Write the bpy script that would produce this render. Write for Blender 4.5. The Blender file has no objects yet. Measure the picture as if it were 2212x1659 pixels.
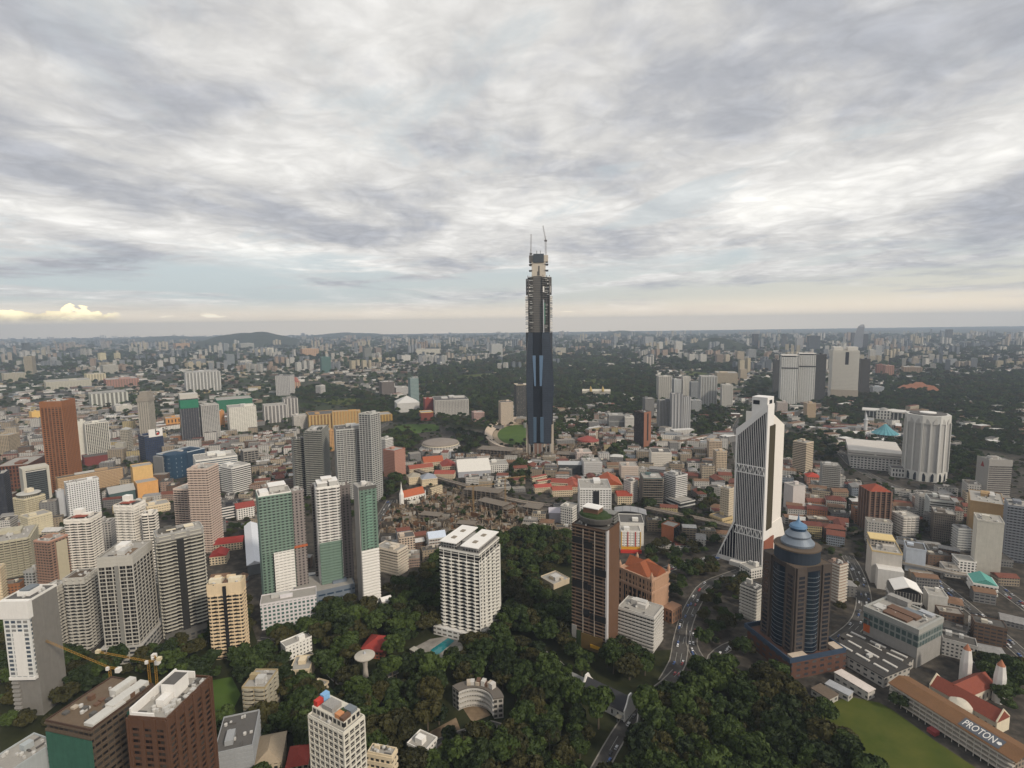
import bpy, math, random
import numpy as np
from mathutils import Matrix, Vector
random.seed(7)
rng = np.random.default_rng(7)
sc = bpy.context.scene
link = sc.collection.objects.link
R_ = math.radians

# ---------------------------------------------------------------- camera
F, CX, CY, H = 1166.0, 1106.0, 829.5, 300.0          # focal length and centre in units of a 2212 x 1659 picture
PITCH, ROLL = R_(6.22), R_(0.74)
RM = Matrix.Rotation(R_(90) - PITCH, 3, 'X') @ Matrix.Rotation(-ROLL, 3, 'Z')
RN = np.array(RM)
cd = bpy.data.cameras.new('camera')
cam = bpy.data.objects.new('camera', cd)
link(cam)
cam.matrix_world = Matrix.Translation((0, 0, H)) @ RM.to_4x4()
cd.sensor_width = 36.0
cd.lens = 36.0 * F / 2212.0
cd.clip_start = 1.0
cd.clip_end = 120000.0
sc.camera = cam

def proj(p):
    d = RN.T @ (np.array(p, float) - np.array((0, 0, H)))
    return CX + F * d[0] / -d[2], CY - F * d[1] / -d[2]

def ground(px, py, z=0.0):
    d = RN @ np.array(((px - CX) / F, -(py - CY) / F, -1.0))
    t = (z - H) / d[2]
    return np.array((d[0] * t, d[1] * t, z))

def height_at(x, y, py):
    """height at which a vertical line over (x, y) crosses picture row py"""
    lo, hi = -50.0, 900.0
    for _ in range(50):
        m = (lo + hi) / 2
        if proj((x, y, m))[1] > py: lo = m
        else: hi = m
    return (lo + hi) / 2

# ---------------------------------------------------------------- light, sky, exposure
SUN_AZ, SUN_EL = R_(136), R_(35)                      # azimuth clockwise from the view direction
sv = Vector((math.sin(SUN_AZ) * math.cos(SUN_EL), math.cos(SUN_AZ) * math.cos(SUN_EL), math.sin(SUN_EL)))
sl = bpy.data.lights.new('sun', 'SUN')
sl.energy, sl.angle, sl.color = 3.0, R_(7), (1.0, 0.89, 0.74)
so = bpy.data.objects.new('sun', sl)
so.rotation_euler = sv.to_track_quat('Z', 'Y').to_euler()
link(so)
sc.view_settings.view_transform = 'Standard'
sc.view_settings.look = 'None'
sc.view_settings.exposure = 0.0
sc.view_settings.gamma = 1.0
sc.render.engine = 'CYCLES'
cy = sc.cycles
cy.use_denoising = True
cy.use_adaptive_sampling = True
cy.adaptive_threshold = 0.02
cy.max_bounces = 4
cy.diffuse_bounces = 2
cy.glossy_bounces = 2
cy.transmission_bounces = 2
cy.volume_bounces = 1
cy.transparent_max_bounces = 6

class NT:
    """small helper for node trees"""
    def __init__(s, nt):
        s.nt = nt
    def n(s, typ, ins=None, **props):
        nd = s.nt.nodes.new(typ)
        for k, v in props.items(): setattr(nd, k, v)
        for k, v in (ins or {}).items(): s.put(nd.inputs[k], v)
        return nd
    def put(s, sock, v):
        if isinstance(v, bpy.types.NodeSocket): s.nt.links.new(v, sock)
        elif isinstance(v, bpy.types.Node): s.nt.links.new(v.outputs[0], sock)
        else:
            if isinstance(v, tuple) and len(v) == 3 and sock.type == 'RGBA': v = v + (1.0,)
            sock.default_value = v
    def m(s, op, a, b=None, c=None, clamp=False):
        nd = s.nt.nodes.new('ShaderNodeMath'); nd.operation = op; nd.use_clamp = clamp
        for i, v in enumerate((a, b, c)):
            if v is not None: s.put(nd.inputs[i], v)
        return nd.outputs[0]
    def step(s, x, a, b):
        nd = s.n('ShaderNodeMapRange', {0: x, 1: a, 2: b}, interpolation_type='SMOOTHSTEP')
        return nd.outputs[0]
    def mix(s, f, a, b, op='MIX'):
        nd = s.nt.nodes.new('ShaderNodeMix'); nd.data_type = 'RGBA'; nd.blend_type = op; nd.clamp_factor = True
        s.put(nd.inputs[0], f); s.put(nd.inputs[6], a); s.put(nd.inputs[7], b)
        return nd.outputs[2]
    def ramp(s, x, stops):
        nd = s.n('ShaderNodeValToRGB', {0: x})
        e = nd.color_ramp.elements
        while len(e) < len(stops): e.new(0.5)
        for el, (p, c) in zip(e, stops): el.position = p; el.color = tuple(c) + (1.0,)
        return nd.outputs[0]
    def noise(s, vec, scale, detail=4.0, rough=0.5, dist=0.0, dim='3D'):
        return s.n('ShaderNodeTexNoise', {'Vector': vec, 'Scale': scale, 'Detail': detail, 'Roughness': rough, 'Distortion': dist}, noise_dimensions=dim).outputs[0]
    def vec(s, x=0.0, y=0.0, z=0.0):
        return s.n('ShaderNodeCombineXYZ', {0: x, 1: y, 2: z}).outputs[0]

w = bpy.data.worlds.new('World')
sc.world = w
w.use_nodes = True
w.node_tree.nodes.clear()
g = NT(w.node_tree)
STR = 0.1
K = 1.0 / STR
def sky_nodes():
    co = g.n('ShaderNodeTexCoord').outputs['Generated']
    sp = g.n('ShaderNodeSeparateXYZ', {0: co})
    X, Y, Z = sp.outputs
    el = g.m('MULTIPLY', g.m('ARCSINE', g.m('MINIMUM', g.m('MAXIMUM', Z, -1.0), 1.0)), 57.2958)      # elevation, degrees
    az = g.m('MULTIPLY', g.m('ARCTAN2', X, Y), 57.2958)                                               # azimuth from the view direction, degrees
    sky = g.n('ShaderNodeTexSky', sky_type='NISHITA', sun_disc=False, sun_elevation=SUN_EL, sun_rotation=SUN_AZ, air_density=1.0, dust_density=2.0, ozone_density=1.0).outputs[0]
    zz = g.m('ADD', g.m('MAXIMUM', Z, 0.0), 0.10)
    u, v = g.m('DIVIDE', X, zz), g.m('DIVIDE', Y, zz)
    # cloud deck: broad masses, rolls along two headings and small puffs
    a1, a2 = R_(-40), R_(35)
    def rot(a, su, sv_, ox=0.0):
        return g.vec(g.m('ADD', g.m('MULTIPLY', g.m('SUBTRACT', g.m('MULTIPLY', u, math.cos(a)), g.m('MULTIPLY', v, math.sin(a))), su), ox),
                     g.m('MULTIPLY', g.m('ADD', g.m('MULTIPLY', u, math.sin(a)), g.m('MULTIPLY', v, math.cos(a))), sv_))
    nb = g.noise(rot(0.2, 0.55, 0.42, 4.3), 1.0, 3, 0.5, 0.2)
    n1 = g.noise(rot(R_(-75), 0.62, 0.95, 1.7), 1.0, 8, 0.54, 0.6)
    n2 = g.noise(rot(a2, 1.5, 1.35), 1.0, 8, 0.56, 0.5)
    n3 = g.noise(rot(0.0, 4.6, 3.4), 1.0, 7, 0.66, 0.25)
    d = g.m('ADD', g.m('ADD', g.m('MULTIPLY', n1, 0.36), g.m('MULTIPLY', n2, 0.20)), g.m('ADD', g.m('MULTIPLY', n3, 0.08), g.m('MULTIPLY', nb, 0.38)))
    cloud = g.ramp(d, [(0.405, (1.0, 0.98, 0.93)), (0.462, (0.84, 0.825, 0.795)), (0.515, (0.67, 0.66, 0.645)), (0.565, (0.475, 0.485, 0.515)), (0.63, (0.36, 0.38, 0.425))])
    n4 = g.noise(rot(0.0, 3.6, 4.2, 3.1), 1.0, 7, 0.55, 0.5)
    puff = g.m('ADD', 1.0, g.m('MULTIPLY', g.m('ABSOLUTE', g.m('SUBTRACT', n4, 0.5)), 1.15))
    kp = g.m('MULTIPLY', puff, K)
    cloud = g.mix(1.0, cloud, g.vec(kp, kp, kp), 'MULTIPLY')
    # thin places let pale blue through
    gap = g.noise(rot(a1, 1.3, 0.8, 9.1), 1.0, 7, 0.62, 0.4)
    cover = g.m('SUBTRACT', 1.0, g.m('MULTIPLY', g.step(gap, 0.56, 0.68), 0.5))
    streak = g.noise(g.vec(g.m('MULTIPLY', az, 0.05), g.m('MULTIPLY', el, 0.55), 3.0), 1.0, 7, 0.6, 0.3)
    low = g.m('ADD', g.step(g.m('ADD', el, g.m('MULTIPLY', g.m('SUBTRACT', n1, 0.5), 9.0)), 4.0, 7.5), g.m('MULTIPLY', g.step(streak, 0.45, 0.6), 0.8), clamp=True)
    cover = g.m('MULTIPLY', cover, low)
    pale = g.mix(1.0, (0.66, 0.725, 0.735), (K, K, K), 'MULTIPLY')
    warm = g.mix(1.0, (0.84, 0.79, 0.66), (K, K, K), 'MULTIPLY')
    clear = g.mix(0.2, pale, sky)
    clear = g.mix(g.m('MULTIPLY', g.step(az, -30.0, 40.0), g.m('SUBTRACT', 1.0, g.step(el, 1.5, 7.0))), clear, warm)
    col = g.mix(cover, clear, cloud)
    # dusty band just above the horizon
    dust = g.mix(1.0, (1.5, 1.22, 0.88), (K, K, K), 'MULTIPLY')
    col = g.mix(g.m('MULTIPLY', g.m('SUBTRACT', 1.0, g.step(el, 0.3, 3.0)), .85), col, dust)
    # sunlit cumulus low on one side, and a string of tiny ones along the haze top
    cn = g.noise(g.vec(g.m('MULTIPLY', az, 0.5), g.m('MULTIPLY', el, 0.8), 1.3), 1.15, 7, 0.6)
    hump = g.m('SUBTRACT', 1.0, g.m('MULTIPLY', g.m('ABSOLUTE', g.m('ADD', az, 40.6)), 0.23))
    top = g.m('ADD', g.m('MULTIPLY', g.m('MAXIMUM', hump, -0.2), 0.75), g.m('MULTIPLY', g.m('SUBTRACT', cn, 0.5), 4.4))
    cum = g.m('MULTIPLY', g.step(g.m('SUBTRACT', g.m('ADD', top, 1.25), el), 0.0, 0.12), g.step(el, 0.45, 1.15))
    cum = g.m('MULTIPLY', cum, g.m('SUBTRACT', 1.0, g.step(az, -36.8, -35.2)))
    shade = g.m('ADD', g.m('MULTIPLY', cn, 0.9), g.m('MULTIPLY', g.m('SUBTRACT', el, 1.2), 0.3))
    cumc = g.ramp(shade, [(0.3, (0.9, 0.74, 0.48)), (0.6, (2.0, 1.7, 1.05))])
    cumc = g.mix(1.0, cumc, (K, K, K), 'MULTIPLY')
    col = g.mix(cum, col, cumc)
    tn = g.noise(g.vec(g.m('MULTIPLY', az, 0.34), g.m('MULTIPLY', el, 2.1), 7.7), 1.0, 4, 0.6)
    tiny = g.m('MULTIPLY', g.step(tn, 0.6, 0.66), g.m('MULTIPLY', g.step(el, 0.95, 1.1), g.m('SUBTRACT', 1.0, g.step(el, 1.2, 1.6))))
    tiny = g.m('MULTIPLY', tiny, g.m('SUBTRACT', 1.0, g.step(az, 2.0, 14.0)))
    col = g.mix(g.m('MULTIPLY', tiny, 0.85), col, g.mix(1.0, (1.7, 1.5, 1.15), (K, K, K), 'MULTIPLY'))
    bg = g.n('ShaderNodeBackground', {0: col, 1: STR})
    g.n('ShaderNodeOutputWorld', {0: bg.outputs[0]})
sky_nodes()

# ---------------------------------------------------------------- materials
def new_mat(name):
    m = bpy.data.materials.new(name)
    m.use_nodes = True
    m.node_tree.nodes.clear()
    return m, NT(m.node_tree)

def finish(m, t, col, rough=0.7, spec=0.3, metal=0.0):
    b = t.n('ShaderNodeBsdfPrincipled', {'Base Color': col, 'Roughness': rough, 'Metallic': metal, 'Specular IOR Level': spec})
    t.n('ShaderNodeOutputMaterial', {0: b.outputs[0]})
    return m

_plain = {}
def plain(name, col, rough=0.75, var=0.22, scale=0.25, spec=0.25, metal=0.0, objcol=False):
    """one colour with weathering blotches and streaks"""
    key = (name, tuple(col), rough, var, objcol)
    if key in _plain: return _plain[key]
    m, t = new_mat(name)
    co = t.n('ShaderNodeTexCoord').outputs['Object']
    base = t.n('ShaderNodeObjectInfo').outputs['Color'] if objcol else t.n('ShaderNodeRGB').outputs[0]
    if not objcol: base.default_value = tuple(col) + (1,)
    n = t.noise(co, scale, 5, 0.6)
    st = t.noise(t.n('ShaderNodeMapping', {0: co, 3: (0.9, 0.9, 0.06)}).outputs[0], 1.0, 3, 0.6)
    f = t.m('ADD', 1.0 - var, t.m('MULTIPLY', t.m('ADD', n, st), var))
    c = t.mix(1.0, base, t.n('ShaderNodeCombineColor', {0: f, 1: f, 2: f}).outputs[0], 'MULTIPLY')
    _plain[key] = finish(m, t, c, rough, spec, metal)
    return m

_fac = {}
def facade(wall, glass=(0.03, 0.034, 0.042), fh=3.3, bay=3.4, ww=0.6, wh=0.55, objcol=False, attr=False, var=0.25, band=None, bright=0.12):
    """wall with rows of windows: fh storey height, bay width, ww/wh the window's share of a bay"""
    key = (tuple(wall), tuple(glass), fh, bay, ww, wh, objcol, attr, bright, band)
    if key in _fac: return _fac[key]
    m, t = new_mat('facade')
    tc = t.n('ShaderNodeTexCoord')
    px, py, pz = t.n('ShaderNodeSeparateXYZ', {0: tc.outputs['Object']}).outputs
    nx, ny, nz = t.n('ShaderNodeSeparateXYZ', {0: tc.outputs['Normal']}).outputs
    u = t.m('DIVIDE', t.m('SUBTRACT', t.m('MULTIPLY', py, nx), t.m('MULTIPLY', px, ny)), bay)
    v = t.m('DIVIDE', pz, fh)
    side = t.m('LESS_THAN', t.m('ABSOLUTE', nz), 0.5)
    fu, fv = t.m('FRACT', u), t.m('FRACT', v)
    win = t.m('MULTIPLY', t.m('LESS_THAN', t.m('ABSOLUTE', t.m('SUBTRACT', fu, 0.5)), ww / 2), t.m('LESS_THAN', t.m('ABSOLUTE', t.m('SUBTRACT', fv, 0.55)), wh / 2))
    win = t.m('MULTIPLY', win, side)
    rnd = t.n('ShaderNodeTexWhiteNoise', {'Vector': t.vec(t.m('FLOOR', u), t.m('FLOOR', v))}, noise_dimensions='2D').outputs[0]
    gl = t.mix(t.m('MULTIPLY', t.m('POWER', rnd, 3.0), bright), tuple(glass), (0.45, 0.42, 0.36))
    if objcol: base = t.n('ShaderNodeObjectInfo').outputs['Color']
    elif attr: base = t.n('ShaderNodeAttribute', attribute_name='col').outputs['Color']
    else:
        base = t.n('ShaderNodeRGB').outputs[0]; base.default_value = tuple(wall) + (1,)
    n = t.noise(tc.outputs['Object'], 0.12, 4, 0.6)
    st = t.noise(t.n('ShaderNodeMapping', {0: tc.outputs['Object'], 3: (0.8, 0.8, 0.05)}).outputs[0], 1.0, 3, 0.6)
    f = t.m('ADD', 1.0 - var, t.m('MULTIPLY', t.m('ADD', n, st), var))
    wc = t.mix(1.0, base, t.n('ShaderNodeCombineColor', {0: f, 1: f, 2: f}).outputs[0], 'MULTIPLY')
    c = t.mix(win, wc, gl)
    rough = t.m('SUBTRACT', 0.8, t.m('MULTIPLY', win, 0.5))
    _fac[key] = finish(m, t, c, rough, 0.22)
    return m

COL = dict(W=(.72, .70, .66), CR=(.62, .52, .37), TN=(.44, .33, .22), GY=(.33, .33, .32), LG=(.50, .50, .48), DG=(.11, .11, .11), BR=(.095, .05, .032),
           OR=(.52, .21, .08), TC=(.27, .10, .05), PK=(.48, .27, .20), YL=(.66, .43, .14), BL=(.025, .065, .15), DK=(.03, .03, .036), GN=(.06, .20, .13),
           RD=(.36, .05, .03), BG=(.50, .42, .31), LB=(.42, .48, .54), OL=(.22, .21, .15), SB=(.17, .22, .30), RF=(.33, .09, .05), BK=(.30, .13, .08),
           DB=(.07, .042, .03), CN=(.36, .33, .29))
GLASS = {'d': (.018, .02, .025), 'b': (.02, .045, .085), 'g': (.04, .10, .09), 'k': (.008, .008, .010), 'y': (.10, .09, .07)}
deck_mat = plain('roof_concrete', (.30, .285, .26), .85, .35, .15)
deck_dark = plain('roof_dark', (.10, .095, .09), .85, .35, .15)
unit_mat = plain('roof_plant', (.45, .44, .42), .7, .3)
white_mat = plain('white_render', COL['W'], .6, .2)

# ---------------------------------------------------------------- meshes
class MB:
    def __init__(s): s.v = []; s.f = []; s.mi = []
    def face(s, idx, mi=0): s.f.append(idx); s.mi.append(mi)
    def prism(s, poly, z0, z1, mi=0, top=None, scale=1.0):
        n, b = len(poly), len(s.v)
        s.v += [(x, y, z0) for x, y in poly] + [(x * scale, y * scale, z1) for x, y in poly]
        for i in range(n): s.face((b + i, b + (i + 1) % n, b + n + (i + 1) % n, b + n + i), mi)
        s.face(tuple(range(b + n, b + 2 * n)), mi if top is None else top)
        s.face(tuple(range(b + n - 1, b - 1, -1)), mi)
        return s
    def box(s, x0, y0, z0, x1, y1, z1, mi=0, top=None):
        return s.prism([(x0, y0), (x1, y0), (x1, y1), (x0, y1)], z0, z1, mi, top)
    def ring(s, x, y, t, z0, z1, mi=0):
        o = [(-x, -y), (x, -y), (x, y), (-x, y)]; i = [(-x + t, -y + t), (x - t, -y + t), (x - t, y - t), (-x + t, y - t)]
        b = len(s.v)
        for p, z in ((o, z0), (o, z1), (i, z1), (i, z0)): s.v += [(a, c, z) for a, c in p]
        for k in range(4):
            n = (k + 1) % 4
            for l in range(4):
                q, r = 4 * l, 4 * ((l + 1) % 4)
                s.face((b + q + k, b + q + n, b + r + n, b + r + k), mi)
        return s
    def loft(s, secs, mi=0, cap=True):
        """secs: list of rings of 3-d points, all of one length"""
        n = len(secs[0]); b = len(s.v)
        for r in secs: s.v += [tuple(p) for p in r]
        for k in range(len(secs) - 1):
            for i in range(n):
                j = (i + 1) % n
                s.face((b + k * n + i, b + k * n + j, b + (k + 1) * n + j, b + (k + 1) * n + i), mi)
        if cap:
            s.face(tuple(b + i for i in range(n - 1, -1, -1)), mi)
            s.face(tuple(b + (len(secs) - 1) * n + i for i in range(n)), mi)
        return s
    def lathe(s, prof, n=24, mi=0, cx=0, cy=0, sx=1.0, sy=1.0):
        return s.loft([[(cx + sx * r * math.cos(6.28318 * i / n), cy + sy * r * math.sin(6.28318 * i / n), z) for i in range(n)] for r, z in prof], mi)
    def bar(s, p, q, r, mi=0, n=4):
        p, q = Vector(p), Vector(q)
        d = (q - p).normalized()
        a = d.orthogonal().normalized(); c = d.cross(a)
        return s.loft([[o + r * (a * math.cos(6.28318 * (i + .5) / n) + c * math.sin(6.28318 * (i + .5) / n)) for i in range(n)] for o in (p, q)], mi)
    def gable(s, x, y, z0, z1, ov=0.0, mi=0, hip=0.0):
        """roof over a half-size x by y plan, ridge along x"""
        x += ov; y += ov
        b = len(s.v)
        s.v += [(-x, -y, z0), (x, -y, z0), (x, y, z0), (-x, y, z0), (-x + hip, 0, z1), (x - hip, 0, z1)]
        for q in ((0, 1, 5, 4), (2, 3, 4, 5), (1, 2, 5), (3, 0, 4), (3, 2, 1, 0)): s.face(tuple(b + i for i in q), mi)
        return s
    def mesh(s, name, mats):
        me = bpy.data.meshes.new(name)
        me.from_pydata([tuple(map(float, p)) for p in s.v], [], s.f)
        for m in (mats if isinstance(mats, (list, tuple)) else [mats]): me.materials.append(m)
        if any(s.mi): me.polygons.foreach_set('material_index', s.mi)
        me.update()
        return me

def put(name, me, parent=None, loc=(0, 0, 0), rz=0.0, color=None, scale=None):
    o = bpy.data.objects.new(name, me)
    link(o)
    o.parent = parent
    o.location = loc
    if rz: o.rotation_euler = (0, 0, rz)
    if scale: o.scale = scale
    if color: o.color = tuple(color) + (1,)
    return o

def tag(o, label, cat, group=None, kind=None):
    if label: o['label'] = label
    if cat: o['category'] = cat
    if group: o['group'] = group
    if kind: o['kind'] = kind
    return o

def root(name, label, cat, loc=(0, 0, 0), rz=0.0, group=None):
    return tag(put(name, None, None, tuple(map(float, loc)), rz), label, cat, group)

def np_mesh(name, verts, quads, mat, cols=None):
    me = bpy.data.meshes.new(name)
    nv, nq = len(verts), len(quads)
    me.vertices.add(nv); me.vertices.foreach_set('co', np.asarray(verts, np.float32).ravel())
    me.loops.add(nq * 4); me.loops.foreach_set('vertex_index', np.asarray(quads, np.int32).ravel())
    me.polygons.add(nq); me.polygons.foreach_set('loop_start', np.arange(0, nq * 4, 4, dtype=np.int32))
    me.polygons.foreach_set('use_smooth', np.zeros(nq, bool))
    me.update(calc_edges=True)
    if cols is not None:
        a = me.attributes.new('col', 'FLOAT_COLOR', 'FACE')
        a.data.foreach_set('color', np.c_[cols, np.ones(len(cols))].astype(np.float32).ravel())
    me.materials.append(mat)
    return me

# ---------------------------------------------------------------- footprints already taken, anchors for labels
TAKEN = []       # (cx, cy, half diagonal)
ANCH = []        # (short name, px, py) of buildings that labels may refer to
def clear_of(x, y, r):
    return all((x - a) ** 2 + (y - b) ** 2 > (r + c) ** 2 for a, b, c in TAKEN)

# ---------------------------------------------------------------- parametric building
def outline(kind, w, d, p, bay):
    """closed plan outline around a w by d block, standing proud by p in bays"""
    e = 0.2
    cs = [(-w / 2 - e, -d / 2 - e), (w / 2 + e, -d / 2 - e), (w / 2 + e, d / 2 + e), (-w / 2 - e, d / 2 + e)]
    out = []
    for i in range(4):
        a, b = Vector(cs[i]), Vector(cs[(i + 1) % 4])
        L = (b - a).length; t = (b - a) / L; nrm = Vector((t.y, -t.x))
        nb = max(1, round(L / bay)); s = L / nb
        out.append(tuple(a))
        for k in range(nb):
            if kind == 't': pts = [(.12, 0), (.12, p), (.88, p), (.88, 0)]
            elif kind == 's': pts = [(.08, 0), (.5, p), (.92, 0)]
            elif kind == 'w': pts = [(.05, 0), (.2, p * .7), (.5, p), (.8, p * .7), (.95, 0)]
            else: continue
            for f, q in pts: out.append(tuple(a + t * (s * (k + f)) + nrm * q))
    if kind == 'b': out = [(x + math.copysign(p, x), y + math.copysign(p, y)) for x, y in cs]
    return out

def T(name, label, xs, ys, col='W', style='p', r=1.0, th=None, dep=None, fh=3.3, bay=3.6, ww=.6, wh=.55, glass='d', bc=None, p=.9, bh=.42, roof='f', rc=None, crown=0.0,
      plant=2, short=None, cat=None, group=None, zoff=0.0, fc=None, fw=.5, fp=.6, top=0.0, bright=.12, z0=0.0, skip=0, fins=None):
    """a building from the picture columns of its left edge, shared corner and right edge, and the rows of that corner's top and foot"""
    xl, xc, xr = xs; yt, yb = ys
    xb = xc
    for _ in range(12):
        G = ground(xb, yb); h = height_at(G[0], G[1], yt)
        xb += xc - proj((G[0], G[1], h))[0]
    al = math.atan2(G[0], G[1])
    a, b = max(xc - xl, 0), max(xr - xc, 0)
    if th is None: th = math.degrees(math.atan2(a, b * r)) if a > 0 and b > 0 else (0.0 if a <= 0 else 90.0)
    t = R_(th) - al
    u = np.array((math.cos(t), math.sin(t), 0)); v = np.array((-math.sin(t), math.cos(t), 0))
    def ext(dirn, tx):
        c0 = RN.T @ (G + (0, 0, h - H)); c1 = RN.T @ dirn
        k = (tx - CX) / F
        den = c1[0] + k * c1[2]
        return -(c0[0] + k * c0[2]) / den if abs(den) > 1e-6 else 20.0
    w_ = ext(u, xr) if b > 0 else (dep or 18.0)
    d_ = ext(v, xl) if a > 0 else (dep or 18.0)
    if not (2 < w_ < 260): w_ = 20.0
    if not (2 < d_ < 260): d_ = 20.0
    if dep and a <= 1: d_ = dep
    if dep and b <= 1: w_ = dep
    c = G + u * w_ / 2 + v * d_ / 2
    ob = root(name, label, cat or name.replace('_', ' '), (c[0], c[1], zoff), t, group)
    TAKEN.append((c[0], c[1], math.hypot(w_, d_) / 2 * .9))
    if short: ANCH.append((short, (xl + xr) / 2, (yt + yb) / 2 if yb - yt < 60 else yb - 20, yb))
    wc = COL[col] if isinstance(col, str) else col
    gl = GLASS[glass]
    if style in 'tsw': ww, wh = max(ww, .88), max(wh, .8)
    if style == 'x': wm = plain('blank_wall', wc, .8, .3)
    else: wm = facade(wc, gl, fh, bay, ww, wh, bright=bright)
    small = (yb - yt) < 60
    MBw = MB().box(-w_ / 2, -d_ / 2, z0, w_ / 2, d_ / 2, h)
    put('wall', MBw.mesh('wall', wm), ob)
    bm = plain('balcony_band', COL[bc] if isinstance(bc, str) else (bc or wc), .7, .2)
    n = max(2, int(round((h - top) / fh)))
    fhh = (h - top) / n
    if style in 'bgtsw' and style != 'p':
        poly = outline('b' if style == 'g' else style, w_, d_, p if style != 'g' else .3, bay)
        me = MB().prism(poly, 0, fhh * bh).mesh('balcony', bm)
        for k in range(skip, n): put('balcony', me, ob, (0, 0, fhh * (k + 1) - fhh * bh))
    if style in 'gv':
        fm = plain('fin', COL[fc] if isinstance(fc, str) else (fc or wc), .65, .18)
        zt = h + .6
        for axis, L, off in ((0, w_, d_ / 2), (1, d_, w_ / 2)):
            nf = fins or max(2, int(round(L / bay)))
            if axis == 1 and fins: nf = max(2, int(round(d_ / bay)))
            me = MB().box(-fw / 2 if axis == 0 else -fp / 2, -fp / 2 if axis == 0 else -fw / 2, z0, fw / 2 if axis == 0 else fp / 2, fp / 2 if axis == 0 else fw / 2, zt).mesh('pilaster', fm)
            for k in range(nf + 1):
                q = -L / 2 + L * k / nf
                for sgn in (-1, 1):
                    if sgn == 1 and L > 0 and nf > 14 and k % 2: continue
                    put('pilaster', me, ob, (q, sgn * (off + fp / 2 + .02), 0) if axis == 0 else (sgn * (off + fp / 2 + .02), q, 0))
    rcol = COL[rc] if isinstance(rc, str) else rc
    if roof == 'f':
        pm = plain('parapet', rcol or wc, .7, .2)
        put('parapet', MB().ring(w_ / 2 + .25, d_ / 2 + .25, .45, h - .5, h + 1.3).mesh('parapet', pm), ob)
        put('roof', MB().box(-w_ / 2 + .21, -d_ / 2 + .21, h + .02, w_ / 2 - .21, d_ / 2 - .21, h + .35).mesh('roof', deck_mat if random.random() < .7 else deck_dark), ob)
        for k in range(plant):
            pw, pd, ph = random.uniform(.16, .4) * w_, random.uniform(.16, .4) * d_, random.uniform(2.2, 5.0)
            cxx = random.uniform(-.28, .28) * w_; cyy = random.uniform(-.28, .28) * d_
            pr = put('plant_room', MB().box(-pw / 2, -pd / 2, 0, pw / 2, pd / 2, ph).mesh('plant_room', plain('plant_wall', wc, .75, .25) if k % 2 == 0 else unit_mat), ob, (cxx, cyy, h + .36 + k * .01))
        if not small:
            tm = MB().lathe([(1.1, 0), (1.15, 1.5), (.3, 2.0)], 10).mesh('water_tank', unit_mat)
            for k in range(3): put('water_tank', tm, ob, (random.uniform(-.4, .4) * w_, random.uniform(-.4, .4) * d_, h + .36))
            um = [MB().box(-a_, -b_, 0, a_, b_, c_).mesh('roof_unit', m_) for a_, b_, c_, m_ in ((.9, .7, 1.2, unit_mat), (2.2, .5, .8, deck_dark), (.6, .6, 1.8, unit_mat))]
            for k in range(9): put('roof_unit', um[k % 3], ob, (random.uniform(-.42, .42) * w_, random.uniform(-.42, .42) * d_, h + .37), R_(90) * (k % 2))
    elif roof in 'hg':
        rm = plain('tiled_roof', rcol or COL['RF'], .8, .35, .5)
        mb = MB()
        L, S = (w_, d_) if w_ >= d_ else (d_, w_)
        mb.gable(L / 2, S / 2, h + .01, h + S * .28, .7, 0, S / 2 if roof == 'h' else 0)
        put('roof', mb.mesh('roof', rm), ob, (0, 0, 0), 0 if w_ >= d_ else R_(90))
    if crown: put('crown_wall', MB().ring(w_ / 2 + p * .4, d_ / 2 + p * .4, p * .4 + .2, h - crown, h + 1.6).mesh('crown_wall', plain('crown_wall', wc, .7, .2)), ob)
    ob_info = dict(ob=ob, w=w_, d=d_, h=h, c=c, t=t, u=u, v=v, G=G)
    return ob_info

def lp(i, px, py, z):
    """local plan coordinates in building i of the point seen at (px, py) at height z"""
    q = ground(px, py, z) - i['c']
    return float(q @ i['u']), float(q @ i['v'])

def add_box(i, name, b, mat, z_is_top=False):
    """box part in building i given by local plan limits and heights"""
    return put(name, MB().box(*b).mesh(name, mat), i['ob'])
# ---------------------------------------------------------------- ground
def sheet(name, pts, z, mat, kind='structure', label=None, cat=None):
    """a flat area given by its picture outline"""
    v = [ground(x, y, z) for x, y in pts]
    me = bpy.data.meshes.new(name)
    me.from_pydata([tuple(map(float, p)) for p in v], [], [tuple(range(len(v)))])
    if me.polygons[0].normal.z < 0: me.flip_normals()
    me.materials.append(mat)
    return tag(put(name, me), label, cat, None, kind)

def ground_mat():
    m, t = new_mat('city_ground')
    co = t.n('ShaderNodeTexCoord').outputs['Object']
    big = t.noise(co, 0.0016, 6, 0.6, 0.4)
    mid = t.noise(co, 0.012, 5, 0.65)
    fine = t.noise(co, 0.11, 4, 0.6)
    urban = t.ramp(fine, [(.3, (.028, .026, .023)), (.5, (.055, .049, .042)), (.7, (.10, .086, .07))])
    green = t.ramp(mid, [(.3, (.018, .028, .012)), (.7, (.045, .058, .024))])
    gf = t.m('ADD', t.m('MULTIPLY', big, .75), t.m('MULTIPLY', mid, .4))
    return finish(m, t, t.mix(t.m('MULTIPLY', t.step(gf, .50, .60), t.step(t.n('ShaderNodeVectorMath', {0: co}, operation='LENGTH').outputs['Value'], 1300.0, 2400.0)), urban, green), .95, .1)
S = 22000.0
gm = bpy.data.meshes.new('ground')
gm.from_pydata([(-S, -S, 0), (S, -S, 0), (S, S, 0), (-S, S, 0)], [], [(0, 1, 2, 3)])
gm.materials.append(ground_mat())
tag(put('ground', gm), None, None, None, 'structure')

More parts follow.
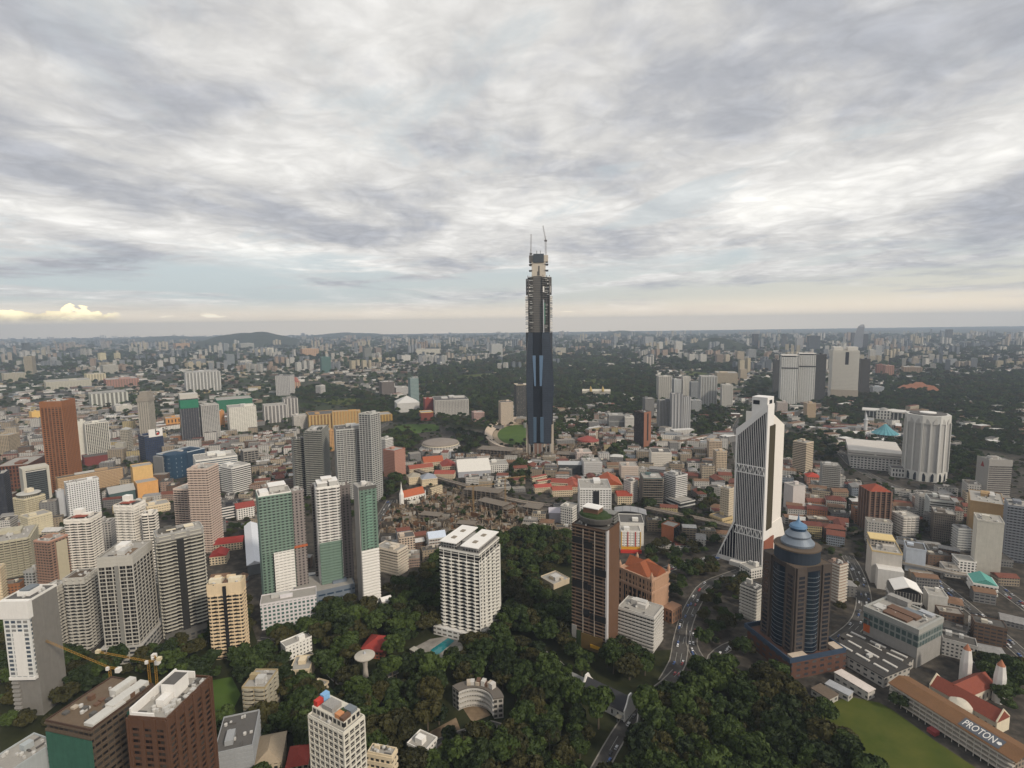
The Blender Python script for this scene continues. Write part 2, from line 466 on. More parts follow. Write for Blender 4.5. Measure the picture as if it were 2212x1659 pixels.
def veg_mat(name, a, b, scale=.05):
    m, t = new_mat(name)
    co = t.n('ShaderNodeTexCoord').outputs['Object']
    n = t.noise(co, scale, 6, .65)
    return finish(m, t, t.ramp(n, [(.3, a), (.7, b)]), .95, .1)
under_m = veg_mat('undergrowth', (.012, .017, .007), (.04, .042, .018))
lawn_m = veg_mat('lawn', (.045, .085, .016), (.075, .115, .026), .03)
field_m = veg_mat('dry_lawn', (.045, .065, .011), (.085, .092, .02), .035)
soil_m = veg_mat('bare_soil', (.10, .07, .045), (.27, .20, .13), .09)
sand_m = veg_mat('sandy_soil', (.24, .18, .12), (.36, .28, .18), .06)
asph_m = veg_mat('asphalt', (.048, .045, .042), (.095, .09, .084), .12)
pave_m = veg_mat('concrete_paving', (.17, .16, .145), (.30, .28, .25), .12)

# ---------------------------------------------------------------- towers and blocks, near to far
# foreground
brown_near = T('apartment_tower', 'dark brown brick apartment tower with white rooftop rooms, close below the viewpoint', (279, 359, 452), (1557, 1930), 'BR', 'g', fh=3.3, bay=6.2, bh=.38, fw=2.6, fp=.9, ww=.95, wh=.9, glass='k', short='brown brick tower', plant=0, rc='BR', r=.75, crown=5)
netted = T('building_under_construction', 'unfinished block wrapped in dark green netting with white roof slabs', (100, 196, 330), (1579, 1860), (.10, .075, .055), 'b', fh=4, bh=.3, p=.5, ww=.8, wh=.7, glass='k', plant=0, rc='DB', short='green netted unfinished block')
grey_slim = T('apartment_tower', 'slim white apartment tower with one huge blank grey side wall', (5, 66, 122), (1297, 1545), (.19, .18, .165), 'x', plant=0, rc='W', short='blank grey walled tower')
white_near = T('hotel_tower', 'cream white tower with deep square windows and red and blue roof sheds', (667, 742, 786), (1586, 1840), (.60, .57, .50), 'g', fh=3.9, bay=4.4, ww=.95, wh=.95, fw=.75, fp=.5, bh=.26, glass='k', plant=0, short='cream tower with red and blue roof sheds', r=2.0)
flats_bl = T('office_block', 'pale grey flat roofed block with tan roof deck at the very bottom', (20, 121, 138), (1604, 1790), (.36, .39, .40), 'x', th=118, plant=1, short='pale grey block with tan deck')
low_dark = T('low_building', 'low building with a black roof inside a white parapet', (200, 296, 330), (1585, 1700), 'W', 'x', th=120, plant=1, bright=.1)
grey_b = T('low_building', 'grey low building with a light ramp on its dark roof', (462, 545, 560), (1612, 1700), (.30, .31, .32), 'b', th=80, bh=.5, p=.3, plant=1)
tan_house = T('house', 'house with a broad tan hipped roof', (546, 606, 618), (1645, 1690), 'BG', 'p', roof='h', rc=(.30, .24, .17), th=80)
red_house = T('house', 'house with a dull red hipped roof beside the cream tower', (618, 664, 672), (1650, 1690), 'BG', 'p', roof='h', rc=(.22, .035, .025), th=80)
dark_roof = T('low_building', 'cream terrace block with a black flat roof and three vents', (795, 846, 856), (1636, 1740), 'CR', 'b', th=62, fh=4.5, bh=.5, plant=1, p=.5)
white_villa = T('house', 'white villa with dark roof and long windows among the trees', (880, 917, 944), (1625, 1662), 'W', 'p', fh=4.5, bay=3, ww=.5, wh=.4, roof='f', plant=1, th=50, dep=14, short='white villa')
hut = T('house', 'tiny pale hut alone in the forest', (1006, 1024, 1031), (1582, 1598), 'BG', 'p', roof='g', rc='GY', fh=4)
yellow_apt = T('apartment_block', 'tan and ochre walk up apartment block with curved bays', (523, 572, 600), (1487, 1560), (.34, .27, .16), 'w', fh=3.4, bay=8, p=1.2, bh=.5, bc=(.36, .33, .26), plant=2, th=62, dep=18, short='ochre walk up block')
white_curve = T('apartment_block', 'small white block with arched rooftop frames', (606, 617, 673), (1400, 1430), 'W', 'p', fh=3.6, bay=3.2, ww=.4, wh=.4, plant=2, th=20, dep=12)
cream_house = T('house', 'two storey cream house with grey flat roof', (626, 668, 680), (1447, 1475), 'CR', 'p', th=75, plant=1, dep=14)
small_house = T('house', 'small cream cottage behind the cream tower roof', (668, 690, 710), (1492, 1512), 'CR', 'p', plant=1, fh=4)
red_villa = T('house', 'villa with a bright red roof next to a mushroom shaped canopy', (778, 826, 849), (1408, 1425), (.30, .10, .06), 'p', roof='h', rc=(.27, .038, .03), th=65, dep=17, short='bright red roofed villa')
# left cluster
slab_grey = T('apartment_tower', 'broad dark grey apartment slab with stepped white balcony edges', (339, 437, 447), (1140, 1356), (.10, .095, .085), 't', th=98, fh=3.5, bay=13, p=1.3, bh=.24, bc=(.46, .44, .38), ww=.7, wh=.6, glass='k', short='dark stepped slab', plant=3, rc='GY')
beige_front = T('apartment_tower', 'cream apartment tower with scalloped balconies and a dark central slot', (447, 520, 529), (1260, 1418), (.62, .49, .33), 'w', th=73, fh=3.4, bay=6, p=1.0, bh=.3, ww=.75, wh=.6, glass='k', short='scalloped cream tower', plant=3, crown=9, top=9)
gw_tower = T('apartment_tower', 'tall grey white tower with dark window columns and a courtyard roof', (210, 285, 327), (1203, 1427), (.43, .41, .37), 'g', th=63, fh=3.5, bay=5.8, ww=.97, wh=.95, fw=.9, fp=.4, bh=.2, glass='k', short='grey white gridded tower', plant=3, r=1, crown=7)
c2 = T('apartment_tower', 'grey white tower with herringbone balconies and dark square roof well', (137, 181, 209), (1250, 1405), (.44, .42, .38), 's', fh=3.2, bay=5.5, p=1.5, bh=.32, glass='k', ww=.6, plant=0, rc='GY', crown=5, short='herringbone balcony tower')
c1 = T('apartment_tower', 'narrow grey white tower tucked behind the blank grey wall', (92, 118, 147), (1272, 1412), (.42, .40, .36), 's', fh=3.2, bay=5.5, p=1.3, bh=.32, glass='k', plant=1, rc='GY', crown=5)
condo_a = T('apartment_tower', 'white condominium with wavy balconies and a small red roof', (139, 193, 218), (1122, 1232), (.70, .66, .60), 'w', fh=3.3, bay=9, p=1.7, bh=.34, crown=4, glass='k', ww=.7, short='white wavy condominium', plant=1, r=1.3)
condo_b = T('apartment_tower', 'tall white condominium with red roof patch and flat side panel', (246, 287, 313), (1094, 1262), (.70, .66, .60), 'w', fh=3.3, bay=9, p=1.5, bh=.34, crown=6, glass='k', ww=.6, plant=1, r=1.3)
condo_c = T('apartment_tower', 'slender white wing of wavy balconies behind the dark stepped slab', (306, 332, 340), (1110, 1262), (.68, .64, .58), 'w', fh=3.3, bay=8, p=1.3, bh=.34, glass='k', plant=1)
grey_ab = T('apartment_block', 'grey apartment block between the two white wavy condominiums', (211, 238, 248), (1128, 1200), (.42, .40, .38), 'p', plant=1)
pink_t = T('apartment_tower', 'brown and beige tower with a plain cream end wall', (73, 104, 146), (1172, 1285), (.30, .19, .14), 'b', fh=3.2, bay=4, bh=.35, p=.4, plant=1, rc='PK', short='brown and beige tower')
low_step = T('low_building', 'grey stepped concrete building at the foot of the beige tower', (50, 72, 92), (1236, 1285), 'GY', 'p', plant=2)
edge_pale = T('apartment_block', 'pale green white block cut by the picture edge', (-30, -2, 8), (1228, 1300), 'CR', 'b', plant=0)
terr = T('apartment_block', 'stepped hillside terrace flats in mossy cream', (-20, 60, 78), (1162, 1240), (.40, .37, .28), 't', th=80, fh=3.2, bay=6, p=2.2, bh=.4, glass='k', plant=3, short='terrace flats')
twin_f = T('apartment_tower', 'lower of two pinkish cream apartment towers with many small windows', (374, 403, 428), (1058, 1160), (.58, .47, .40), 't', fh=3.3, bay=5.4, p=.9, bh=.42, glass='k', ww=.5, plant=2)
twin_b = T('apartment_tower', 'higher of two pinkish cream apartment towers stepping down at the rear', (404, 446, 471), (1014, 1195), (.52, .42, .36), 't', fh=3.3, bay=5.4, p=.9, bh=.42, glass='k', ww=.5, plant=2, short='pinkish cream tower')
w_grid = T('hotel_tower', 'white slab tower with an even grid of small dark windows', (138, 143, 213), (1046, 1128), (.66, .66, .66), 'p', r=.5, fh=3.3, bay=3.1, ww=.55, wh=.5, glass='k', short='white window grid slab', dep=20, plant=1)
w_annex = T('office_block', 'blank bluish grey annex of the white window grid slab', (119, 122, 139), (1063, 1118), (.45, .46, .48), 'x', dep=16)
flats_t = T('apartment_block', 'long brown and cream striped row of flats', (120, 124, 264), (1035, 1072), (.36, .25, .15), 'g', th=8, fh=3, bay=4.5, bh=.4, bc=(.5, .36, .22), fc=(.30, .19, .11), glass='k', plant=2, dep=16, short='brown striped flats')
ybox_u = T('warehouse', 'plain ochre yellow windowless box building', (281, 286, 329), (1011, 1068), (.60, .40, .17), 'x', plant=0, dep=30, short='ochre box')
ybox_l = T('warehouse', 'plain orange windowless box standing against the ochre box', (289, 296, 341), (1046, 1082), (.62, .33, .12), 'x', plant=0, dep=16)
teal_r = T('warehouse', 'dark teal hall with a light grey metal roof', (229, 236, 292), (1068, 1092), (.06, .10, .10), 'x', roof='g', rc='GY', dep=26)
arch_w = T('office_block', 'dark office block inside a thick white portal frame', (45, 52, 102), (1022, 1092), (.04, .05, .055), 'b', fh=3.6, bh=.2, bc=(.12, .13, .13), plant=1, rc='W', dep=22, short='white portal frame block')
dk_edge = T('office_tower', 'almost black office tower at the picture edge', (-40, 8, 20), (1024, 1125), (.035, .038, .05), 'p', plant=1)
rotunda = T('apartment_tower', 'cream tower crowned with a round disc roof', (28, 52, 97), (1080, 1135), (.56, .50, .36), 't', fh=3.2, bay=5, p=.8, bh=.45, glass='k', plant=0, short='cream tower with disc roof')
rot_pod = T('office_block', 'cream striped block in front of the disc roofed tower', (43, 60, 111), (1120, 1162), (.58, .52, .38), 'b', fh=3.4, bh=.5, p=.6, glass='k', dep=22, plant=1)
dark_or = T('office_block', 'long low building with thick yellow cornice beside the two cream towers', (312, 318, 366), (1096, 1112), 'CR', 'b', fh=4, bh=.5, dep=14, plant=2)
# orange tower and surroundings
o_tower = T('office_tower', 'tall orange brown granite tower with ribbed round balconies', (86, 132, 160), (868, 1062), (.26, .115, .055), 'g', fh=3.8, bay=5.2, bh=.32, fw=1.5, fp=1.1, ww=.95, wh=.95, crown=10, glass='k', short='orange brown tower', plant=2, rc='OR', r=.8)
o_pod = T('office_block', 'terracotta arcade podium at the foot of the orange brown tower', (-10, 60, 98), (1004, 1058), (.15, .065, .04), 'p', fh=7, bay=5, ww=.5, wh=.7, glass='k', plant=1, th=70)
tan_l = T('apartment_block', 'tan ribbed block near the picture edge', (-15, 18, 42), (941, 982), (.38, .31, .22), 'p', plant=1)
yel_s = T('office_block', 'small yellow block behind the orange brown tower', (62, 68, 86), (890, 910), 'YL', 'x', plant=1, dep=20)
w_blank = T('office_block', 'blank white slab with grey roof house', (156, 160, 184), (912, 995), (.58, .56, .50), 'x', plant=1, dep=22)
w_fins = T('office_block', 'white slab with vertical fins over a maroon podium', (180, 184, 233), (917, 1000), (.60, .58, .52), 'v', fh=3.4, bay=3.4, fw=1.1, fp=.8, ww=.9, wh=.8, glass='k', dep=22, plant=1, short='white finned slab')
w_fp = T('shop_block', 'maroon podium under the white finned slab', (176, 182, 237), (990, 1008), (.17, .045, .04), 'x', dep=30, plant=0)
dome_g = T('office_tower', 'beige grey concrete tower stepping up to a heavy crown', (296, 320, 333), (868, 945), (.36, .33, .28), 'p', ww=.35, bay=6, plant=0, short='beige tower with heavy crown')
pt1 = T('apartment_block', 'beige block with a pointed roof house', (258, 276, 285), (928, 978), (.40, .37, .31), 'p', roof='h', rc='GY', fh=4)
pt2 = T('apartment_block', 'low grey beige block below the pointed roofed one', (248, 266, 273), (958, 990), (.38, .36, .31), 'x', plant=1)
b_sign = T('shop_block', 'dark blue block carrying a white billboard with a letter b', (298, 312, 352), (944, 1000), (.03, .045, .09), 'p', fh=5, plant=1, short='dark blue billboard block')
or_s = T('apartment_block', 'small orange block with three dark window slots', (355, 358, 392), (905, 926), (.50, .25, .08), 'p', fh=14, bay=9, ww=.35, wh=.7, dep=18, plant=1)
dk_net = T('building_under_construction', 'dark glass tower with a green netted top under construction', (386, 389, 427), (864, 960), (.05, .052, .065), 'g', fh=3.6, bay=6, fw=.4, fc=(.3, .3, .3), bh=.15, bc=(.09, .09, .10), glass='k', dep=30, plant=0, short='dark tower with green netted top')
lg_grid = T('apartment_tower', 'light grey tower with a dense balcony grid beside the dark netted tower', (430, 434, 472), (877, 954), (.40, .39, .37), 'g', fh=3.3, bay=4, bh=.4, fw=.6, glass='k', dep=28, plant=1)
or_sl = T('apartment_block', 'thin orange slab showing behind the light grey gridded tower', (470, 472, 484), (889, 924), (.46, .22, .08), 'x', dep=16)
w_slits = T('office_block', 'white block patterned with rows of thin slits', (489, 494, 553), (882, 935), (.62, .60, .54), 'p', fh=3.6, bay=6, ww=.7, wh=.28, glass='y', dep=40, plant=2, short='white slitted block')
gnet2 = T('building_under_construction', 'long block wrapped in bright green netting', (464, 468, 545), (866, 892), (.03, .14, .08), 'x', dep=40, plant=0)
big_grey = T('apartment_tower', 'wide grey slab with slender white ribs and white roof structures', (397, 401, 475), (806, 848), (.33, .33, .32), 'v', fh=3.4, bay=14, fw=2.0, fc='W', glass='y', ww=.5, dep=34, plant=3, short='wide grey ribbed slab')
blue_r = T('shopping_mall', 'deep blue round fronted complex with pale roofs', (338, 372, 442), (985, 1034), (.025, .05, .085), 'p', fh=9, bay=6, ww=.15, wh=.4, glass='b', plant=3, short='deep blue complex', rc='LB', r=.7)
strip_a = T('office_block', 'long white office wing with navy ribbon windows', (417, 423, 512), (996, 1062), (.62, .61, .57), 'b', fh=3.8, bh=.5, p=.5, glass='b', ww=.98, wh=.9, dep=28, plant=3)
strip_b = T('office_block', 'white office block with black ribbon windows, stepping forward of its wing', (476, 500, 540), (1012, 1068), (.64, .63, .60), 'b', fh=3.6, bh=.45, p=.5, glass='k', ww=.98, wh=.9, plant=2, short='white ribbon window office')
frame_c = T('building_under_construction', 'bare concrete frame beyond the ribbon window office', (520, 526, 558), (976, 1000), (.30, .28, .25), 'g', fh=5, bay=7, bh=.25, fw=.8, glass='k', ww=.95, wh=.9, dep=24, plant=0)
bw_red = T('office_block', 'black and white striped low block with a dark red roof', (470, 474, 514), (1098, 1126), 'DK', 'b', fh=4, bh=.4, bc='W', dep=16, plant=1, bright=.1)
bw_red2 = T('office_block', 'white two tone block with a dark red roof', (506, 510, 550), (1100, 1124), 'W', 'p', roof='g', rc=(.24, .05, .04), dep=14)
redh1 = T('terrace_house', 'row of houses under one long crimson roof', (455, 460, 523), (1178, 1194), 'BG', 'p', roof='g', rc=(.26, .035, .03), dep=13, th=-12)
redh2 = T('terrace_house', 'chapel like hall with crimson roof and yellow gable', (446, 452, 488), (1204, 1222), 'CR', 'p', roof='g', rc=(.28, .035, .03), dep=14, th=-14)
w_roofd = T('warehouse', 'shed with a bluish white metal roof between the towers', (528, 534, 566), (1222, 1244), (.16, .17, .18), 'x', roof='g', rc=(.62, .64, .68), dep=24, th=0)
# green netted trio
gt1 = T('apartment_tower', 'green netted tower with white balconies showing at one lower corner', (553, 558, 628), (1074, 1310), (.14, .205, .165), 'b', fh=3.25, bay=4.2, p=.5, bh=.42, glass='k', bc=(.19, .265, .22), ww=.55, wh=.95, dep=20, plant=0, rc='W', short='green netted tower with white corner')
gt1w = T('apartment_tower', 'grey brown rear wing of the green netted tower with an orange hoist deck', (626, 630, 656), (1064, 1292), (.24, .21, .20), 'p', fh=3.25, bay=4, ww=.45, wh=.5, glass='k', dep=16, plant=2)
gt2 = T('apartment_tower', 'tower white above and green netted below, middle of the netted trio', (680, 684, 732), (1056, 1288), (.62, .60, .57), 't', fh=3.25, bay=9, p=1.0, bh=.45, bc=(.66, .64, .61), glass='k', ww=.7, wh=.6, dep=20, plant=0, rc='W', short='white over green tower')
gt2w = T('apartment_tower', 'dark grey brown rear wing of the white over green tower', (730, 733, 756), (1052, 1276), (.15, .13, .125), 'p', fh=3.25, bay=4, ww=.45, wh=.5, glass='k', dep=14, plant=2)
gt2l = T('apartment_tower', 'narrow grey wing on the far side of the white over green tower', (671, 673, 684), (1050, 1270), (.22, .20, .19), 'p', fh=3.25, bay=4, glass='k', dep=14, plant=0)
gt3 = T('apartment_tower', 'tower green netted above and white below with a plain grey flank', (764, 774, 812), (1056, 1310), (.60, .58, .55), 'x', plant=1, short='green over white tower', dep=20, rc='GY')
pod_b = T('shop_block', 'blue grey podium with white frames under the netted trio', (632, 640, 766), (1290, 1316), (.16, .19, .23), 'p', fh=6, bay=9, ww=.8, wh=.3, glass='b', dep=26, plant=1)
wglass = T('office_block', 'white house like office with green glass wings among the trees', (556, 562, 683), (1308, 1362), (.62, .59, .60), 'p', fh=4, bay=4, ww=.6, wh=.55, glass='g', dep=18, th=-6, plant=2, short='white office with glass wings')
# dark balcony towers etc
db1 = T('apartment_tower', 'lower of two dark towers with zigzag grey balconies', (629, 634, 662), (950, 1072), (.07, .075, .068), 't', fh=3.4, bay=7, p=1.1, bh=.24, bc=(.34, .34, .31), glass='k', dep=24, plant=0)
db2 = T('apartment_tower', 'taller of two dark towers with zigzag grey balconies', (656, 694, 709), (932, 1072), (.07, .075, .068), 't', th=78, fh=3.4, bay=7, p=1.1, bh=.24, bc=(.34, .34, .31), glass='k', plant=2, short='dark zigzag balcony tower')
gr1 = T('apartment_tower', 'grey tower of square balcony frames with rooftop trees', (721, 726, 790), (930, 1085), (.44, .44, .42), 'g', fh=3.5, bay=5.6, bh=.26, fw=.8, fp=.6, glass='k', ww=.95, wh=.9, dep=28, plant=2, short='grey framed tower')
gr2 = T('apartment_tower', 'taller slim twin of the grey framed tower', (775, 800, 820), (896, 1088), (.44, .44, .42), 'g', fh=3.5, bay=5.6, bh=.26, fw=.8, fp=.6, glass='k', ww=.95, wh=.9, plant=1)
w_sl = T('apartment_tower', 'white and grey tower half hidden by the slim framed twin', (817, 832, 848), (950, 1020), (.55, .54, .52), 'b', fh=3.2, bh=.45, glass='k', plant=1)
pk_t = T('apartment_tower', 'pinkish brown octagonal apartment tower', (828, 852, 874), (975, 1034), (.40, .22, .17), 'b', fh=3.1, bh=.5, p=.8, glass='k', ww=.8, plant=2, rc=(.28, .09, .06), short='pinkish brown tower')
mid_w = T('apartment_block', 'cream white block with slanting balcony rows and a steel roof canopy', (811, 858, 879), (1192, 1246), (.54, .48, .40), 'b', th=50, fh=3.4, bh=.45, p=1.0, glass='k', ww=.9, plant=3, short='cream block with roof canopy')
mid_w2 = T('apartment_block', 'beige rear block with small square windows', (858, 862, 896), (1164, 1206), (.50, .41, .33), 'p', dep=14, plant=1)
blue_rf = T('school_block', 'block with two pale blue roofs by the building site', (922, 927, 963), (1164, 1190), (.34, .27, .24), 'b', bc='LG', fh=4, roof='g', rc=(.50, .56, .66), dep=14)
tent = T('pavilion', 'white tent like canopy at the forest edge', (820, 826, 846), (1300, 1310), (.5, .48, .47), 'x', roof='g', rc=(.7, .68, .66), dep=18)
# centre
wcondo = T('apartment_tower', 'white condominium with pointed balconies and two white roof plates', (949, 1034, 1078), (1200, 1388), (.66, .64, .59), 's', th=62, fh=3.5, bay=8.4, p=2.2, bh=.26, glass='k', ww=.62, wh=.7, short='white condominium with pointed balconies', plant=0, top=8, r=1)
brown = T('hotel_tower', 'tall dark brown tower with black wall panels and a roof garden', (1236, 1311, 1337), (1149, 1416), (.105, .065, .045), 'b', th=66, fh=3.3, bay=14, bh=.26, bc=(.16, .11, .08), p=.25, ww=.9, wh=.62, glass='k', short='brown tower with roof garden', plant=0, rc='DB', r=1)
peach = T('hotel_tower', 'peach stone building with a cross shaped orange tiled roof', (1338, 1408, 1446), (1254, 1352), (.36, .22, .145), 'p', th=55, fh=6.5, bay=4.2, ww=.4, wh=.62, glass='k', short='peach building with tiled roof', roof='n', r=1)
midwhite = T('office_block', 'grey white stepped block with roof terrace before the peach building', (1335, 1412, 1432), (1336, 1412), (.50, .48, .45), 'b', th=70, fh=3.3, bh=.45, p=.5, glass='k', ww=.9, plant=3, short='grey white stepped block', r=1)
wg = T('hotel_tower', 'white punched window slab with a black central slot and green roof', (1249, 1253, 1320), (1056, 1140), (.64, .63, .61), 'g', fh=3.4, bay=4, bh=.45, fw=1.4, fp=.4, glass='k', ww=.9, wh=.9, dep=18, plant=1, short='white slab with black slot')
wm_ = T('office_block', 'slim white block with rows of square windows beside a lilac hall', (1211, 1236, 1249), (1098, 1145), (.60, .58, .54), 'p', fh=3.8, bay=3.6, ww=.6, wh=.5, glass='k', plant=1)
lilac = T('warehouse', 'hall with a pale lilac metal roof', (1181, 1186, 1230), (1108, 1130), (.34, .33, .36), 'x', roof='g', rc=(.42, .40, .44), dep=40, th=0)
silver = T('station_hall', 'hall with a curved silver white roof', (1323, 1330, 1394), (1110, 1132), (.40, .39, .37), 'x', roof='n', dep=42, th=0, plant=0, short='silver roofed hall')
yelred = T('hotel_block', 'white gridded hotel block outlined in yellow and red', (1337, 1342, 1384), (1148, 1192), (.62, .60, .57), 'g', fh=3.6, bay=4.2, bh=.4, fw=.9, glass='k', bc='W', dep=16, plant=1, short='yellow and red framed hotel')
wbehind = T('hotel_block', 'white wing rising behind the yellow and red framed hotel', (1336, 1340, 1391), (1130, 1178), (.62, .60, .56), 'x', dep=14, plant=1)
brick = T('office_block', 'red brick block with one black glass end', (1429, 1455, 1468), (1140, 1172), (.33, .12, .06), 'x', plant=0, short='red brick block')
jgrey = T('apartment_block', 'beige round ended tower on a drum podium', (1557, 1575, 1586), (1058, 1132), (.50, .43, .33), 'b', fh=3.5, bh=.5, glass='k', p=.4, plant=1, short='beige banded tower')
jpod = T('car_park', 'round ended low podium with yellow parapet', (1534, 1560, 1582), (1122, 1138), (.46, .36, .20), 'b', fh=5, bh=.5, plant=1)
lowret = T('low_building', 'white low buildings with roof terraces beside the tall white slanted tower', (1597, 1622, 1648), (1232, 1252), (.60, .58, .54), 'p', plant=2)
gwhite = T('apartment_block', 'white balcony block half hidden by the octagonal tower', (1601, 1635, 1652), (1276, 1346), (.50, .48, .44), 'b', th=62, fh=3.3, bh=.5, p=.7, glass='k', ww=.9, plant=1, rc='DG')
# octagonal tower neighbours
obeh = T('apartment_block', 'brown and white slatted block behind the octagonal tower', (1790, 1814, 1830), (1222, 1306), (.28, .20, .16), 'b', fh=3.4, bh=.45, bc=(.5, .46, .40), glass='k', plant=1)
beyw = T('office_block', 'tall white stepped block topped by a flat yellow slab', (1873, 1884, 1950), (1190, 1258), (.48, .45, .41), 'x', plant=2, dep=24, rc=(.55, .42, .22), short='white block with yellow slab')
bluew = T('shop_block', 'block with one huge pale blue blank wall', (1953, 1958, 2001), (1184, 1232), (.46, .50, .56), 'x', dep=20, plant=1)
modern = T('office_block', 'black glass block with a folded white roof', (1917, 1932, 1990), (1278, 1322), (.05, .045, .045), 'v', fh=4, bay=2.5, fw=.3, fc=(.4, .38, .35), dep=24, plant=0, roof='n', short='black block with folded white roof')
wbox = T('shop_block', 'plain white box with a low sloping roof', (1995, 2006, 2048), (1286, 1320), (.56, .54, .50), 'x', dep=18, plant=1)
greenrf = T('shop_block', 'white block with a bright jade green roof', (2092, 2104, 2154), (1258, 1284), 'W', 'b', fh=4, bh=.5, roof='g', rc=(.10, .30, .26), dep=16, short='jade green roofed block')
tanb = T('office_block', 'big plain tan block with rooftop plant', (2093, 2096, 2170), (1082, 1172), (.34, .23, .12), 'x', dep=26, plant=3, short='plain tan block')
paleb = T('apartment_tower', 'pale windowless tower with a ribbed edge in front of the tan block', (2104, 2112, 2170), (1124, 1242), (.54, .51, .44), 'x', dep=22, plant=1, short='pale windowless tower')
gstr = T('office_block', 'grey office with white ribbon bands', (2000, 2010, 2062), (1080, 1132), (.44, .45, .43), 'b', fh=3.5, bh=.5, glass='k', ww=.98, wh=.9, dep=24, plant=2)
dkgr = T('office_block', 'dark brownish grey honeycomb block', (2012, 2018, 2066), (1108, 1168), (.15, .13, .11), 'p', fh=3.2, bay=2.2, ww=.6, wh=.6, glass='k', dep=24, plant=1, short='honeycomb block')
gth = T('apartment_block', 'grey block with stacked pale balconies', (2059, 2072, 2098), (1142, 1190), (.32, .32, .32), 'b', fh=3.4, bh=.4, bc='LG', plant=1)
dwl = T('low_building', 'low white walled building with a sunken black roof', (2056, 2070, 2110), (1212, 1240), 'W', 'p', plant=0, dep=20)
redge = T('office_tower', 'bluish grey tower at the picture edge', (2172, 2178, 2240), (1092, 1210), (.17, .18, .20), 'b', fh=3.5, bh=.35, bc=(.24, .25, .27), dep=24)
brn_oct = T('hotel_tower', 'dark brown tower with red stepped roof and tall ribs', (1858, 1880, 1926), (1062, 1150), (.12, .07, .05), 'v', fh=3.3, bay=7, fw=2.0, fp=1.2, fc=(.19, .12, .09), glass='k', plant=0, roof='h', rc=(.24, .055, .03), short='dark brown ribbed tower')
wmix = T('shop_block', 'rounded white block with curved balcony bands', (1926, 1952, 1986), (1118, 1160), (.54, .51, .47), 'w', fh=3.5, bay=6, p=.6, bh=.5, glass='k', plant=1)
carpk = T('car_park', 'big grey block with blank walls and a greenish gridded top storey', (1868, 1984, 2036), (1363, 1444), (.27, .26, .245), 'x', th=66, plant=0, rc='GY', short='grey block with gridded top', r=1)
# Maybank surroundings
band = T('office_tower', 'beige office tower with dark ribbon windows and ribbed crown', (1714, 1742, 1757), (958, 1026), (.50, .42, .32), 'b', fh=3.5, bh=.45, glass='k', p=.5, ww=.98, wh=.9, plant=1, short='beige ribbon window tower')
dkgt = T('office_tower', 'dark grey tower with slanted crown and a pale edge', (1773, 1778, 1816), (1006, 1072), (.14, .14, .13), 'b', fh=3.4, bh=.35, bc=(.30, .29, .27), glass='k', dep=24, plant=2)
wind = T('warehouse', 'windowless white block with a curved grey roof', (1694, 1714, 1740), (1052, 1104), (.52, .48, .46), 'x', plant=1)
redoc = T('office_block', 'pink block with red tiled roof below the ribbon window tower', (1738, 1744, 1772), (1030, 1046), 'PK', 'p', roof='h', rc=(.36, .05, .03), dep=18)
rt_a = T('office_tower', 'grey tower with black ribbon windows and a red triangle sign', (2113, 2138, 2186), (996, 1082), (.30, .28, .26), 'b', th=34, fh=3.6, bh=.42, p=.5, glass='k', ww=.98, wh=.95, plant=2, rc='GY', short='grey tower with red triangle')
ktm = T('office_block', 'wide white post office with overhanging top storey', (1832, 1838, 1944), (982, 1010), (.52, .50, .47), 'p', fh=5, bay=6, ww=.6, wh=.5, dep=34, plant=3, short='wide white post office')
tnt = T('office_block', 'tan tower block on stepped podium, nearer of a pair', (1540, 1548, 1571), (976, 1020), (.50, .40, .29), 'p', fh=3.6, bay=3, dep=22, plant=1)
tnt2 = T('office_block', 'tan tower block with blank end, farther of a pair', (1527, 1532, 1560), (954, 992), (.47, .37, .27), 'p', fh=3.6, bay=3, dep=22, plant=1)
# mid centre
b_tw = T('office_tower', 'slab tower half black glass and half red brown stone', (1370, 1391, 1406), (892, 966), (.07, .058, .055), 'p', fh=3.5, bay=3, ww=.8, wh=.6, glass='k', plant=1, rc='BR', short='black and red brown slab')
wstr2 = T('office_block', 'white block with black ribbon windows next to the red brown slab', (1348, 1351, 1370), (902, 928), (.56, .54, .50), 'b', fh=3.8, bh=.45, glass='k', dep=22, plant=1)
greyv = T('apartment_block', 'grey slab with vertical stripes', (1312, 1316, 1349), (898, 926), (.26, .26, .25), 'p', fh=20, bay=3, ww=.5, wh=.8, dep=22, plant=2)
wmid = T('office_block', 'white mid rise with ribbon windows and hat like roof', (1403, 1408, 1450), (978, 1012), (.60, .56, .50), 'b', fh=3.8, bh=.5, glass='k', dep=22, plant=1, short='white hat roofed mid rise')
wmid2 = T('office_block', 'pinkish office with brown window strips', (1338, 1343, 1378), (1008, 1036), (.52, .44, .38), 'b', fh=3.8, bh=.5, glass='k', dep=20, plant=1)
off_b = T('office_block', 'light grey office slab with ribbon windows near the school lawn', (1256, 1262, 1300), (1000, 1030), (.46, .45, .44), 'b', fh=3.6, bh=.5, glass='k', dep=22, plant=2)
off_c = T('office_block', 'white and red striped office behind the grey ribbon office', (1242, 1247, 1278), (978, 998), (.55, .46, .42), 'b', fh=3.8, bh=.5, dep=20, plant=1)
darkpod = T('warehouse', 'dark hall with a silvery roof below the unfinished skyscraper', (1200, 1206, 1256), (1004, 1024), (.05, .055, .06), 'x', roof='g', rc=(.36, .37, .38), dep=40, th=0)
w_oct = T('apartment_tower', 'white faceted apartment tower beside the orange roofed school', (1347, 1362, 1378), (1042, 1088), (.58, .54, .50), 'p', fh=3.3, bay=3, ww=.4, wh=.5, plant=1)
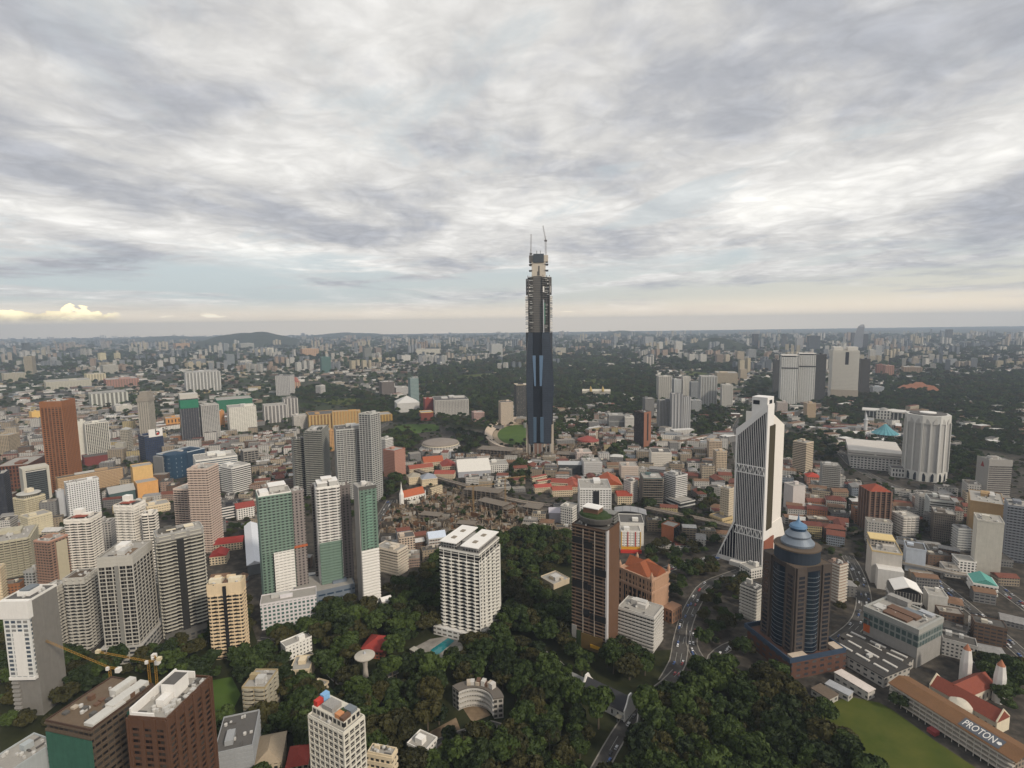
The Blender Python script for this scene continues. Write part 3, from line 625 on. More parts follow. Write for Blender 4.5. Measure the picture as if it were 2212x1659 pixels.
net_b = T('building_under_construction', 'bare storeys over teal netting, next to the white lattice tower', (1383, 1390, 1432), (1034, 1092), (.08, .12, .12), 'b', fh=4, bh=.25, bc=(.20, .17, .14), glass='k', dep=24, plant=2, ww=.9, wh=.8)
latt = T('hotel_tower', 'white tower with diamond lattice cladding and dark flank', (1434, 1460, 1485), (1030, 1092), (.50, .49, .48), 's', fh=3.2, bay=3, p=.5, bh=.5, glass='k', bc=(.6, .59, .57), plant=2, short='white lattice tower')
lattp = T('shop_block', 'dark podium with white zigzag fascia below the lattice tower', (1440, 1470, 1500), (1086, 1102), (.05, .05, .05), 'b', fh=6, bh=.3, bc='LG', plant=0)
orsch = T('school_block', 'cream school block with a bright orange red roof', (1290, 1298, 1344), (1048, 1066), 'CR', 'b', fh=4, bh=.4, roof='g', rc=(.32, .08, .035), dep=16, th=8, short='orange roofed school')
redrf = T('school_block', 'hall with a crimson gabled roof at the edge of the trees', (1328, 1334, 1366), (1072, 1090), 'CR', 'p', roof='g', rc=(.26, .05, .03), dep=14, th=12)
for lab, xs, ys, th, rc in (
        ('long red roofed school wing sloping toward the building site', (1146, 1150, 1180), (1032, 1042), 35, (.22, .05, .038)), ('red roofed school wing in the middle of the school court', (1158, 1162, 1190), (1040, 1054), 30, (.25, .055, .04)),
        ('red roofed school wing with cream gables facing the lawn', (1186, 1190, 1246), (1042, 1056), -10, (.22, .055, .038)), ('lowest red roofed school wing above a grass bank', (1190, 1194, 1236), (1060, 1074), 10, (.27, .07, .045)),
        ('thin red roofed school wing beside the viaduct', (1152, 1156, 1192), (1054, 1066), 12, (.30, .06, .045)), ('red roofed school wing behind the white slab with black slot', (1224, 1229, 1252), (1052, 1066), 5, (.30, .08, .05)),
        ('school wing with a saw tooth orange roof', (911, 916, 958), (1000, 1012), 8, (.33, .09, .04)), ('maroon roofed school wing next to a black box hall', (950, 955, 986), (1008, 1022), 8, (.24, .05, .04)),
        ('long brick red roofed wing beside the railway', (880, 885, 936), (1014, 1026), 12, (.26, .075, .05)), ('brick red roofed wing with pink verandas', (932, 938, 980), (1024, 1036), -12, (.27, .07, .05))):
    T('school_block', lab, xs, ys, 'BG', 'b', fh=4, bh=.35, roof='g', rc=rc, dep=11, th=th, group='red roofed school wings')
blk = T('hall', 'black windowless box hall', (987, 991, 1027), (1000, 1018), 'DK', 'x', dep=24, plant=0)
wlong = T('office_block', 'long white building with a regular window grid', (1050, 1055, 1098), (1006, 1022), (.60, .58, .54), 'p', fh=4, bay=4, dep=14, plant=1, short='long white window grid building')
wroof = T('hall', 'hall under a broad white vaulted roof', (984, 990, 1060), (1020, 1032), (.34, .35, .38), 'x', roof='g', rc=(.58, .56, .52), dep=24)
gtan = T('school_block', 'cream school with grey hipped roof by the church', (879, 884, 910), (1032, 1048), 'CR', 'b', fh=4, bh=.4, roof='h', rc=(.30, .27, .22), dep=16)
gtan2 = T('school_block', 'cream school with slate blue roof by the church', (906, 912, 944), (1036, 1052), 'CR', 'b', fh=4, bh=.4, roof='h', rc=(.26, .28, .32), dep=16)
gtan3 = T('hall', 'tan roofed hall angled along the lane', (925, 932, 956), (1058, 1072), 'CR', 'p', roof='g', rc=(.34, .28, .19), dep=16, th=40)
# flats beyond the grey framed tower
yf1 = T('apartment_block', 'ochre and yellow flats with brown stripes, nearest of the yellow row', (712, 718, 776), (890, 926), (.48, .28, .10), 'v', fh=3, bay=9, fw=4, fp=1, fc=(.42, .30, .14), glass='k', dep=16, plant=1, th=-6, short='yellow striped flats')
yf2 = T('apartment_block', 'yellow flats with brown stripes, middle of the yellow row', (662, 668, 726), (898, 930), (.46, .27, .10), 'v', fh=3, bay=9, fw=4, fp=1, fc=(.43, .31, .14), glass='k', dep=16, plant=1)
yf3 = T('apartment_block', 'white flats at the end of the yellow row', (630, 634, 664), (900, 928), (.52, .49, .45), 'p', dep=14, plant=1)
yf4 = T('apartment_block', 'orange yellow flats seen beyond the slim framed twin', (800, 806, 846), (898, 912), (.50, .32, .10), 'v', fh=3, bay=9, fw=4, fp=1, dep=14, plant=0)
yf5 = T('apartment_block', 'narrow orange slab of flats behind the dark zigzag towers', (708, 711, 722), (930, 975), (.52, .30, .13), 'p', dep=14)
gs1 = T('apartment_block', 'grey white flats with pink roof line, lower of two rows', (567, 571, 618), (878, 915), (.36, .34, .33), 'v', fh=3, bay=11, fw=2.5, fp=1, fc=(.55, .53, .5), glass='k', dep=18, plant=1)
gs2 = T('apartment_block', 'grey flats with white ribs, upper of two rows', (610, 614, 642), (862, 902), (.33, .31, .30), 'v', fh=3, bay=11, fw=2.5, fp=1, fc=(.55, .53, .5), glass='k', dep=18, plant=1)
str_t = T('apartment_tower', 'white edged grey slab tower above the grey white flats', (595, 626, 635), (812, 854), (.34, .33, .33), 'v', fh=3.2, bay=7, fw=1.5, fc=(.6, .58, .55), glass='k', plant=1, short='white edged slab tower')
domeb = T('office_block', 'white rounded block with tiered drum roof in the park', (682, 692, 702), (834, 858), (.50, .48, .46), 'b', fh=3.6, bh=.5, plant=2, short='white tiered block')
lattt = T('office_tower', 'teal grey tower with a chequered skin and crown', (881, 886, 904), (818, 880), (.22, .27, .27), 'p', fh=5, bay=3.5, ww=.55, wh=.5, glass='g', dep=26, plant=1, short='teal chequered tower')
dkbr = T('office_block', 'dark taupe block with twin humps', (818, 824, 852), (826, 856), (.17, .145, .13), 'p', dep=30, plant=2)
wlowp = T('office_block', 'long white low block between the taupe block and teal tower', (851, 855, 882), (838, 854), (.5, .48, .46), 'p', dep=24, plant=1)
redb = T('shopping_mall', 'dark red block with a small yellow roof house', (914, 918, 940), (862, 896), (.20, .05, .04), 'x', dep=24, plant=1, rc='RD')
redl = T('shop_block', 'low dark red block with yellow fascia', (905, 909, 936), (892, 910), (.18, .05, .035), 'x', dep=18, rc='YL', plant=0)
wsl = T('apartment_block', 'twin white slab blocks with pitted balconies', (934, 939, 1012), (866, 902), (.46, .44, .41), 'g', fh=3.2, bay=5, bh=.4, fw=.7, glass='k', dep=22, plant=3, short='twin white slabs')
pnk = T('office_block', 'small pink and grey stepped block', (1019, 1024, 1046), (892, 912), (.44, .30, .27), 'b', fh=4, dep=16, plant=1)
bgt = T('office_tower', 'cream tower with arched window columns', (1077, 1082, 1108), (870, 920), (.50, .42, .34), 'v', fh=3.5, bay=4, fw=1.2, dep=22, plant=1, short='cream arched tower')
dkw = T('apartment_tower', 'black tower with white balcony rows beside the unfinished skyscraper', (1110, 1115, 1142), (832, 906), (.045, .045, .045), 'p', fh=3.2, bay=5, ww=.3, wh=.4, glass='y', dep=26, plant=1, rc='CR', bright=1)
angw = T('hall', 'angular white event hall at the foot of the teal tower', (852, 858, 906), (872, 892), (.48, .47, .45), 'x', roof='h', rc=(.5, .49, .47), dep=40)

T('house', 'courtyard ruin of tan walls in the wood beside the brown tower with roof garden', (1166, 1196, 1230), (1264, 1274), 'BG', 'x', plant=3, fh=4)
for lab, A, B, dp, h_, rc in (('broad low shopping block with black roof and white strips', (1790, 1416), (1908, 1486), 34, 9, (.05, .047, .045)), ('rear low shopping block with black roof', (1812, 1392), (1950, 1458), 22, 8, (.06, .055, .05)),
                              ('long pinkish white flat roofed shed by the dry lawn', (1802, 1470), (1874, 1514), 9, 7, (.58, .52, .48)), ('shed with striped grey roof between brown podium and pinkish shed', (1782, 1490), (1832, 1516), 8, 5, (.33, .34, .36)),
                              ('brown roofed pavilion court below the brown podium', (1752, 1500), (1790, 1524), 12, 5, (.13, .10, .075))):
    a_, b_ = ground(*A), ground(*B); d_ = b_ - a_; L_ = float(np.hypot(d_[0], d_[1])); t_ = math.atan2(d_[1], d_[0])
    o_ = root('shopping_block', lab, 'low building', a_, t_)
    put('wall', MB().box(0, 0, 0, L_, dp, h_).mesh('wall', facade((.40, .38, .35), fh=4.5, bay=6, ww=.5, wh=.4)), o_)
    put('roof', MB().box(-.4, -.4, h_ + .01, L_ + .4, dp + .4, h_ + .6).mesh('roof', plain('low_roof', rc, .85, .35, .2)), o_)
    if dp > 15:
        for q in (.25, .6):
            for k in range(3): put('roof_strip', MB().box(L_ * (.06 + .32 * k), dp * q, h_ + .61, L_ * (.30 + .32 * k), dp * q + 2.2, h_ + 1.5).mesh('roof_strip', plain('strip_white', (.50, .48, .45))), o_)
        put('roof_tank', MB().box(L_ * .5, dp * .4, h_ + .61, L_ * .56, dp * .55, h_ + 3).mesh('roof_tank', unit_mat), o_)
    for k in range(4): TAKEN.append(((a_ + d_ * (k + .5) / 4)[0] - d_[1] / L_ * dp / 2, (a_ + d_ * (k + .5) / 4)[1] + d_[0] / L_ * dp / 2, max(dp * .6, L_ / 8)))
# ---------------------------------------------------------------- farther blocks: small in the picture
W2, B2, G2 = (.50, .48, .44), (.42, .35, .26), (.27, .28, .29)
FAR = [  # name, label, xs, ys, colour, style, extra
 ('apartment_tower', 'twin curved white tower with hat roof and a dark rear slab', (1686, 1690, 1724), (772, 872), (.56, .55, .52), 'v', dict(bay=7, fw=2.6, fc=(.6, .59, .56), glass='k', dep=40, short='twin curved white towers')),
 ('apartment_tower', 'curved white tower with hat roof joined to its twin', (1724, 1728, 1762), (768, 870), (.56, .55, .52), 'v', dict(bay=7, fw=2.6, fc=(.6, .59, .56), glass='k', dep=40)),
 ('office_tower', 'near black slab behind the twin curved white towers', (1758, 1762, 1786), (766, 868), (.035, .04, .05), 'p', dict(dep=40)),
 ('office_tower', 'dark slab on the far side of the twin curved white towers', (1670, 1673, 1688), (778, 854), (.05, .055, .065), 'p', dict(dep=40)),
 ('hotel_tower', 'white hotel tower with a tall dark notch and stone base', (1793, 1800, 1857), (758, 862), (.58, .55, .49), 'b', dict(fh=5.2, bh=.55, glass='k', dep=44, short='white notched hotel tower')),
 ('office_tower', 'dark tower beside the white notched hotel tower', (1856, 1859, 1881), (776, 852), (.05, .05, .055), 'p', dict(dep=40)),
 ('office_block', 'beige square block with brick window fields', (1736, 1744, 1763), (872, 902), (.44, .33, .22), 'p', dict(bay=3)),
 ('office_block', 'pinkish white block behind the tall white slanted tower', (1676, 1680, 1702), (870, 894), (.46, .40, .37), 'p', dict(dep=26)),
 ('apartment_tower', 'white tower with vertical ribs, first of the white cluster', (1419, 1424, 1450), (814, 862), W2, 'v', dict(bay=8, fw=2, dep=30, short='white ribbed cluster')),
 ('apartment_tower', 'white and glass tower, second of the white cluster', (1452, 1457, 1472), (820, 856), (.44, .45, .45), 'v', dict(bay=6, fw=2, dep=28)),
 ('apartment_tower', 'white stepped tower, third of the white cluster', (1472, 1476, 1491), (814, 856), W2, 'v', dict(bay=6, fw=2, dep=28)),
 ('apartment_tower', 'grey tower in the middle of the white cluster', (1490, 1494, 1512), (826, 862), G2, 'v', dict(bay=6, fw=2, dep=28)),
 ('apartment_tower', 'broad white tower with grey glass centre in the white cluster', (1510, 1515, 1549), (814, 878), (.42, .42, .41), 'v', dict(bay=9, fw=2.4, dep=34)),
 ('apartment_tower', 'white slim tower with dark cap at the end of the white cluster', (1557, 1561, 1583), (832, 884), W2, 'v', dict(bay=5, fw=2, dep=26)),
 ('office_block', 'grey block with a sign panel before the white cluster', (1490, 1494, 1516), (866, 892), (.32, .33, .34), 'p', dict(dep=26)),
 ('office_tower', 'grey office tower flared at the foot', (1420, 1425, 1450), (866, 930), (.16, .165, .17), 'v', dict(bay=4, fw=.9, fc=(.32, .32, .32), dep=28, short='flared grey tower')),
 ('office_tower', 'grey office tower with arched top, taller neighbour of the flared tower', (1448, 1453, 1474), (852, 934), (.20, .20, .21), 'v', dict(bay=9, fw=4, fc=(.36, .36, .36), dep=28)),
 ('office_tower', 'grey office tower with white edge fins beside the arched one', (1474, 1478, 1491), (858, 932), (.22, .22, .23), 'v', dict(bay=6, fw=3, fc=(.4, .4, .4), dep=28)),
 ('office_tower', 'dark grey block with white corner behind the flared tower', (1388, 1394, 1414), (862, 906), (.18, .18, .185), 'p', dict(dep=28)),
 ('apartment_block', 'wide beige block behind the white cluster', (1544, 1549, 1594), (806, 830), B2, 'p', dict(dep=30)),
 ('apartment_tower', 'beige twin block at the edge of the park', (1595, 1600, 1614), (798, 820), B2, 'p', dict(dep=26)),
 ('office_tower', 'black tower rising above the wooded ridge', (1624, 1628, 1639), (722, 756), (.03, .035, .045), 'p', dict(dep=60)),
 ('apartment_tower', 'tan block on the hazy slope below the ridge', (1588, 1593, 1608), (760, 784), B2, 'p', dict(dep=50)),
 ('apartment_tower', 'greyish block beside the tan one on the hazy slope', (1612, 1617, 1634), (756, 780), G2, 'p', dict(dep=50)),
 ('office_tower', 'dark blue slab in the hazy business quarter', (1743, 1748, 1773), (726, 762), (.05, .065, .08), 'p', dict(dep=70)),
 ('office_tower', 'pale slab with dark frame in the hazy business quarter', (1718, 1722, 1736), (730, 760), (.42, .42, .43), 'p', dict(dep=60)),
 ('office_tower', 'slim dark tower in the hazy business quarter', (1688, 1691, 1700), (722, 756), (.07, .08, .09), 'p', dict(dep=60)),
 ('office_tower', 'dark tower partly behind the pointed tower', (1861, 1864, 1876), (722, 757), (.05, .055, .07), 'p', dict(dep=60)),
 ('office_tower', 'low dark tower on the near side of the pointed tower', (1838, 1841, 1848), (719, 752), (.07, .07, .08), 'p', dict(dep=50)),
 ('office_tower', 'lone dark tower far out on the plain', (2042, 2046, 2059), (712, 740), (.06, .06, .065), 'p', dict(dep=80)),
 ('apartment_tower', 'white tower with rounded top at the park edge', (1889, 1893, 1906), (747, 780), (.42, .43, .43), 'p', dict(dep=40)),
 ('apartment_tower', 'pale tower with white cap near the dark park towers', (1876, 1880, 1892), (756, 786), W2, 'p', dict(dep=40)),
 ('apartment_block', 'white cube like block beyond the park', (1938, 1943, 1953), (760, 776), W2, 'p', dict(dep=50)),
 ('apartment_block', 'dusky red block of flats at the park edge', (1892, 1896, 1914), (788, 810), (.27, .12, .085), 'v', dict(bay=9, fw=3, dep=26)),
 ('apartment_block', 'salmon block of flats paired with the dusky red one', (1908, 1914, 1931), (790, 814), (.42, .22, .16), 'v', dict(bay=9, fw=3, dep=26)),
 ('apartment_block', 'row of tan flats beyond the park', (1948, 1953, 1992), (793, 810), (.36, .26, .18), 'v', dict(bay=12, fw=4, dep=26)),
 ('office_block', 'low bluish white modern block before the notched hotel', (1880, 1886, 1910), (836, 852), (.40, .43, .47), 'p', dict(dep=30)),
 ('apartment_tower', 'tan tower near the picture edge far out', (50, 68, 76), (770, 808), (.33, .28, .20), 'p', dict()),
 ('office_tower', 'hazy dark tower behind the tan one', (46, 52, 64), (741, 772), (.05, .065, .075), 'p', dict(dep=50)),
 ('apartment_tower', 'grey green tower between two pale rows', (104, 108, 123), (772, 798), G2, 'p', dict(dep=40)),
 ('apartment_tower', 'yellowish tower, first of a far pair', (211, 215, 228), (763, 790), (.50, .45, .30), 'v', dict(bay=9, fw=3, dep=30)),
 ('apartment_tower', 'yellowish tower, second of a far pair', (246, 250, 259), (763, 784), (.50, .45, .30), 'v', dict(bay=9, fw=3, dep=30)),
 ('apartment_block', 'pale blocks stepping down below the yellowish pair', (216, 222, 255), (790, 808), (.40, .38, .33), 'p', dict(dep=30)),
 ('apartment_tower', 'grey tower before the wooded hill, lighter of two', (470, 473, 480), (742, 768), (.42, .42, .40), 'p', dict(dep=36)),
 ('apartment_tower', 'grey tower before the wooded hill, darker of two', (480, 483, 493), (742, 766), (.22, .24, .25), 'p', dict(dep=36)),
 ('office_tower', 'blue grey tower nearest the wooded hill', (485, 489, 506), (766, 796), (.19, .22, .24), 'p', dict(dep=36)),
 ('apartment_block', 'white striped block at the foot of the wooded hill', (514, 519, 544), (780, 796), W2, 'v', dict(bay=10, fw=4, dep=26)),
 ('apartment_block', 'pale grey towers on the flank of the wooded hill', (515, 520, 548), (742, 758), (.33, .33, .30), 'v', dict(bay=14, fw=6, dep=40)),
 ('apartment_block', 'orange block below the crest of the wooded hill', (374, 380, 409), (742, 756), (.46, .28, .15), 'v', dict(bay=14, fw=5, dep=40)),
 ('apartment_block', 'square tan block far across the plain', (158, 162, 181), (747, 758), (.38, .30, .22), 'p', dict(dep=50)),
 ('apartment_block', 'long pale beige row of flats', (95, 100, 196), (826, 844), (.42, .40, .33), 'v', dict(bay=12, fw=4, dep=24, short='long pale beige row')),
 ('apartment_block', 'low dusky red row of flats', (224, 230, 299), (821, 838), (.34, .18, .14), 'v', dict(bay=12, fw=4, dep=24)),
 ('office_block', 'long grey block with a row of tall white panels', (193, 198, 274), (852, 880), (.24, .24, .22), 'v', dict(bay=14, fw=6, dep=30, short='grey block with white panels', fc=(.5, .5, .45))),
 ('office_block', 'white louvred block beside the long panelled one', (246, 250, 284), (878, 894), (.55, .53, .48), 'b', dict(dep=26)),
 ('apartment_block', 'yellow cream block above the long pale row', (183, 188, 227), (809, 823), (.52, .46, .32), 'v', dict(bay=14, fw=5, dep=26)),
 ('apartment_block', 'dull beige block close to the picture edge', (4, 9, 55), (808, 824), (.34, .31, .24), 'v', dict(bay=14, fw=5, dep=26)),
 ('apartment_tower', 'tower shrouded in teal netting', (690, 694, 714), (772, 806), (.05, .14, .13), 'p', dict(dep=40)),
 ('apartment_tower', 'bare grey concrete tower with green net at its foot', (783, 787, 802), (752, 784), (.18, .19, .18), 'p', dict(dep=40)),
 ('office_tower', 'brown grey tower with flared top', (808, 812, 824), (752, 778), (.22, .18, .16), 'p', dict(dep=40)),
 ('apartment_block', 'white block by the railway yard', (863, 868, 886), (768, 784), W2, 'v', dict(bay=10, fw=4, dep=30)),
 ('apartment_tower', 'pale slab standing alone before the unfinished skyscraper', (1057, 1062, 1085), (744, 772), (.40, .40, .38), 'v', dict(bay=8, fw=3, dep=40, short='lone pale slab')),
 ('apartment_block', 'row of blue grey towers far out', (911, 916, 950), (733, 754), (.23, .25, .27), 'v', dict(bay=30, fw=12, dep=40)),
 ('apartment_block', 'darker blue grey block far out', (994, 999, 1022), (738, 756), (.16, .18, .20), 'p', dict(dep=50)),
 ('apartment_block', 'long cream row beyond the railway', (894, 899, 950), (755, 769), (.48, .45, .38), 'v', dict(bay=16, fw=6, dep=30)),
 ('apartment_tower', 'yellow cream tower, first of a sunlit row', (547, 551, 561), (756, 772), (.54, .46, .30), 'v', dict(bay=9, fw=4, dep=36)),
 ('apartment_tower', 'yellow cream tower, second of a sunlit row', (561, 565, 571), (754, 771), (.54, .46, .30), 'v', dict(bay=9, fw=4, dep=36)),
 ('apartment_tower', 'bright white tower at the end of a sunlit row', (573, 577, 590), (752, 768), (.58, .55, .46), 'v', dict(bay=9, fw=4, dep=36)),
 ('apartment_block', 'orange tan group of towers', (648, 653, 688), (754, 775), (.42, .27, .17), 'v', dict(bay=16, fw=6, dep=40)),
 ('apartment_block', 'long cream and pink row of flats', (698, 703, 773), (761, 776), (.46, .37, .28), 'v', dict(bay=14, fw=5, dep=30)),
 ('apartment_block', 'sunlit red roofed row of walk up flats', (633, 638, 763), (826, 840), (.46, .30, .21), 'v', dict(bay=14, fw=5, dep=22, roof='g', rc=(.32, .10, .06))),
 ('apartment_tower', 'tall white tower among hazy slopes', (1456, 1460, 1474), (738, 764), W2, 'v', dict(bay=9, fw=4, dep=50)),
 ('apartment_tower', 'narrow white tower among hazy slopes', (1419, 1423, 1432), (739, 758), W2, 'v', dict(bay=9, fw=4, dep=50)),
 ('apartment_block', 'pair of white spired towers on the park slope', (1486, 1490, 1501), (766, 788), W2, 'v', dict(bay=8, fw=3, dep=34)),
 ('apartment_block', 'second pair of white spired towers on the park slope', (1510, 1514, 1526), (766, 790), W2, 'v', dict(bay=8, fw=3, dep=34)),
 ('apartment_tower', 'brown slab beside a beige slab on the park slope', (1545, 1549, 1563), (766, 790), (.24, .19, .15), 'p', dict(dep=40)),
 ('apartment_tower', 'beige slab beside a brown slab on the park slope', (1564, 1568, 1577), (767, 789), (.48, .42, .32), 'p', dict(dep=40)),
 ('apartment_block', 'cream block on the wooded ridge above the park', (1301, 1306, 1320), (766, 778), (.48, .42, .34), 'v', dict(bay=10, fw=4, dep=30)),
 ('apartment_block', 'white block in a clearing of the park', (1306, 1311, 1327), (786, 796), W2, 'p', dict(dep=26)),
 ('apartment_block', 'cream block beside the unfinished skyscraper far out', (1196, 1200, 1222), (752, 770), (.46, .43, .36), 'v', dict(bay=10, fw=4, dep=30)),
 ('apartment_tower', 'slim grey tower under the distant low hill', (1324, 1327, 1335), (727, 748), (.26, .28, .30), 'p', dict(dep=50)),
 ('apartment_tower', 'pale hazy tower with a lighter neighbour', (1390, 1394, 1412), (728, 750), (.36, .37, .38), 'p', dict(dep=60)),
]
for nm, lab, xs, ys, col, st, kw in FAR:
    kw = dict(kw); kw.setdefault('glass', 'y'); kw.setdefault('fh', 3.4); kw.setdefault('plant', 1); kw.setdefault('fp', 1.2)
    q_ = T(nm, lab, xs, ys, col, st, **kw)
    x_, y_, z_ = q_['w'] / 2, q_['d'] / 2, q_['h']
    if 'notch' in lab and nm == 'hotel_tower':
        put('dark_notch', MB().box(-x_ * .05, -y_ - 1.2, z_ * .72, x_ * .22, -y_ - .95, z_ - 4).mesh('dark_notch', plain('notch_black', (.03, .03, .035))), q_['ob'])
        put('stone_base', MB().box(-x_ - 2, -y_ - 4, 0, x_ + 2, -y_ - .96, z_ * .2).mesh('stone_base', plain('base_stone', (.36, .31, .25))), q_['ob'])
        for a_, b_ in ((-.9, -.2), (.2, .95)): put('roof_frame', MB().box(a_ * x_, -y_ * .6, z_ + 1, b_ * x_, y_ * .6, z_ + 14).mesh('roof_frame', plain('frame_pale', (.58, .55, .5))), q_['ob'])
    if 'hat roof' in lab and nm == 'apartment_tower':
        put('dark_storey', MB().box(-x_ - 1.6, -y_ - 1.6, z_ * .76, x_ + 1.6, -y_ - .7, z_ * .785).mesh('dark_storey', plain('storey_dark', (.05, .05, .05))), q_['ob'])
        put('hat_roof', MB().box(-x_ * 1.05, -y_ - 2, z_ + 6, x_ * 1.05, y_, z_ + 8).mesh('hat_roof', plain('frame_pale', (.58, .55, .5))), q_['ob'])
        put('hat_storey', MB().box(-x_ * .8, -y_ * .8, z_ + .4, x_ * .8, y_ * .8, z_ + 5.99).mesh('hat_storey', plain('storey_dark', (.05, .05, .05))), q_['ob'])
# ---------------------------------------------------------------- details on the parametric buildings
def bands(i, name, x0, x1, y0, y1, z0, z1, step, th, mat):
    me = MB().box(x0, y0, 0, x1, y1, th).mesh(name, mat)
    z = z0
    while z < z1 - th:
        put(name, me, i['ob'], (0, 0, z)); z += step

def hw(i): return i['w'] / 2, i['d'] / 2, i['h']

green_net = facade((.14, .205, .165), (.012, .02, .018), 3.25, 4.2, .5, .5, bright=.05, var=.5)
netting = plain('netting', (.035, .105, .075), .9, .5, .3)
wht = plain('white_paint', (.70, .68, .65), .55, .15)
gls_d = plain('dark_glass', (.018, .022, .03), .12, .1, spec=.6)
gls_b = plain('blue_glass', (.025, .055, .10), .15, .15, spec=.6)
blk_m = plain('black_panel', (.02, .02, .022), .4, .1)
red_m = plain('red_paint', (.45, .04, .03), .6, .15)
blu_m = plain('blue_paint', (.20, .38, .62), .6, .15)
ora_m = plain('orange_paint', (.48, .22, .10), .7, .2)
yel_m = plain('yellow_paint', (.55, .30, .03), .5, .2)
brn_m = plain('brown_stone', (.13, .075, .05), .75, .25)
til_m = plain('clay_tile', (.24, .075, .034), .85, .35, .4)
tilr_m = plain('red_tile', (.20, .055, .035), .85, .35, .4)
grn_leaf = plain('hedge_green', (.03, .05, .018), .9, .5, .8)
gry_m = plain('grey_concrete', (.27, .26, .245), .8, .3)
dkc_m = plain('dark_concrete', (.10, .095, .09), .85, .35)
bei_m = plain('beige_concrete', (.42, .36, .29), .8, .3)
stl_m = plain('steel', (.40, .41, .43), .5, .2, metal=.3)
cream_m = plain('cream_render', (.62, .55, .42), .7, .25)

# netted trio
x, y, z = hw(gt1)
wb = facade((.68, .66, .63), (.03, .03, .035), 3.25, 4, .7, .55)
put('white_bay', MB().box(-x * .28, -y - .9, .01, x - .2, -y + .01, z * .47).mesh('white_bay', wb), gt1['ob'])
bands(gt1, 'white_balcony', -x * .3, x, -y - 2.0, -y - .91, 1.8, z * .48, 3.25, 1.15, wht)
put('netted_wall', MB().box(-x - .1, -y - .9, .02, -x * .3, -y + .02, z * .47).mesh('netted_wall', green_net), gt1['ob'])
put('painted_gap_shadow', MB().box(-x * .36, -y - 1.2, .03, -x * .29, -y - .91, z * .47).mesh('painted_gap_shadow', blk_m), gt1['ob'])  # solid black strip, painted shade between the netting and the white bay
put('roof_plate', MB().box(-x * .3, -y * .3, z + 6.6, x * .8, y * 1.0, z + 7.3).mesh('roof_plate', wht), gt1['ob'])
put('penthouse', MB().box(-x * .25, -y * .2, z + .4, x * .7, y * .9, z + 6.59).mesh('penthouse', plain('penthouse_wall', (.45, .44, .42))), gt1['ob'])
put('penthouse', MB().box(-x * .9, -y * .8, z + .4, -x * .35, y * .5, z + 3.4).mesh('penthouse', wht), gt1['ob'])
x, y, z = hw(gt1w)
put('hoist_deck', MB().box(-x - .8, -y - 1.6, z * .48, x + .8, -y - .01, z * .48 + 2.2).mesh('hoist_deck', plain('hoist_orange', (.42, .12, .05))), gt1w['ob'])
x, y, z = hw(gt2)
put('netted_wall', MB().box(-x - .2, -y - 1.6, .01, x + .2, -y - 1.01, z * .5).mesh('netted_wall', green_net), gt2['ob'])
bands(gt2, 'netted_balcony', -x, x * .9, -y - 2.6, -y - 1.61, 1.5, z * .5, 3.25, 1.3, plain('netted_band', (.16, .23, .19)))
for k, (a, b, c, d_) in enumerate(((-.95, .0, 4.5, -.9), (-.5, .5, 7.5, -.2), (.1, .95, 5.5, -.8))):
    put('roof_plate', MB().box(a * x, d_ * y, z + c, b * x, y * .9, z + c + .7).mesh('roof_plate', wht), gt2['ob'])
    put('penthouse', MB().box(a * x + .5, d_ * y + .5, z + .4 + k * .01, b * x - .5, y * .85, z + c - .01).mesh('penthouse', plain('penthouse_wall', (.45, .44, .42))), gt2['ob'])
x, y, z = hw(gt3)
put('flank_wall', MB().box(-x - .4, -y + .3, .01, -x - .01, y, z + 1).mesh('flank_wall', plain('flank', (.27, .255, .24), .85, .3)), gt3['ob'])
put('netted_wall', MB().box(-x + .5, -y - 1.5, z * .48, x, -y - .01, z - 2).mesh('netted_wall', green_net), gt3['ob'])
bands(gt3, 'netted_window', -x * .25, x * .4, -y - 1.9, -y - 1.51, z * .5, z - 6, 3.25, 1.5, plain('netted_band', (.17, .29, .225)))
put('white_bay', MB().box(-x + .5, -y - .9, .01, x, -y - .01, z * .479).mesh('white_bay', wb), gt3['ob'])
bands(gt3, 'white_balcony', -x + .2, x + .3, -y - 2.3, -y - .91, 1.6, z * .48, 3.25, 1.2, wht)
put('crown', MB().box(-x + .3, -y - .8, z - 1.99, x + .1, -y - .02, z + 1.6).mesh('crown', dkc_m), gt3['ob'])
# extra features of the left towers
x, y, z = hw(slab_grey)
put('glass_column', MB().box(-x - 1.8, -y * .12, 0, -x - .2, y * .2, z - 6).mesh('glass_column', plain('smoked_glass', (.03, .03, .03), .3, .1)), slab_grey['ob'])
put('crown_beam', MB().ring(x + .8, y + .8, 1.0, z - 5.5, z + .5).mesh('crown_beam', gry_m), slab_grey['ob'])
for q in (-.5, .3): put('roof_slab', MB().box(-x * .5, q * y - 3, z + 2.5, x * .3, q * y + 5, z + 3.2).mesh('roof_slab', cream_m), slab_grey['ob'])
put('podium', MB().box(-x - 12, -y, 0, x, y, 7).mesh('podium', facade((.12, .115, .105), fh=3.5, bay=5)), slab_grey['ob'])
x, y, z = hw(beige_front)
put('dark_slot', MB().box(-x - 1.4, -y * .12, 0, -x - .1, y * .08, z - 1).mesh('dark_slot', blk_m), beige_front['ob'])
for a, b in ((-.95, -.2), (.2, .95)): put('roof_wall', MB().box(-x * .6, a * y, z + .4, x * .2, b * y, z + 4.5).mesh('roof_wall', cream_m), beige_front['ob'])
put('roof_court', MB().box(-x * .5, -y * .15, z + .4, x * .5, y * .15, z + 1.4).mesh('roof_court', brn_m), beige_front['ob'])
x, y, z = hw(gw_tower)
put('grey_slot', MB().box(-x - 1.0, -y * .18, 8, -x - .2, y * .05, z - 7).mesh('grey_slot', plain('slot_grey', (.22, .215, .20))), gw_tower['ob'])
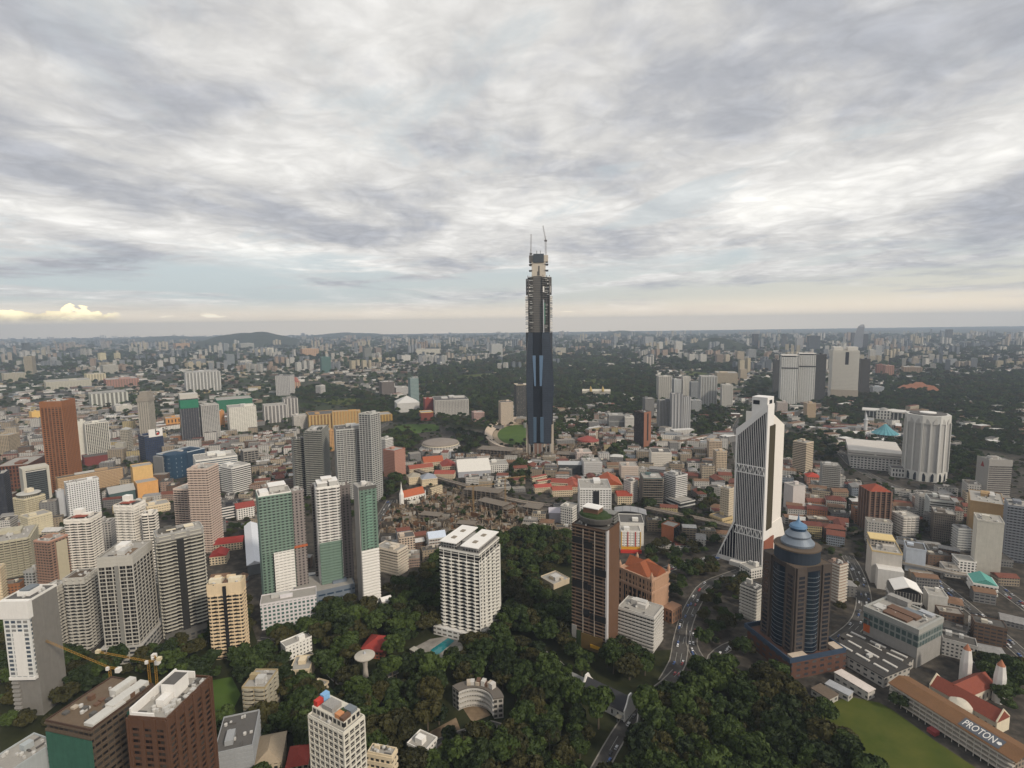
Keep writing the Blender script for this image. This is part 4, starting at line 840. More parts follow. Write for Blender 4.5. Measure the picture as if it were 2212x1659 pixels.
put('roof_court', MB().box(-x * .7, -y * .7, z + .36, x * .1, y * .2, z + .8).mesh('roof_court', plain('court_brown', (.17, .12, .08))), gw_tower['ob'])
put('roof_wall', MB().box(-x * .1, -y * .1, z + .81, x * .5, y * .5, z + 5.5).mesh('roof_wall', wht), gw_tower['ob'])
put('podium', MB().box(-x - 3, -y - 3, 0, x + 10, y + 4, 16).mesh('podium', facade((.40, .385, .36), fh=4, bay=6, ww=.8, wh=.5)), gw_tower['ob'])
for i_, c_ in ((condo_a, (.26, .07, .045)), (condo_b, (.26, .07, .045))):
    x, y, z = hw(i_)
    put('red_roof', MB().box(-x * .7, -y * .5, z + 2.2, x * .3, y * .6, z + 2.8).mesh('red_roof', plain('roof_red', c_)), i_['ob'])
    put('roof_tower', MB().box(x * .1, y * .1, z + .4, x * .8, y * .8, z + 9).mesh('roof_tower', white_mat), i_['ob'])
x, y, z = hw(pink_t)
put('end_wall', MB().box(-x * .3, -y - 1, 0, x * .8, -y - .45, z - 3).mesh('end_wall', plain('cream_end', (.46, .41, .30))), pink_t['ob'])
# white condominium: crown floors and roof plates
x, y, z = hw(wcondo)
for k, (y0, y1, dz) in enumerate(((-.98, -.1, 6.0), (.12, .98, 7.2))):
    put('roof_plate', MB().box(-x * 1.02, y * y0, z + dz, x * 1.02, y * y1, z + dz + .8).mesh('roof_plate', wht), wcondo['ob'])
    put('penthouse', MB().box(-x * .9, y * y0 + 1.5, z + .4, x * .9, y * y1 - 1.5, z + dz - .01).mesh('penthouse', facade((.3, .29, .28), (.02, .02, .024), 3, 3, .7, .6)), wcondo['ob'])
    for q in (-.45, .35): put('roof_light', MB().box(-x * .12 + q * x, y * (y0 + y1) / 2 - 2, z + dz + .81, x * .12 + q * x, y * (y0 + y1) / 2 + 2, z + dz + 1.5).mesh('roof_light', plain('skylight', (.22, .19, .15))), wcondo['ob'])
put('lift_core', MB().box(-x * .5, -y * .099, z + .4, x * .5, y * .119, z + 6.5).mesh('lift_core', gry_m), wcondo['ob'])
put('podium', MB().box(-x - 5, -y - 1.5, 0, x + 1.5, y + 6, 8.5).mesh('podium', facade((.62, .60, .57), (.10, .09, .08), 4.2, 6, .7, .4)), wcondo['ob'])
for q in range(5): put('pier', MB().box(-x + 2 * x * q / 4 - .5, -y - .9, 8.51, -x + 2 * x * q / 4 + .5, -y - .21, z - 6).mesh('pier', white_mat), wcondo['ob'])
# brown tower: panels, edge strip, roof garden
x, y, z = hw(brown)
for zz, y0, y1 in ((.86, .3, .95), (.835, -.2, .28), (.635, -.98, -.15), (.5, .05, .98), (.49, -.15, .04), (.26, -.98, -.1), (.28, -.05, .35)):
    put('wall_panel', MB().box(-x - .9, y * y0, zz * z, -x - .35, y * y1, zz * z + 6.2).mesh('wall_panel', blk_m), brown['ob'])
for q in (-.33, .34): put('pier', MB().box(-x - 1.0, q * y - .35, 12, -x - .36, q * y + .35, z - 2).mesh('pier', plain('pier_grey', (.30, .26, .22))), brown['ob'])
put('edge_strip', MB().box(-x - .5, -y - .55, .01, -x + 3.6, -y + .9, z + .5).mesh('edge_strip', plain('pale_strip', (.44, .42, .42))), brown['ob'])
put('side_wall', MB().box(-x + 3.61, -y - .5, .01, x + .4, -y - .2, z + .4).mesh('side_wall', plain('brown_side', (.12, .066, .04), .7, .3)), brown['ob'])
put('sky_deck', MB().lathe([(x * .9, z + 3), (x * .98, z + 7), (x * .98, z + 8.2)], 20, sy=y / x).mesh('sky_deck', dkc_m), brown['ob'])
put('garden', MB().lathe([(x * .9, z + 8.21), (x * .86, z + 10.5), (x * .5, z + 11.5)], 16, sy=y / x).mesh('garden', grn_leaf), brown['ob'])
put('penthouse', MB().box(-x * .5, -y * .3, z + 8.3, x * .3, y * .55, z + 16).mesh('penthouse', brn_m), brown['ob'])
put('penthouse_roof', MB().box(-x * .55, -y * .35, z + 16.01, x * .35, y * .6, z + 16.7).mesh('penthouse_roof', wht), brown['ob'])
put('plant_room', MB().box(x * .2, -y * .98, z + .5, x * .95, -y * .2, z + 11).mesh('plant_room', facade((.2, .2, .19), (.02, .02, .02), 2.6, 9, .95, .5)), brown['ob'])
put('green_wall', MB().box(-x - 1.3, y * .45, 0, -x - .36, y * .7, 16).mesh('green_wall', grn_leaf), brown['ob'])
put('lower_wall', MB().box(-x - 1.1, y * .72, 0, -x - .37, y, 20).mesh('lower_wall', gry_m), brown['ob'])
put('lower_wall', MB().box(-x - 1.05, -y * .8, .02, -x - .38, y * .44, 15).mesh('lower_wall', plain('ochre_screen', (.13, .085, .03))), brown['ob'])
put('yellow_sign', MB().box(-x - 1.5, -y * .72, 3.4, -x - 1.06, -y * .12, 6.6).mesh('yellow_sign', yel_m), brown['ob'])
# peach building: cross roof, cornice, corner turrets, slots
x, y, z = hw(peach)
put('cornice', MB().ring(x + .7, y + .7, 1.6, z - 1.2, z + .6).mesh('cornice', plain('peach_stone', (.42, .265, .18))), peach['ob'])
put('roof', MB().gable(x * .96, y * .72, z + .61, z + 9.5, 0, 0, x * .5).mesh('roof', til_m), peach['ob'])
put('cross_roof', MB().gable(y * .98, x * .55, z + .62, z + 9, 0, 0, 0).mesh('cross_roof', til_m), peach['ob'], (x * .12, 0, 0), R_(90))
for sx in (-1, 1):
    for sy in (-1, 1): put('turret', MB().lathe([(1.5, 0), (1.5, 4), (1.0, 5), (.2, 7.5)], 12).mesh('turret', plain('peach_stone', (.42, .265, .18))), peach['ob'], (sx * (x - .5), sy * (y - .5), z + .5))
for k in range(7):
    q = -y * .66 + y * 1.32 * k / 6
    put('tall_window', MB().box(-x - .12, q - 1.0, 6, -x + .01, q + 1.0, z * .66).mesh('tall_window', gls_d), peach['ob'])
for k in range(8): put('pilaster', MB().box(-x - .6, -y + 2 * y * k / 7 - .45, 4, -x - .13, -y + 2 * y * k / 7 + .45, z - 1.3).mesh('pilaster', plain('peach_stone', (.42, .265, .18))), peach['ob'])
put('string_course', MB().ring(x + .8, y + .8, .9, z * .70, z * .70 + 2).mesh('string_course', plain('peach_stone', (.42, .265, .18))), peach['ob'])
put('side_panel', MB().box(-x + 4, -y - .3, 5, x - 4, -y - .02, z * .95).mesh('side_panel', plain('peach_plain', (.40, .245, .16))), peach['ob'])
put('porch', MB().box(x * .2, -y - 12, 0, x + 5, -y - .4, 14).mesh('porch', facade((.28, .16, .10), fh=6, bay=4, ww=.4, wh=.6)), peach['ob'])
# slim tower with blank wall: white window bay on its camera side face
x, y, z = hw(grey_slim)
wbm = facade((.62, .62, .60), (.05, .07, .10), 3.5, 4.6, .7, .62, bright=.5)
put('white_bay', MB().box(-x - 2.4, -y + 1, z * .36, -x + .01, y * .9, z * .86).mesh('white_bay', wbm), grey_slim['ob'])
put('bay_panel', MB().box(-x - 2.7, -y * .45, z * .37, -x - 2.41, y * .3, z * .75).mesh('bay_panel', wht), grey_slim['ob'])
put('white_top', MB().box(-x - 3.2, -y - .4, z * .861, -x + .5, y + .4, z + 1).mesh('white_top', wht), grey_slim['ob'])
put('bay_sill', MB().box(-x - 3, -y + .6, z * .335, -x + .02, y * .93, z * .359).mesh('bay_sill', wht), grey_slim['ob'])
bands(grey_slim, 'ledge', -x - 1.4, -x + .02, y * .45, y * .95, 3, z * .33, 3.5, 1.6, gry_m)
put('roof_ring', MB().ring(x * .5, y * .45, .8, z + .4, z + 4).mesh('roof_ring', wht), grey_slim['ob'])
put('roof_panel', MB().box(-x * .4, -y * .3, z + .4, x * .45, y * .35, z + 5).mesh('roof_panel', plain('slate', (.16, .18, .2))), grey_slim['ob'])
# brown brick tower: white rooftop rooms
x, y, z = hw(brown_near)
put('roof_wall', MB().box(-x + .3, y - 1.2, z + .4, x * .98, y - .2, z + 5.2).mesh('roof_wall', wht), brown_near['ob'])
put('roof_wall', MB().box(x - 1.0, -y * .2, z + .4, x - .21, y - 1.21, z + 4.2).mesh('roof_wall', wht), brown_near['ob'])
put('roof_wall', MB().box(-x + .3, -y * .3, z + .4, -x + 1.1, y - 1.21, z + 3.0).mesh('roof_wall', wht), brown_near['ob'])
put('roof_room', MB().box(-x * .1, -y * .35, z + .4, x * .55, y * .4, z + 8.5).mesh('roof_room', wht), brown_near['ob'])
put('roof_room', MB().box(-x * .5, -y * .25, z + .4, -x * .11, y * .2, z + 4.5).mesh('roof_room', wht), brown_near['ob'])
put('room_roof', MB().box(-x * .08, -y * .33, z + 8.51, x * .53, y * .38, z + 8.7).mesh('room_roof', dkc_m), brown_near['ob'])
for k in range(26):
    s = random.uniform(.5, 1.3)
    put('roof_unit', MB().box(-s, -s, 0, s, s, s * 1.5).mesh('roof_unit', unit_mat if k % 3 else dkc_m), brown_near['ob'], (random.uniform(-.8, .85) * x, random.uniform(-.92, -.42) * y, z + .4))
# netted block
x, y, z = hw(netted)
put('raw_deck', MB().box(-x + .3, -y + .3, z + .355, x - .3, y - .3, z + .365).mesh('raw_deck', plain('raw_deck', (.13, .095, .065), .9, .5, .3)), netted['ob'])
put('netting', MB().box(-x - 1.0, -y - .9, 0, -x - .51, y, z * .93).mesh('netting', netting), netted['ob'])
put('netting', MB().box(x * .05, -y - 1.1, 0, x * .5, -y - .6, z * .95).mesh('netting', netting), netted['ob'])
for k, (a, b, c, d_, hh) in enumerate(((-.2, .98, -.85, -.45, 3), (.25, .95, -.3, .0, 4.5), (-.9, .1, -.98, -.55, 2.2))):
    put('roof_slab', MB().box(a * x, c * y, z + .4, b * x, d_ * y, z + hh).mesh('roof_slab', plain('new_concrete', (.50, .49, .46))), netted['ob'])
for k in range(16):
    put('roof_box', MB().box(-1.4, -1.4, 0, 1.4, 1.4, random.uniform(1, 3)).mesh('roof_box', [brn_m, bei_m, dkc_m][k % 3]), netted['ob'], (random.uniform(-.8, .9) * x, random.uniform(-.9, .9) * y, z + .37))
# cream tower roof
x, y, z = hw(white_near)
put('upper_storey', MB().box(-x + 2.2, -y + 1.8, z + .36, x - 1, y - .5, z + 5).mesh('upper_storey', facade((.55, .52, .45), (.02, .02, .022), 4.6, 3.4, .7, .6)), white_near['ob'])
for nm, x0, x1, y0, y1, hh, mt in (('red_shed', -.6, .0, .72, .93, 3.2, red_m), ('blue_shed', .04, .62, .72, .95, 4.0, blu_m), ('orange_shed', -.7, -.2, -.62, -.35, 2.5, ora_m), ('brown_shed', -.72, .0, -.86, -.65, 2.0, brn_m),
                                   ('grey_shed', .1, .7, -.82, -.4, 2.0, plain('slate', (.16, .18, .2))), ('plant_shed', -.5, .4, -.1, .5, 2.8, gry_m), ('roof_bed', -.1, .2, -.6, -.3, 1.6, grn_leaf)):
    put(nm, MB().box(x0 * x, y0 * y, z + 5.01, x1 * x, y1 * y, z + 5 + hh).mesh(nm, mt), white_near['ob'])
# grey block with gridded top
x, y, z = hw(carpk)
put('grid_storey', MB().ring(x + .5, y + .5, 2.0, z - 15, z - 3.2).mesh('grid_storey', facade((.20, .22, .21), (.05, .08, .08), 6, 4.6, .72, .72)), carpk['ob'])
put('cornice', MB().ring(x + .8, y + .8, 2.2, z - 3.19, z + 1.6).mesh('cornice', plain('parapet_grey', (.30, .30, .28))), carpk['ob'])
for a, b, c, d_, hh, mt in ((-.8, -.3, -.5, .4, 2.2, brn_m), (-.25, .2, -.6, .5, 2.6, brn_m), (.25, .55, -.55, .1, 2.0, plain('slate', (.16, .18, .2))), (.6, .95, .1, .9, 6, gry_m), (-.6, -.1, .5, .9, 1.5, unit_mat), (.6, .9, -.8, -.3, 2.5, stl_m)):
    put('roof_plant', MB().box(a * x, c * y, z + .4, b * x, d_ * y, z + hh).mesh('roof_plant', mt), carpk['ob'])
put('orange_banner', MB().box(-x - .5, y * .75, z * .35, -x - .02, y, z * .75).mesh('orange_banner', plain('orange_cloth', (.42, .10, .03))), carpk['ob'])
# disc roof, portal frame, sunken roofs, folded roof, silver roof
x, y, z = hw(rotunda)
r = min(x, y)
put('drum', MB().lathe([(r * .8, z + .4), (r * .8, z + 5)], 28).mesh('drum', facade((.5, .45, .33), fh=4, bay=3)), rotunda['ob'])
put('disc_roof', MB().lathe([(r * 1.1, z + 5.01), (r * 1.15, z + 6), (r * 1.05, z + 7), (r * .4, z + 7.4)], 32).mesh('disc_roof', plain('disc', (.42, .41, .38))), rotunda['ob'])
put('roof_house', MB().box(-r * .3, -r * .3, z + 7.41, r * .4, r * .3, z + 13).mesh('roof_house', cream_m), rotunda['ob'])
x, y, z = hw(arch_w)
for a, b in ((-x - 2.5, -x + 1.5), (x - 1.5, x + 2.5)): put('frame_post', MB().box(a, -y - 3, 0, b, y + .5, z + 3).mesh('frame_post', plain('frame_white', (.46, .44, .38))), arch_w['ob'])
put('frame_beam', MB().box(-x - 2.5, -y - 3, z + 3.01, x + 2.5, y + .5, z + 7).mesh('frame_beam', plain('frame_white', (.46, .44, .38))), arch_w['ob'])
x, y, z = hw(c2)
put('roof_well', MB().box(-x * .75, -y * .75, z + .36, x * .75, y * .75, z + .9).mesh('roof_well', plain('well_brown', (.09, .065, .045))), c2['ob'])
x, y, z = hw(modern)
for k, (a, b, s) in enumerate(((-1.05, .05, 1), (.06, 1.1, -1))):
    put('roof_fold', MB().loft([[(a * x, -y - 1, z + 2 + (0 if s > 0 else 5)), (b * x, -y - 1, z + 2 + (5 if s > 0 else 0)), (b * x, y * .6, z + 3 + (5 if s > 0 else 0)), (a * x, y * .6, z + 3 + (0 if s > 0 else 5))],
                                [(a * x, -y - 1, z + 2.8 + (0 if s > 0 else 5)), (b * x, -y - 1, z + 2.8 + (5 if s > 0 else 0)), (b * x, y * .6, z + 3.8 + (5 if s > 0 else 0)), (a * x, y * .6, z + 3.8 + (0 if s > 0 else 5))]]).mesh('roof_fold', wht), modern['ob'])
put('white_ledge', MB().ring(x + 1.2, y + 1.2, 1.0, z * .55, z * .55 + 2).mesh('white_ledge', plain('ledge', (.5, .48, .45))), modern['ob'])
x, y, z = hw(silver)
n = 14
put('roof', MB().loft([[(-x - 2 + (2 * x + 4) * k / n, yy, z + .3 + 5 * math.sin(math.pi * (.15 + .8 * k / n)) + dz) for yy, dz in ((-y - 2, 0), (y + 2, 0), (y + 2, .6), (-y - 2, .6))] for k in range(n + 1)]).mesh('roof', plain('silver_roof', (.52, .50, .48), .5)), silver['ob'])
for k in range(1, 4): put('roof_seam', MB().box(-x - 2 + (2 * x + 4) * k / 4 - .2, -y - 2, z + 1.1 + 5 * math.sin(math.pi * (.15 + .8 * k / 4)), -x - 2 + (2 * x + 4) * k / 4 + .2, y + 2, z + 1.4 + 5 * math.sin(math.pi * (.15 + .8 * k / 4))).mesh('roof_seam', gry_m), silver['ob'])
x, y, z = hw(beyw)
put('yellow_slab', MB().box(-x - .5, -y * .2, z + 9, x * .7, y, z + 10.2).mesh('yellow_slab', plain('pale_yellow', (.58, .45, .22))), beyw['ob'])
put('upper_block', MB().box(-x, -y * .1, z + .4, x * .6, y * .9, z + 8.99).mesh('upper_block', facade((.40, .36, .31))), beyw['ob'])
put('lower_block', MB().box(-x * .7, -y - 14, 0, x * .98, -y - .02, z * .62).mesh('lower_block', plain('white_gable', (.60, .58, .55))), beyw['ob'])
# yellow and red frame on the hotel block
x, y, z = hw(yelred)
for a, b, mt in ((-1.02, -.93, yel_m), (-.36, -.27, red_m), (.42, .51, red_m), (.95, 1.03, yel_m)): put('colour_post', MB().box(a * x, -y - 1.2, 8, b * x, -y - .72, z).mesh('colour_post', mt), yelred['ob'])
put('colour_beam', MB().box(-x, -y - 1.1, 4, x, -y - .7, 7.9).mesh('colour_beam', yel_m), yelred['ob'])
put('awning', MB().box(-x - 1, -y - 4, 0, x + 1, -y - 1.2, 3.8).mesh('awning', red_m), yelred['ob'])
x, y, z = hw(wg)
put('black_slot', MB().box(-x * .16, -y - 1.0, 0, x * .24, -y - .72, z - 3).mesh('black_slot', blk_m), wg['ob'])
x, y, z = hw(brick)
put('glass_end', MB().box(-x + 1, -y - .15, .02, x - .3, -y - .01, z - 1).mesh('glass_end', gls_d), brick['ob'])
x, y, z = hw(b_tw)
put('stone_face', MB().box(-x - .1, -y - .7, 0, x + .5, -y - .02, z + 1).mesh('stone_face', plain('red_brown_stone', (.24, .11, .07))), b_tw['ob'])
put('window_slot', MB().box(-x * .12, -y - .9, 14, x * .25, -y - .71, z - 3).mesh('window_slot', blk_m), b_tw['ob'])
x, y, z = hw(dk_net)
put('netting', MB().box(-x - .9, -y - .9, z * .80, x + .9, y + .9, z * .99).mesh('netting', plain('green_netting', (.03, .17, .10), .9, .4)), dk_net['ob'])
put('crown', MB().box(-x - .5, -y - .5, z + 1.4, x + .5, y + .5, z + 14).mesh('crown', plain('pale_crown', (.46, .44, .40))), dk_net['ob'])
x, y, z = hw(dome_g)
for k in range(3): put('crown_tier', MB().box(-x * (1.12 - .22 * k), -y * (1.12 - .22 * k), z + 1 + 9 * k, x * (1.12 - .22 * k), y * (1.12 - .22 * k), z + 9.9 + 9 * k).mesh('crown_tier', plain('crown_brown', (.28, .25, .21))), dome_g['ob'])
x, y, z = hw(blue_r)
put('round_front', MB().lathe([(y * .9, 0), (y * .9, z + 2)], 28, cx=-x * .6, cy=-y * .5).mesh('round_front', facade((.02, .05, .09), (.2, .25, .3), 9, 8, .15, .3)), blue_r['ob'])
put('grey_wing', MB().box(-x - 8, -y * .2, 0, -x - .02, y, z * .95).mesh('grey_wing', plain('wing_grey', (.20, .20, .20))), blue_r['ob'])
# signs: white billboard with the letter b, red triangle
def text(name, s, parent, loc, rot, size, mat, ext=.15):
    cu = bpy.data.curves.new(name, 'FONT'); cu.body = s; cu.size = size; cu.extrude = ext; cu.align_x = 'CENTER'; cu.align_y = 'CENTER'
    cu.materials.append(mat)
    tmp = bpy.data.objects.new(name, cu); link(tmp)
    me = bpy.data.meshes.new_from_object(tmp.evaluated_get(bpy.context.evaluated_depsgraph_get()))
    bpy.data.objects.remove(tmp); me.name = name
    o = put(name, me, parent, loc); o.rotation_euler = rot
    return o
x, y, z = hw(b_sign)
put('billboard', MB().box(-x * .55, -y - 1.2, z - 3, x * .95, -y - .3, z + 15).mesh('billboard', wht), b_sign['ob'])
text('letter', 'b', b_sign['ob'], (x * .38, -y - 1.5, z + 6.5), (R_(90), 0, 0), 21, blk_m)
put('red_dot', MB().lathe([(2.6, 0), (2.6, .3)], 20).mesh('red_dot', red_m), b_sign['ob'], (x * .42, -y - 1.6, z + 3.6)).rotation_euler = (R_(90), 0, 0)
x, y, z = hw(rt_a)
put('flank_wall', MB().box(-x - 1.2, -y - .9, 0, -x - .55, y + .8, z + 3).mesh('flank_wall', plain('flank_grey', (.30, .285, .265))), rt_a['ob'])
put('crown', MB().box(-x - .54, -y - .9, z - 8, x + .9, -y - .55, z + 3).mesh('crown', plain('flank_grey', (.30, .285, .265))), rt_a['ob'])
put('logo', MB().loft([[(-x - 1.5, -4, z - 12), (-x - 1.5, 4, z - 12), (-x - 1.5, 0, z - 3)], [(-x - 1.21, -4, z - 12), (-x - 1.21, 4, z - 12), (-x - 1.21, 0, z - 3)]]).mesh('logo', plain('dark_red', (.22, .03, .03))), rt_a['ob'])
# post office slab
x, y, z = hw(ktm)
put('top_storey', MB().box(-x - 5, -y - 5, z + 1.5, x + 5, y + 5, z + 11).mesh('top_storey', facade((.50, .47, .43), (.2, .19, .17), 9, 200, .98, .25)), ktm['ob'])

# ---------------------------------------------------------------- unfinished skyscraper
G = ground(1166.5, 982)
al = math.atan2(G[0], G[1])
dep_m = math.hypot(G[0], G[1])
SK = root('skyscraper', 'very tall unfinished skyscraper, blue glass below and bare floors with a concrete core above', 'skyscraper', (G[0] + 30 * math.sin(al), G[1] + 30 * math.cos(al), 0), -al)
ANCH.append(('unfinished skyscraper', 1166, 960, 985))
TAKEN.append((G[0], G[1] + 30, 42))
s0 = np.array((G[0] + 30 * math.sin(al), G[1] + 30 * math.cos(al)))
sz = lambda py: height_at(s0[0] - 10 * math.sin(al), s0[1] - 10 * math.cos(al), py)
m1 = dep_m / 1166.0 * 1.018           # metres per picture unit at the tower
zt, zm, zb_ = sz(718), sz(838), sz(955)
def sec(z, xo, xl, xr, a=-13, b=5.0, rec=7):
    return [(-xo, 22, z), (-xo, -17, z), (-xl, -29, z), (a - 1.5, -29, z), (a, -29 + rec, z), (b, -29 + rec, z), (b + 1.5, -29, z), (xr, -29, z), (xo, -17, z), (xo, 22, z), (xo * .6, 30, z), (-xo * .6, 30, z)]
def glass_skin():
    m, t = new_mat('glass_cladding')
    co = t.n('ShaderNodeTexCoord').outputs['Object']
    px, py, pz = t.n('ShaderNodeSeparateXYZ', {0: co}).outputs
    fl = t.m('LESS_THAN', t.m('FRACT', t.m('DIVIDE', pz, 4.2)), .22)
    rn = t.n('ShaderNodeTexWhiteNoise', {'Vector': t.vec(t.m('FLOOR', t.m('DIVIDE', px, 1.6)), t.m('FLOOR', t.m('DIVIDE', pz, 4.2)))}, noise_dimensions='2D').outputs[0]
    c = t.mix(t.m('MULTIPLY', rn, .5), (.012, .018, .030), (.034, .048, .070))
    c = t.mix(t.m('MULTIPLY', fl, .5), c, (.045, .06, .08))
    n = t.noise(co, .03, 3, .6)
    return finish(m, t, t.mix(t.m('MULTIPLY', n, .35), c, (.07, .08, .10)), .22, .5)
gsk = glass_skin()
skm = MB().loft([sec(zb_, 30.5, 24, 24), sec(zb_ + 25, 30.5, 26, 25), sec(zm, 31, 30.5, 33), sec(sz(765), 30.5, 28, 28), sec(zt, 30.5, 24, 23.5)])
for k_, f_ in enumerate(skm.f):
    i_ = f_[0] % 12
    skm.mi[k_] = 1 if len(f_) == 4 and i_ in (0, 1, 3, 4, 5, 7, 8) else 0  # recess and side facets of the same glass painted darker, in place of shade
put('glass_cladding', skm.mesh('glass_cladding', [gsk, plain('shaded_cladding', (.006, .009, .016), .25, .1, spec=.4)]), SK)
pan = plain('blue_panel', (.10, .165, .26), .3, .15, spec=.5)
for x0, x1, b0, b1, ya, yb in ((-15.5, -8.3, -11.8, -8.3, 767, 832), (0.2, 8.8, 0.6, 5.2, 767, 832), (-14.8, -7.5, -14.4, -8, 898, 952), (1, 9, 1.2, 8.6, 898, 952)):
    za, zc = sz(ya), sz(yb)
    yf = -30.2 if ya < 800 else -29.6
    put('glass_panel', MB().loft([[(b0, yf, zc), (b1, yf, zc), (b1, yf + 3, zc), (b0, yf + 3, zc)], [(x0, yf, za), (x1, yf, za), (x1, yf + 3, za), (x0, yf + 3, za)]]).mesh('glass_panel', pan if ya < 800 else plain('blue_panel_low', (.06, .10, .15), .3)), SK)
for sgn in (-1, 1): put('corner_wall', MB().box(sgn * 27 - 5, -24, 0, sgn * 27 + 5, 10, sz(915)).mesh('corner_wall', bei_m), SK)
put('base_core', MB().box(-13, -28, 0, 6, 20, zb_ - .1).mesh('base_core', plain('base_rust', (.17, .10, .075))), SK)
for k in range(6):
    for yy in (-27, 18): put('base_column', MB().box(-24 + 9.6 * k - 1.2, yy - 1.2, 0, -24 + 9.6 * k + 1.2, yy + 1.2, zb_ - .05).mesh('base_column', gry_m), SK)
# bare upper floors
z1, z2, z3, z4 = sz(718), sz(640), sz(598), sz(553)
put('inner_core', MB().box(-13, -20.4, z1 + .1, 7, 15, z3 + 1).mesh('inner_core', dkc_m), SK)
put('dark_floor_filler', MB().box(-24, -18.5, z1 + .2, 24, 15.5, z3 - 6).mesh('dark_floor_filler', plain('filler_shade', (.035, .035, .033))), SK)  # solid filler added; dark colour stands for shade inside the open floors
put('core_wall', MB().box(-15.8, -17, z3 - 4, 15.8, 13, z4 - 2).mesh('core_wall', plain('raw_concrete', (.48, .43, .36), .85, .3)), SK)
put('formwork', MB().box(-12, -19, sz(568), 12, 14, z4 + 4).mesh('formwork', plain('formwork', (.05, .06, .07))), SK)
for sgn in (-1, 1):
    put('side_formwork', MB().box(sgn * 16.5 - 5, -17.5, sz(566), sgn * 16.5 + 5, 12, z4 + 1).mesh('side_formwork', plain('raw_concrete', (.48, .43, .36), .85, .3) if sgn > 0 else dkc_m), SK)
    for py in (572, 585): put('walkway', MB().box(sgn * 18 - 4, -19, sz(py), sgn * 18 + 4, 12, sz(py) + 1.3).mesh('walkway', dkc_m), SK)
    put('slot_window', MB().box(sgn * 1.2 - 2.2, -17.4, sz(596), sgn * 1.2 + 1.0, -17.01, sz(575 if sgn > 0 else 587)).mesh('slot_window', dkc_m), SK)
    put('mast_stub', MB().box(sgn * 4 - .6, -2, z4 + 4.01, sgn * 4 + .6, -1, z4 + 13).mesh('mast_stub', dkc_m), SK)
nf = 32
for k in range(nf):
    zz = z1 + (z3 - z1) * (k + .3) / nf
    q = 30.5 if zz < z2 else 25.5
    put('floor_slab', MB().prism([(-q, -20), (-q + 5, -25), (-14, -25), (-13, -21), (7, -21), (8, -25), (q - 5, -25), (q, -20), (q, 18), (-q, 18)], zz, zz + 1.1).mesh('floor_slab', plain('slab_edge', (.15, .145, .135))), SK)
    for sgn in (-1, 1):
        if zz < z2 or k % 2: put('edge_screen', MB().box(sgn * (q - 3) - 3.1, -26.2, zz + .2, sgn * (q - 3) + 3.1, -25.4, zz + random.choice((1.9, 2.6, 3.2))).mesh('edge_screen', wht if random.random() < .7 else stl_m), SK)
        if random.random() < .75: put('edge_screen', MB().box(sgn * 17 - random.uniform(2, 5), -25.6, zz + 1.01, sgn * 17 + random.uniform(1, 5), -25.2, zz + 2.3).mesh('edge_screen', plain('screen_grey', (.42, .42, .40)) if random.random() < .6 else dkc_m), SK)
for xx in (-24.5, -15, 9.5, 18, 24.5): put('column', MB().box(xx - .7, -24, z1 + .1, xx + .7, -22.6, z3 + 2).mesh('column', dkc_m), SK)
for xx, mt, y0, y1 in ((-23, dkc_m, 645, 604), (24, dkc_m, 720, 602), (10.5, stl_m, 720, 648), (13, plain('hoist_green', (.06, .16, .11)), 700, 655)):
    put('hoist_track', MB().box(xx - 1.3, -28, sz(y0), xx + 1.3, -26, sz(y1)).mesh('hoist_track', mt), SK)
for sgn in (-1, 1): put('climbing_screen', MB().box(sgn * 27 - 2, -24, sz(637), sgn * 27 + 2, 4, sz(603 if sgn < 0 else 600)).mesh('climbing_screen', dkc_m), SK)
put('white_screen', MB().box(9, -27, sz(632), 12.5, -26, sz(620)).mesh('white_screen', wht), SK)
put('white_screen', MB().box(22.5, -27, sz(633), 26.5, -26, sz(619)).mesh('white_screen', wht), SK)

def lattice(mb, p, q, r, n):
    p, q = Vector(p), Vector(q)
    d = (q - p).normalized(); a = d.orthogonal().normalized(); c = d.cross(a)
    cs = [(a + c) * r, (a - c) * r, (-a - c) * r, (-a + c) * r]
    for o in cs: mb.bar(p + o, q + o, r * .22, n=4)
    L = (q - p) / n
    for k in range(n):
        for i in range(4): mb.bar(p + L * k + cs[i], p + L * (k + 1) + cs[(i + 1) % 4], r * .15, n=3)
    return mb
def sk_world(x, y, z):
    t = -al
    return Vector((s0[0] + x * math.cos(t) - y * math.sin(t), s0[1] + x * math.sin(t) + y * math.cos(t), z))
crm = plain('crane_white', (.38, .37, .37), .5, .2)
for lab, bx, yb0, yp, jx, yt_ in (('luffing crane with upright jib, lower of two on the unfinished skyscraper', -17.5, 575, 548, -16.5, 505), ('luffing crane on a long mast, higher of two on the unfinished skyscraper', 16.5, 560, 520, 10.5, 487)):
    o = root('tower_crane', lab, 'crane', sk_world(bx, -4, sz(yb0)), -al, 'cranes on the skyscraper')
    b0 = sz(yb0); hp, ht = sz(yp) - b0, sz(yt_) - b0
    put('mast', lattice(MB(), (0, 0, 0), (0, 0, hp), 1.25, 12).mesh('mast', crm), o)
    put('jib', lattice(MB(), (0, -1, hp), (jx - bx, -4, ht), .9, 14).mesh('jib', crm), o)
    put('machinery_deck', MB().box(-3, -2, hp - .5, 3, 6, hp + 2.4).mesh('machinery_deck', dkc_m), o)
    put('apex', MB().bar((0, 2, hp + 2), (0, 1, hp + 11), .5).mesh('apex', crm), o)

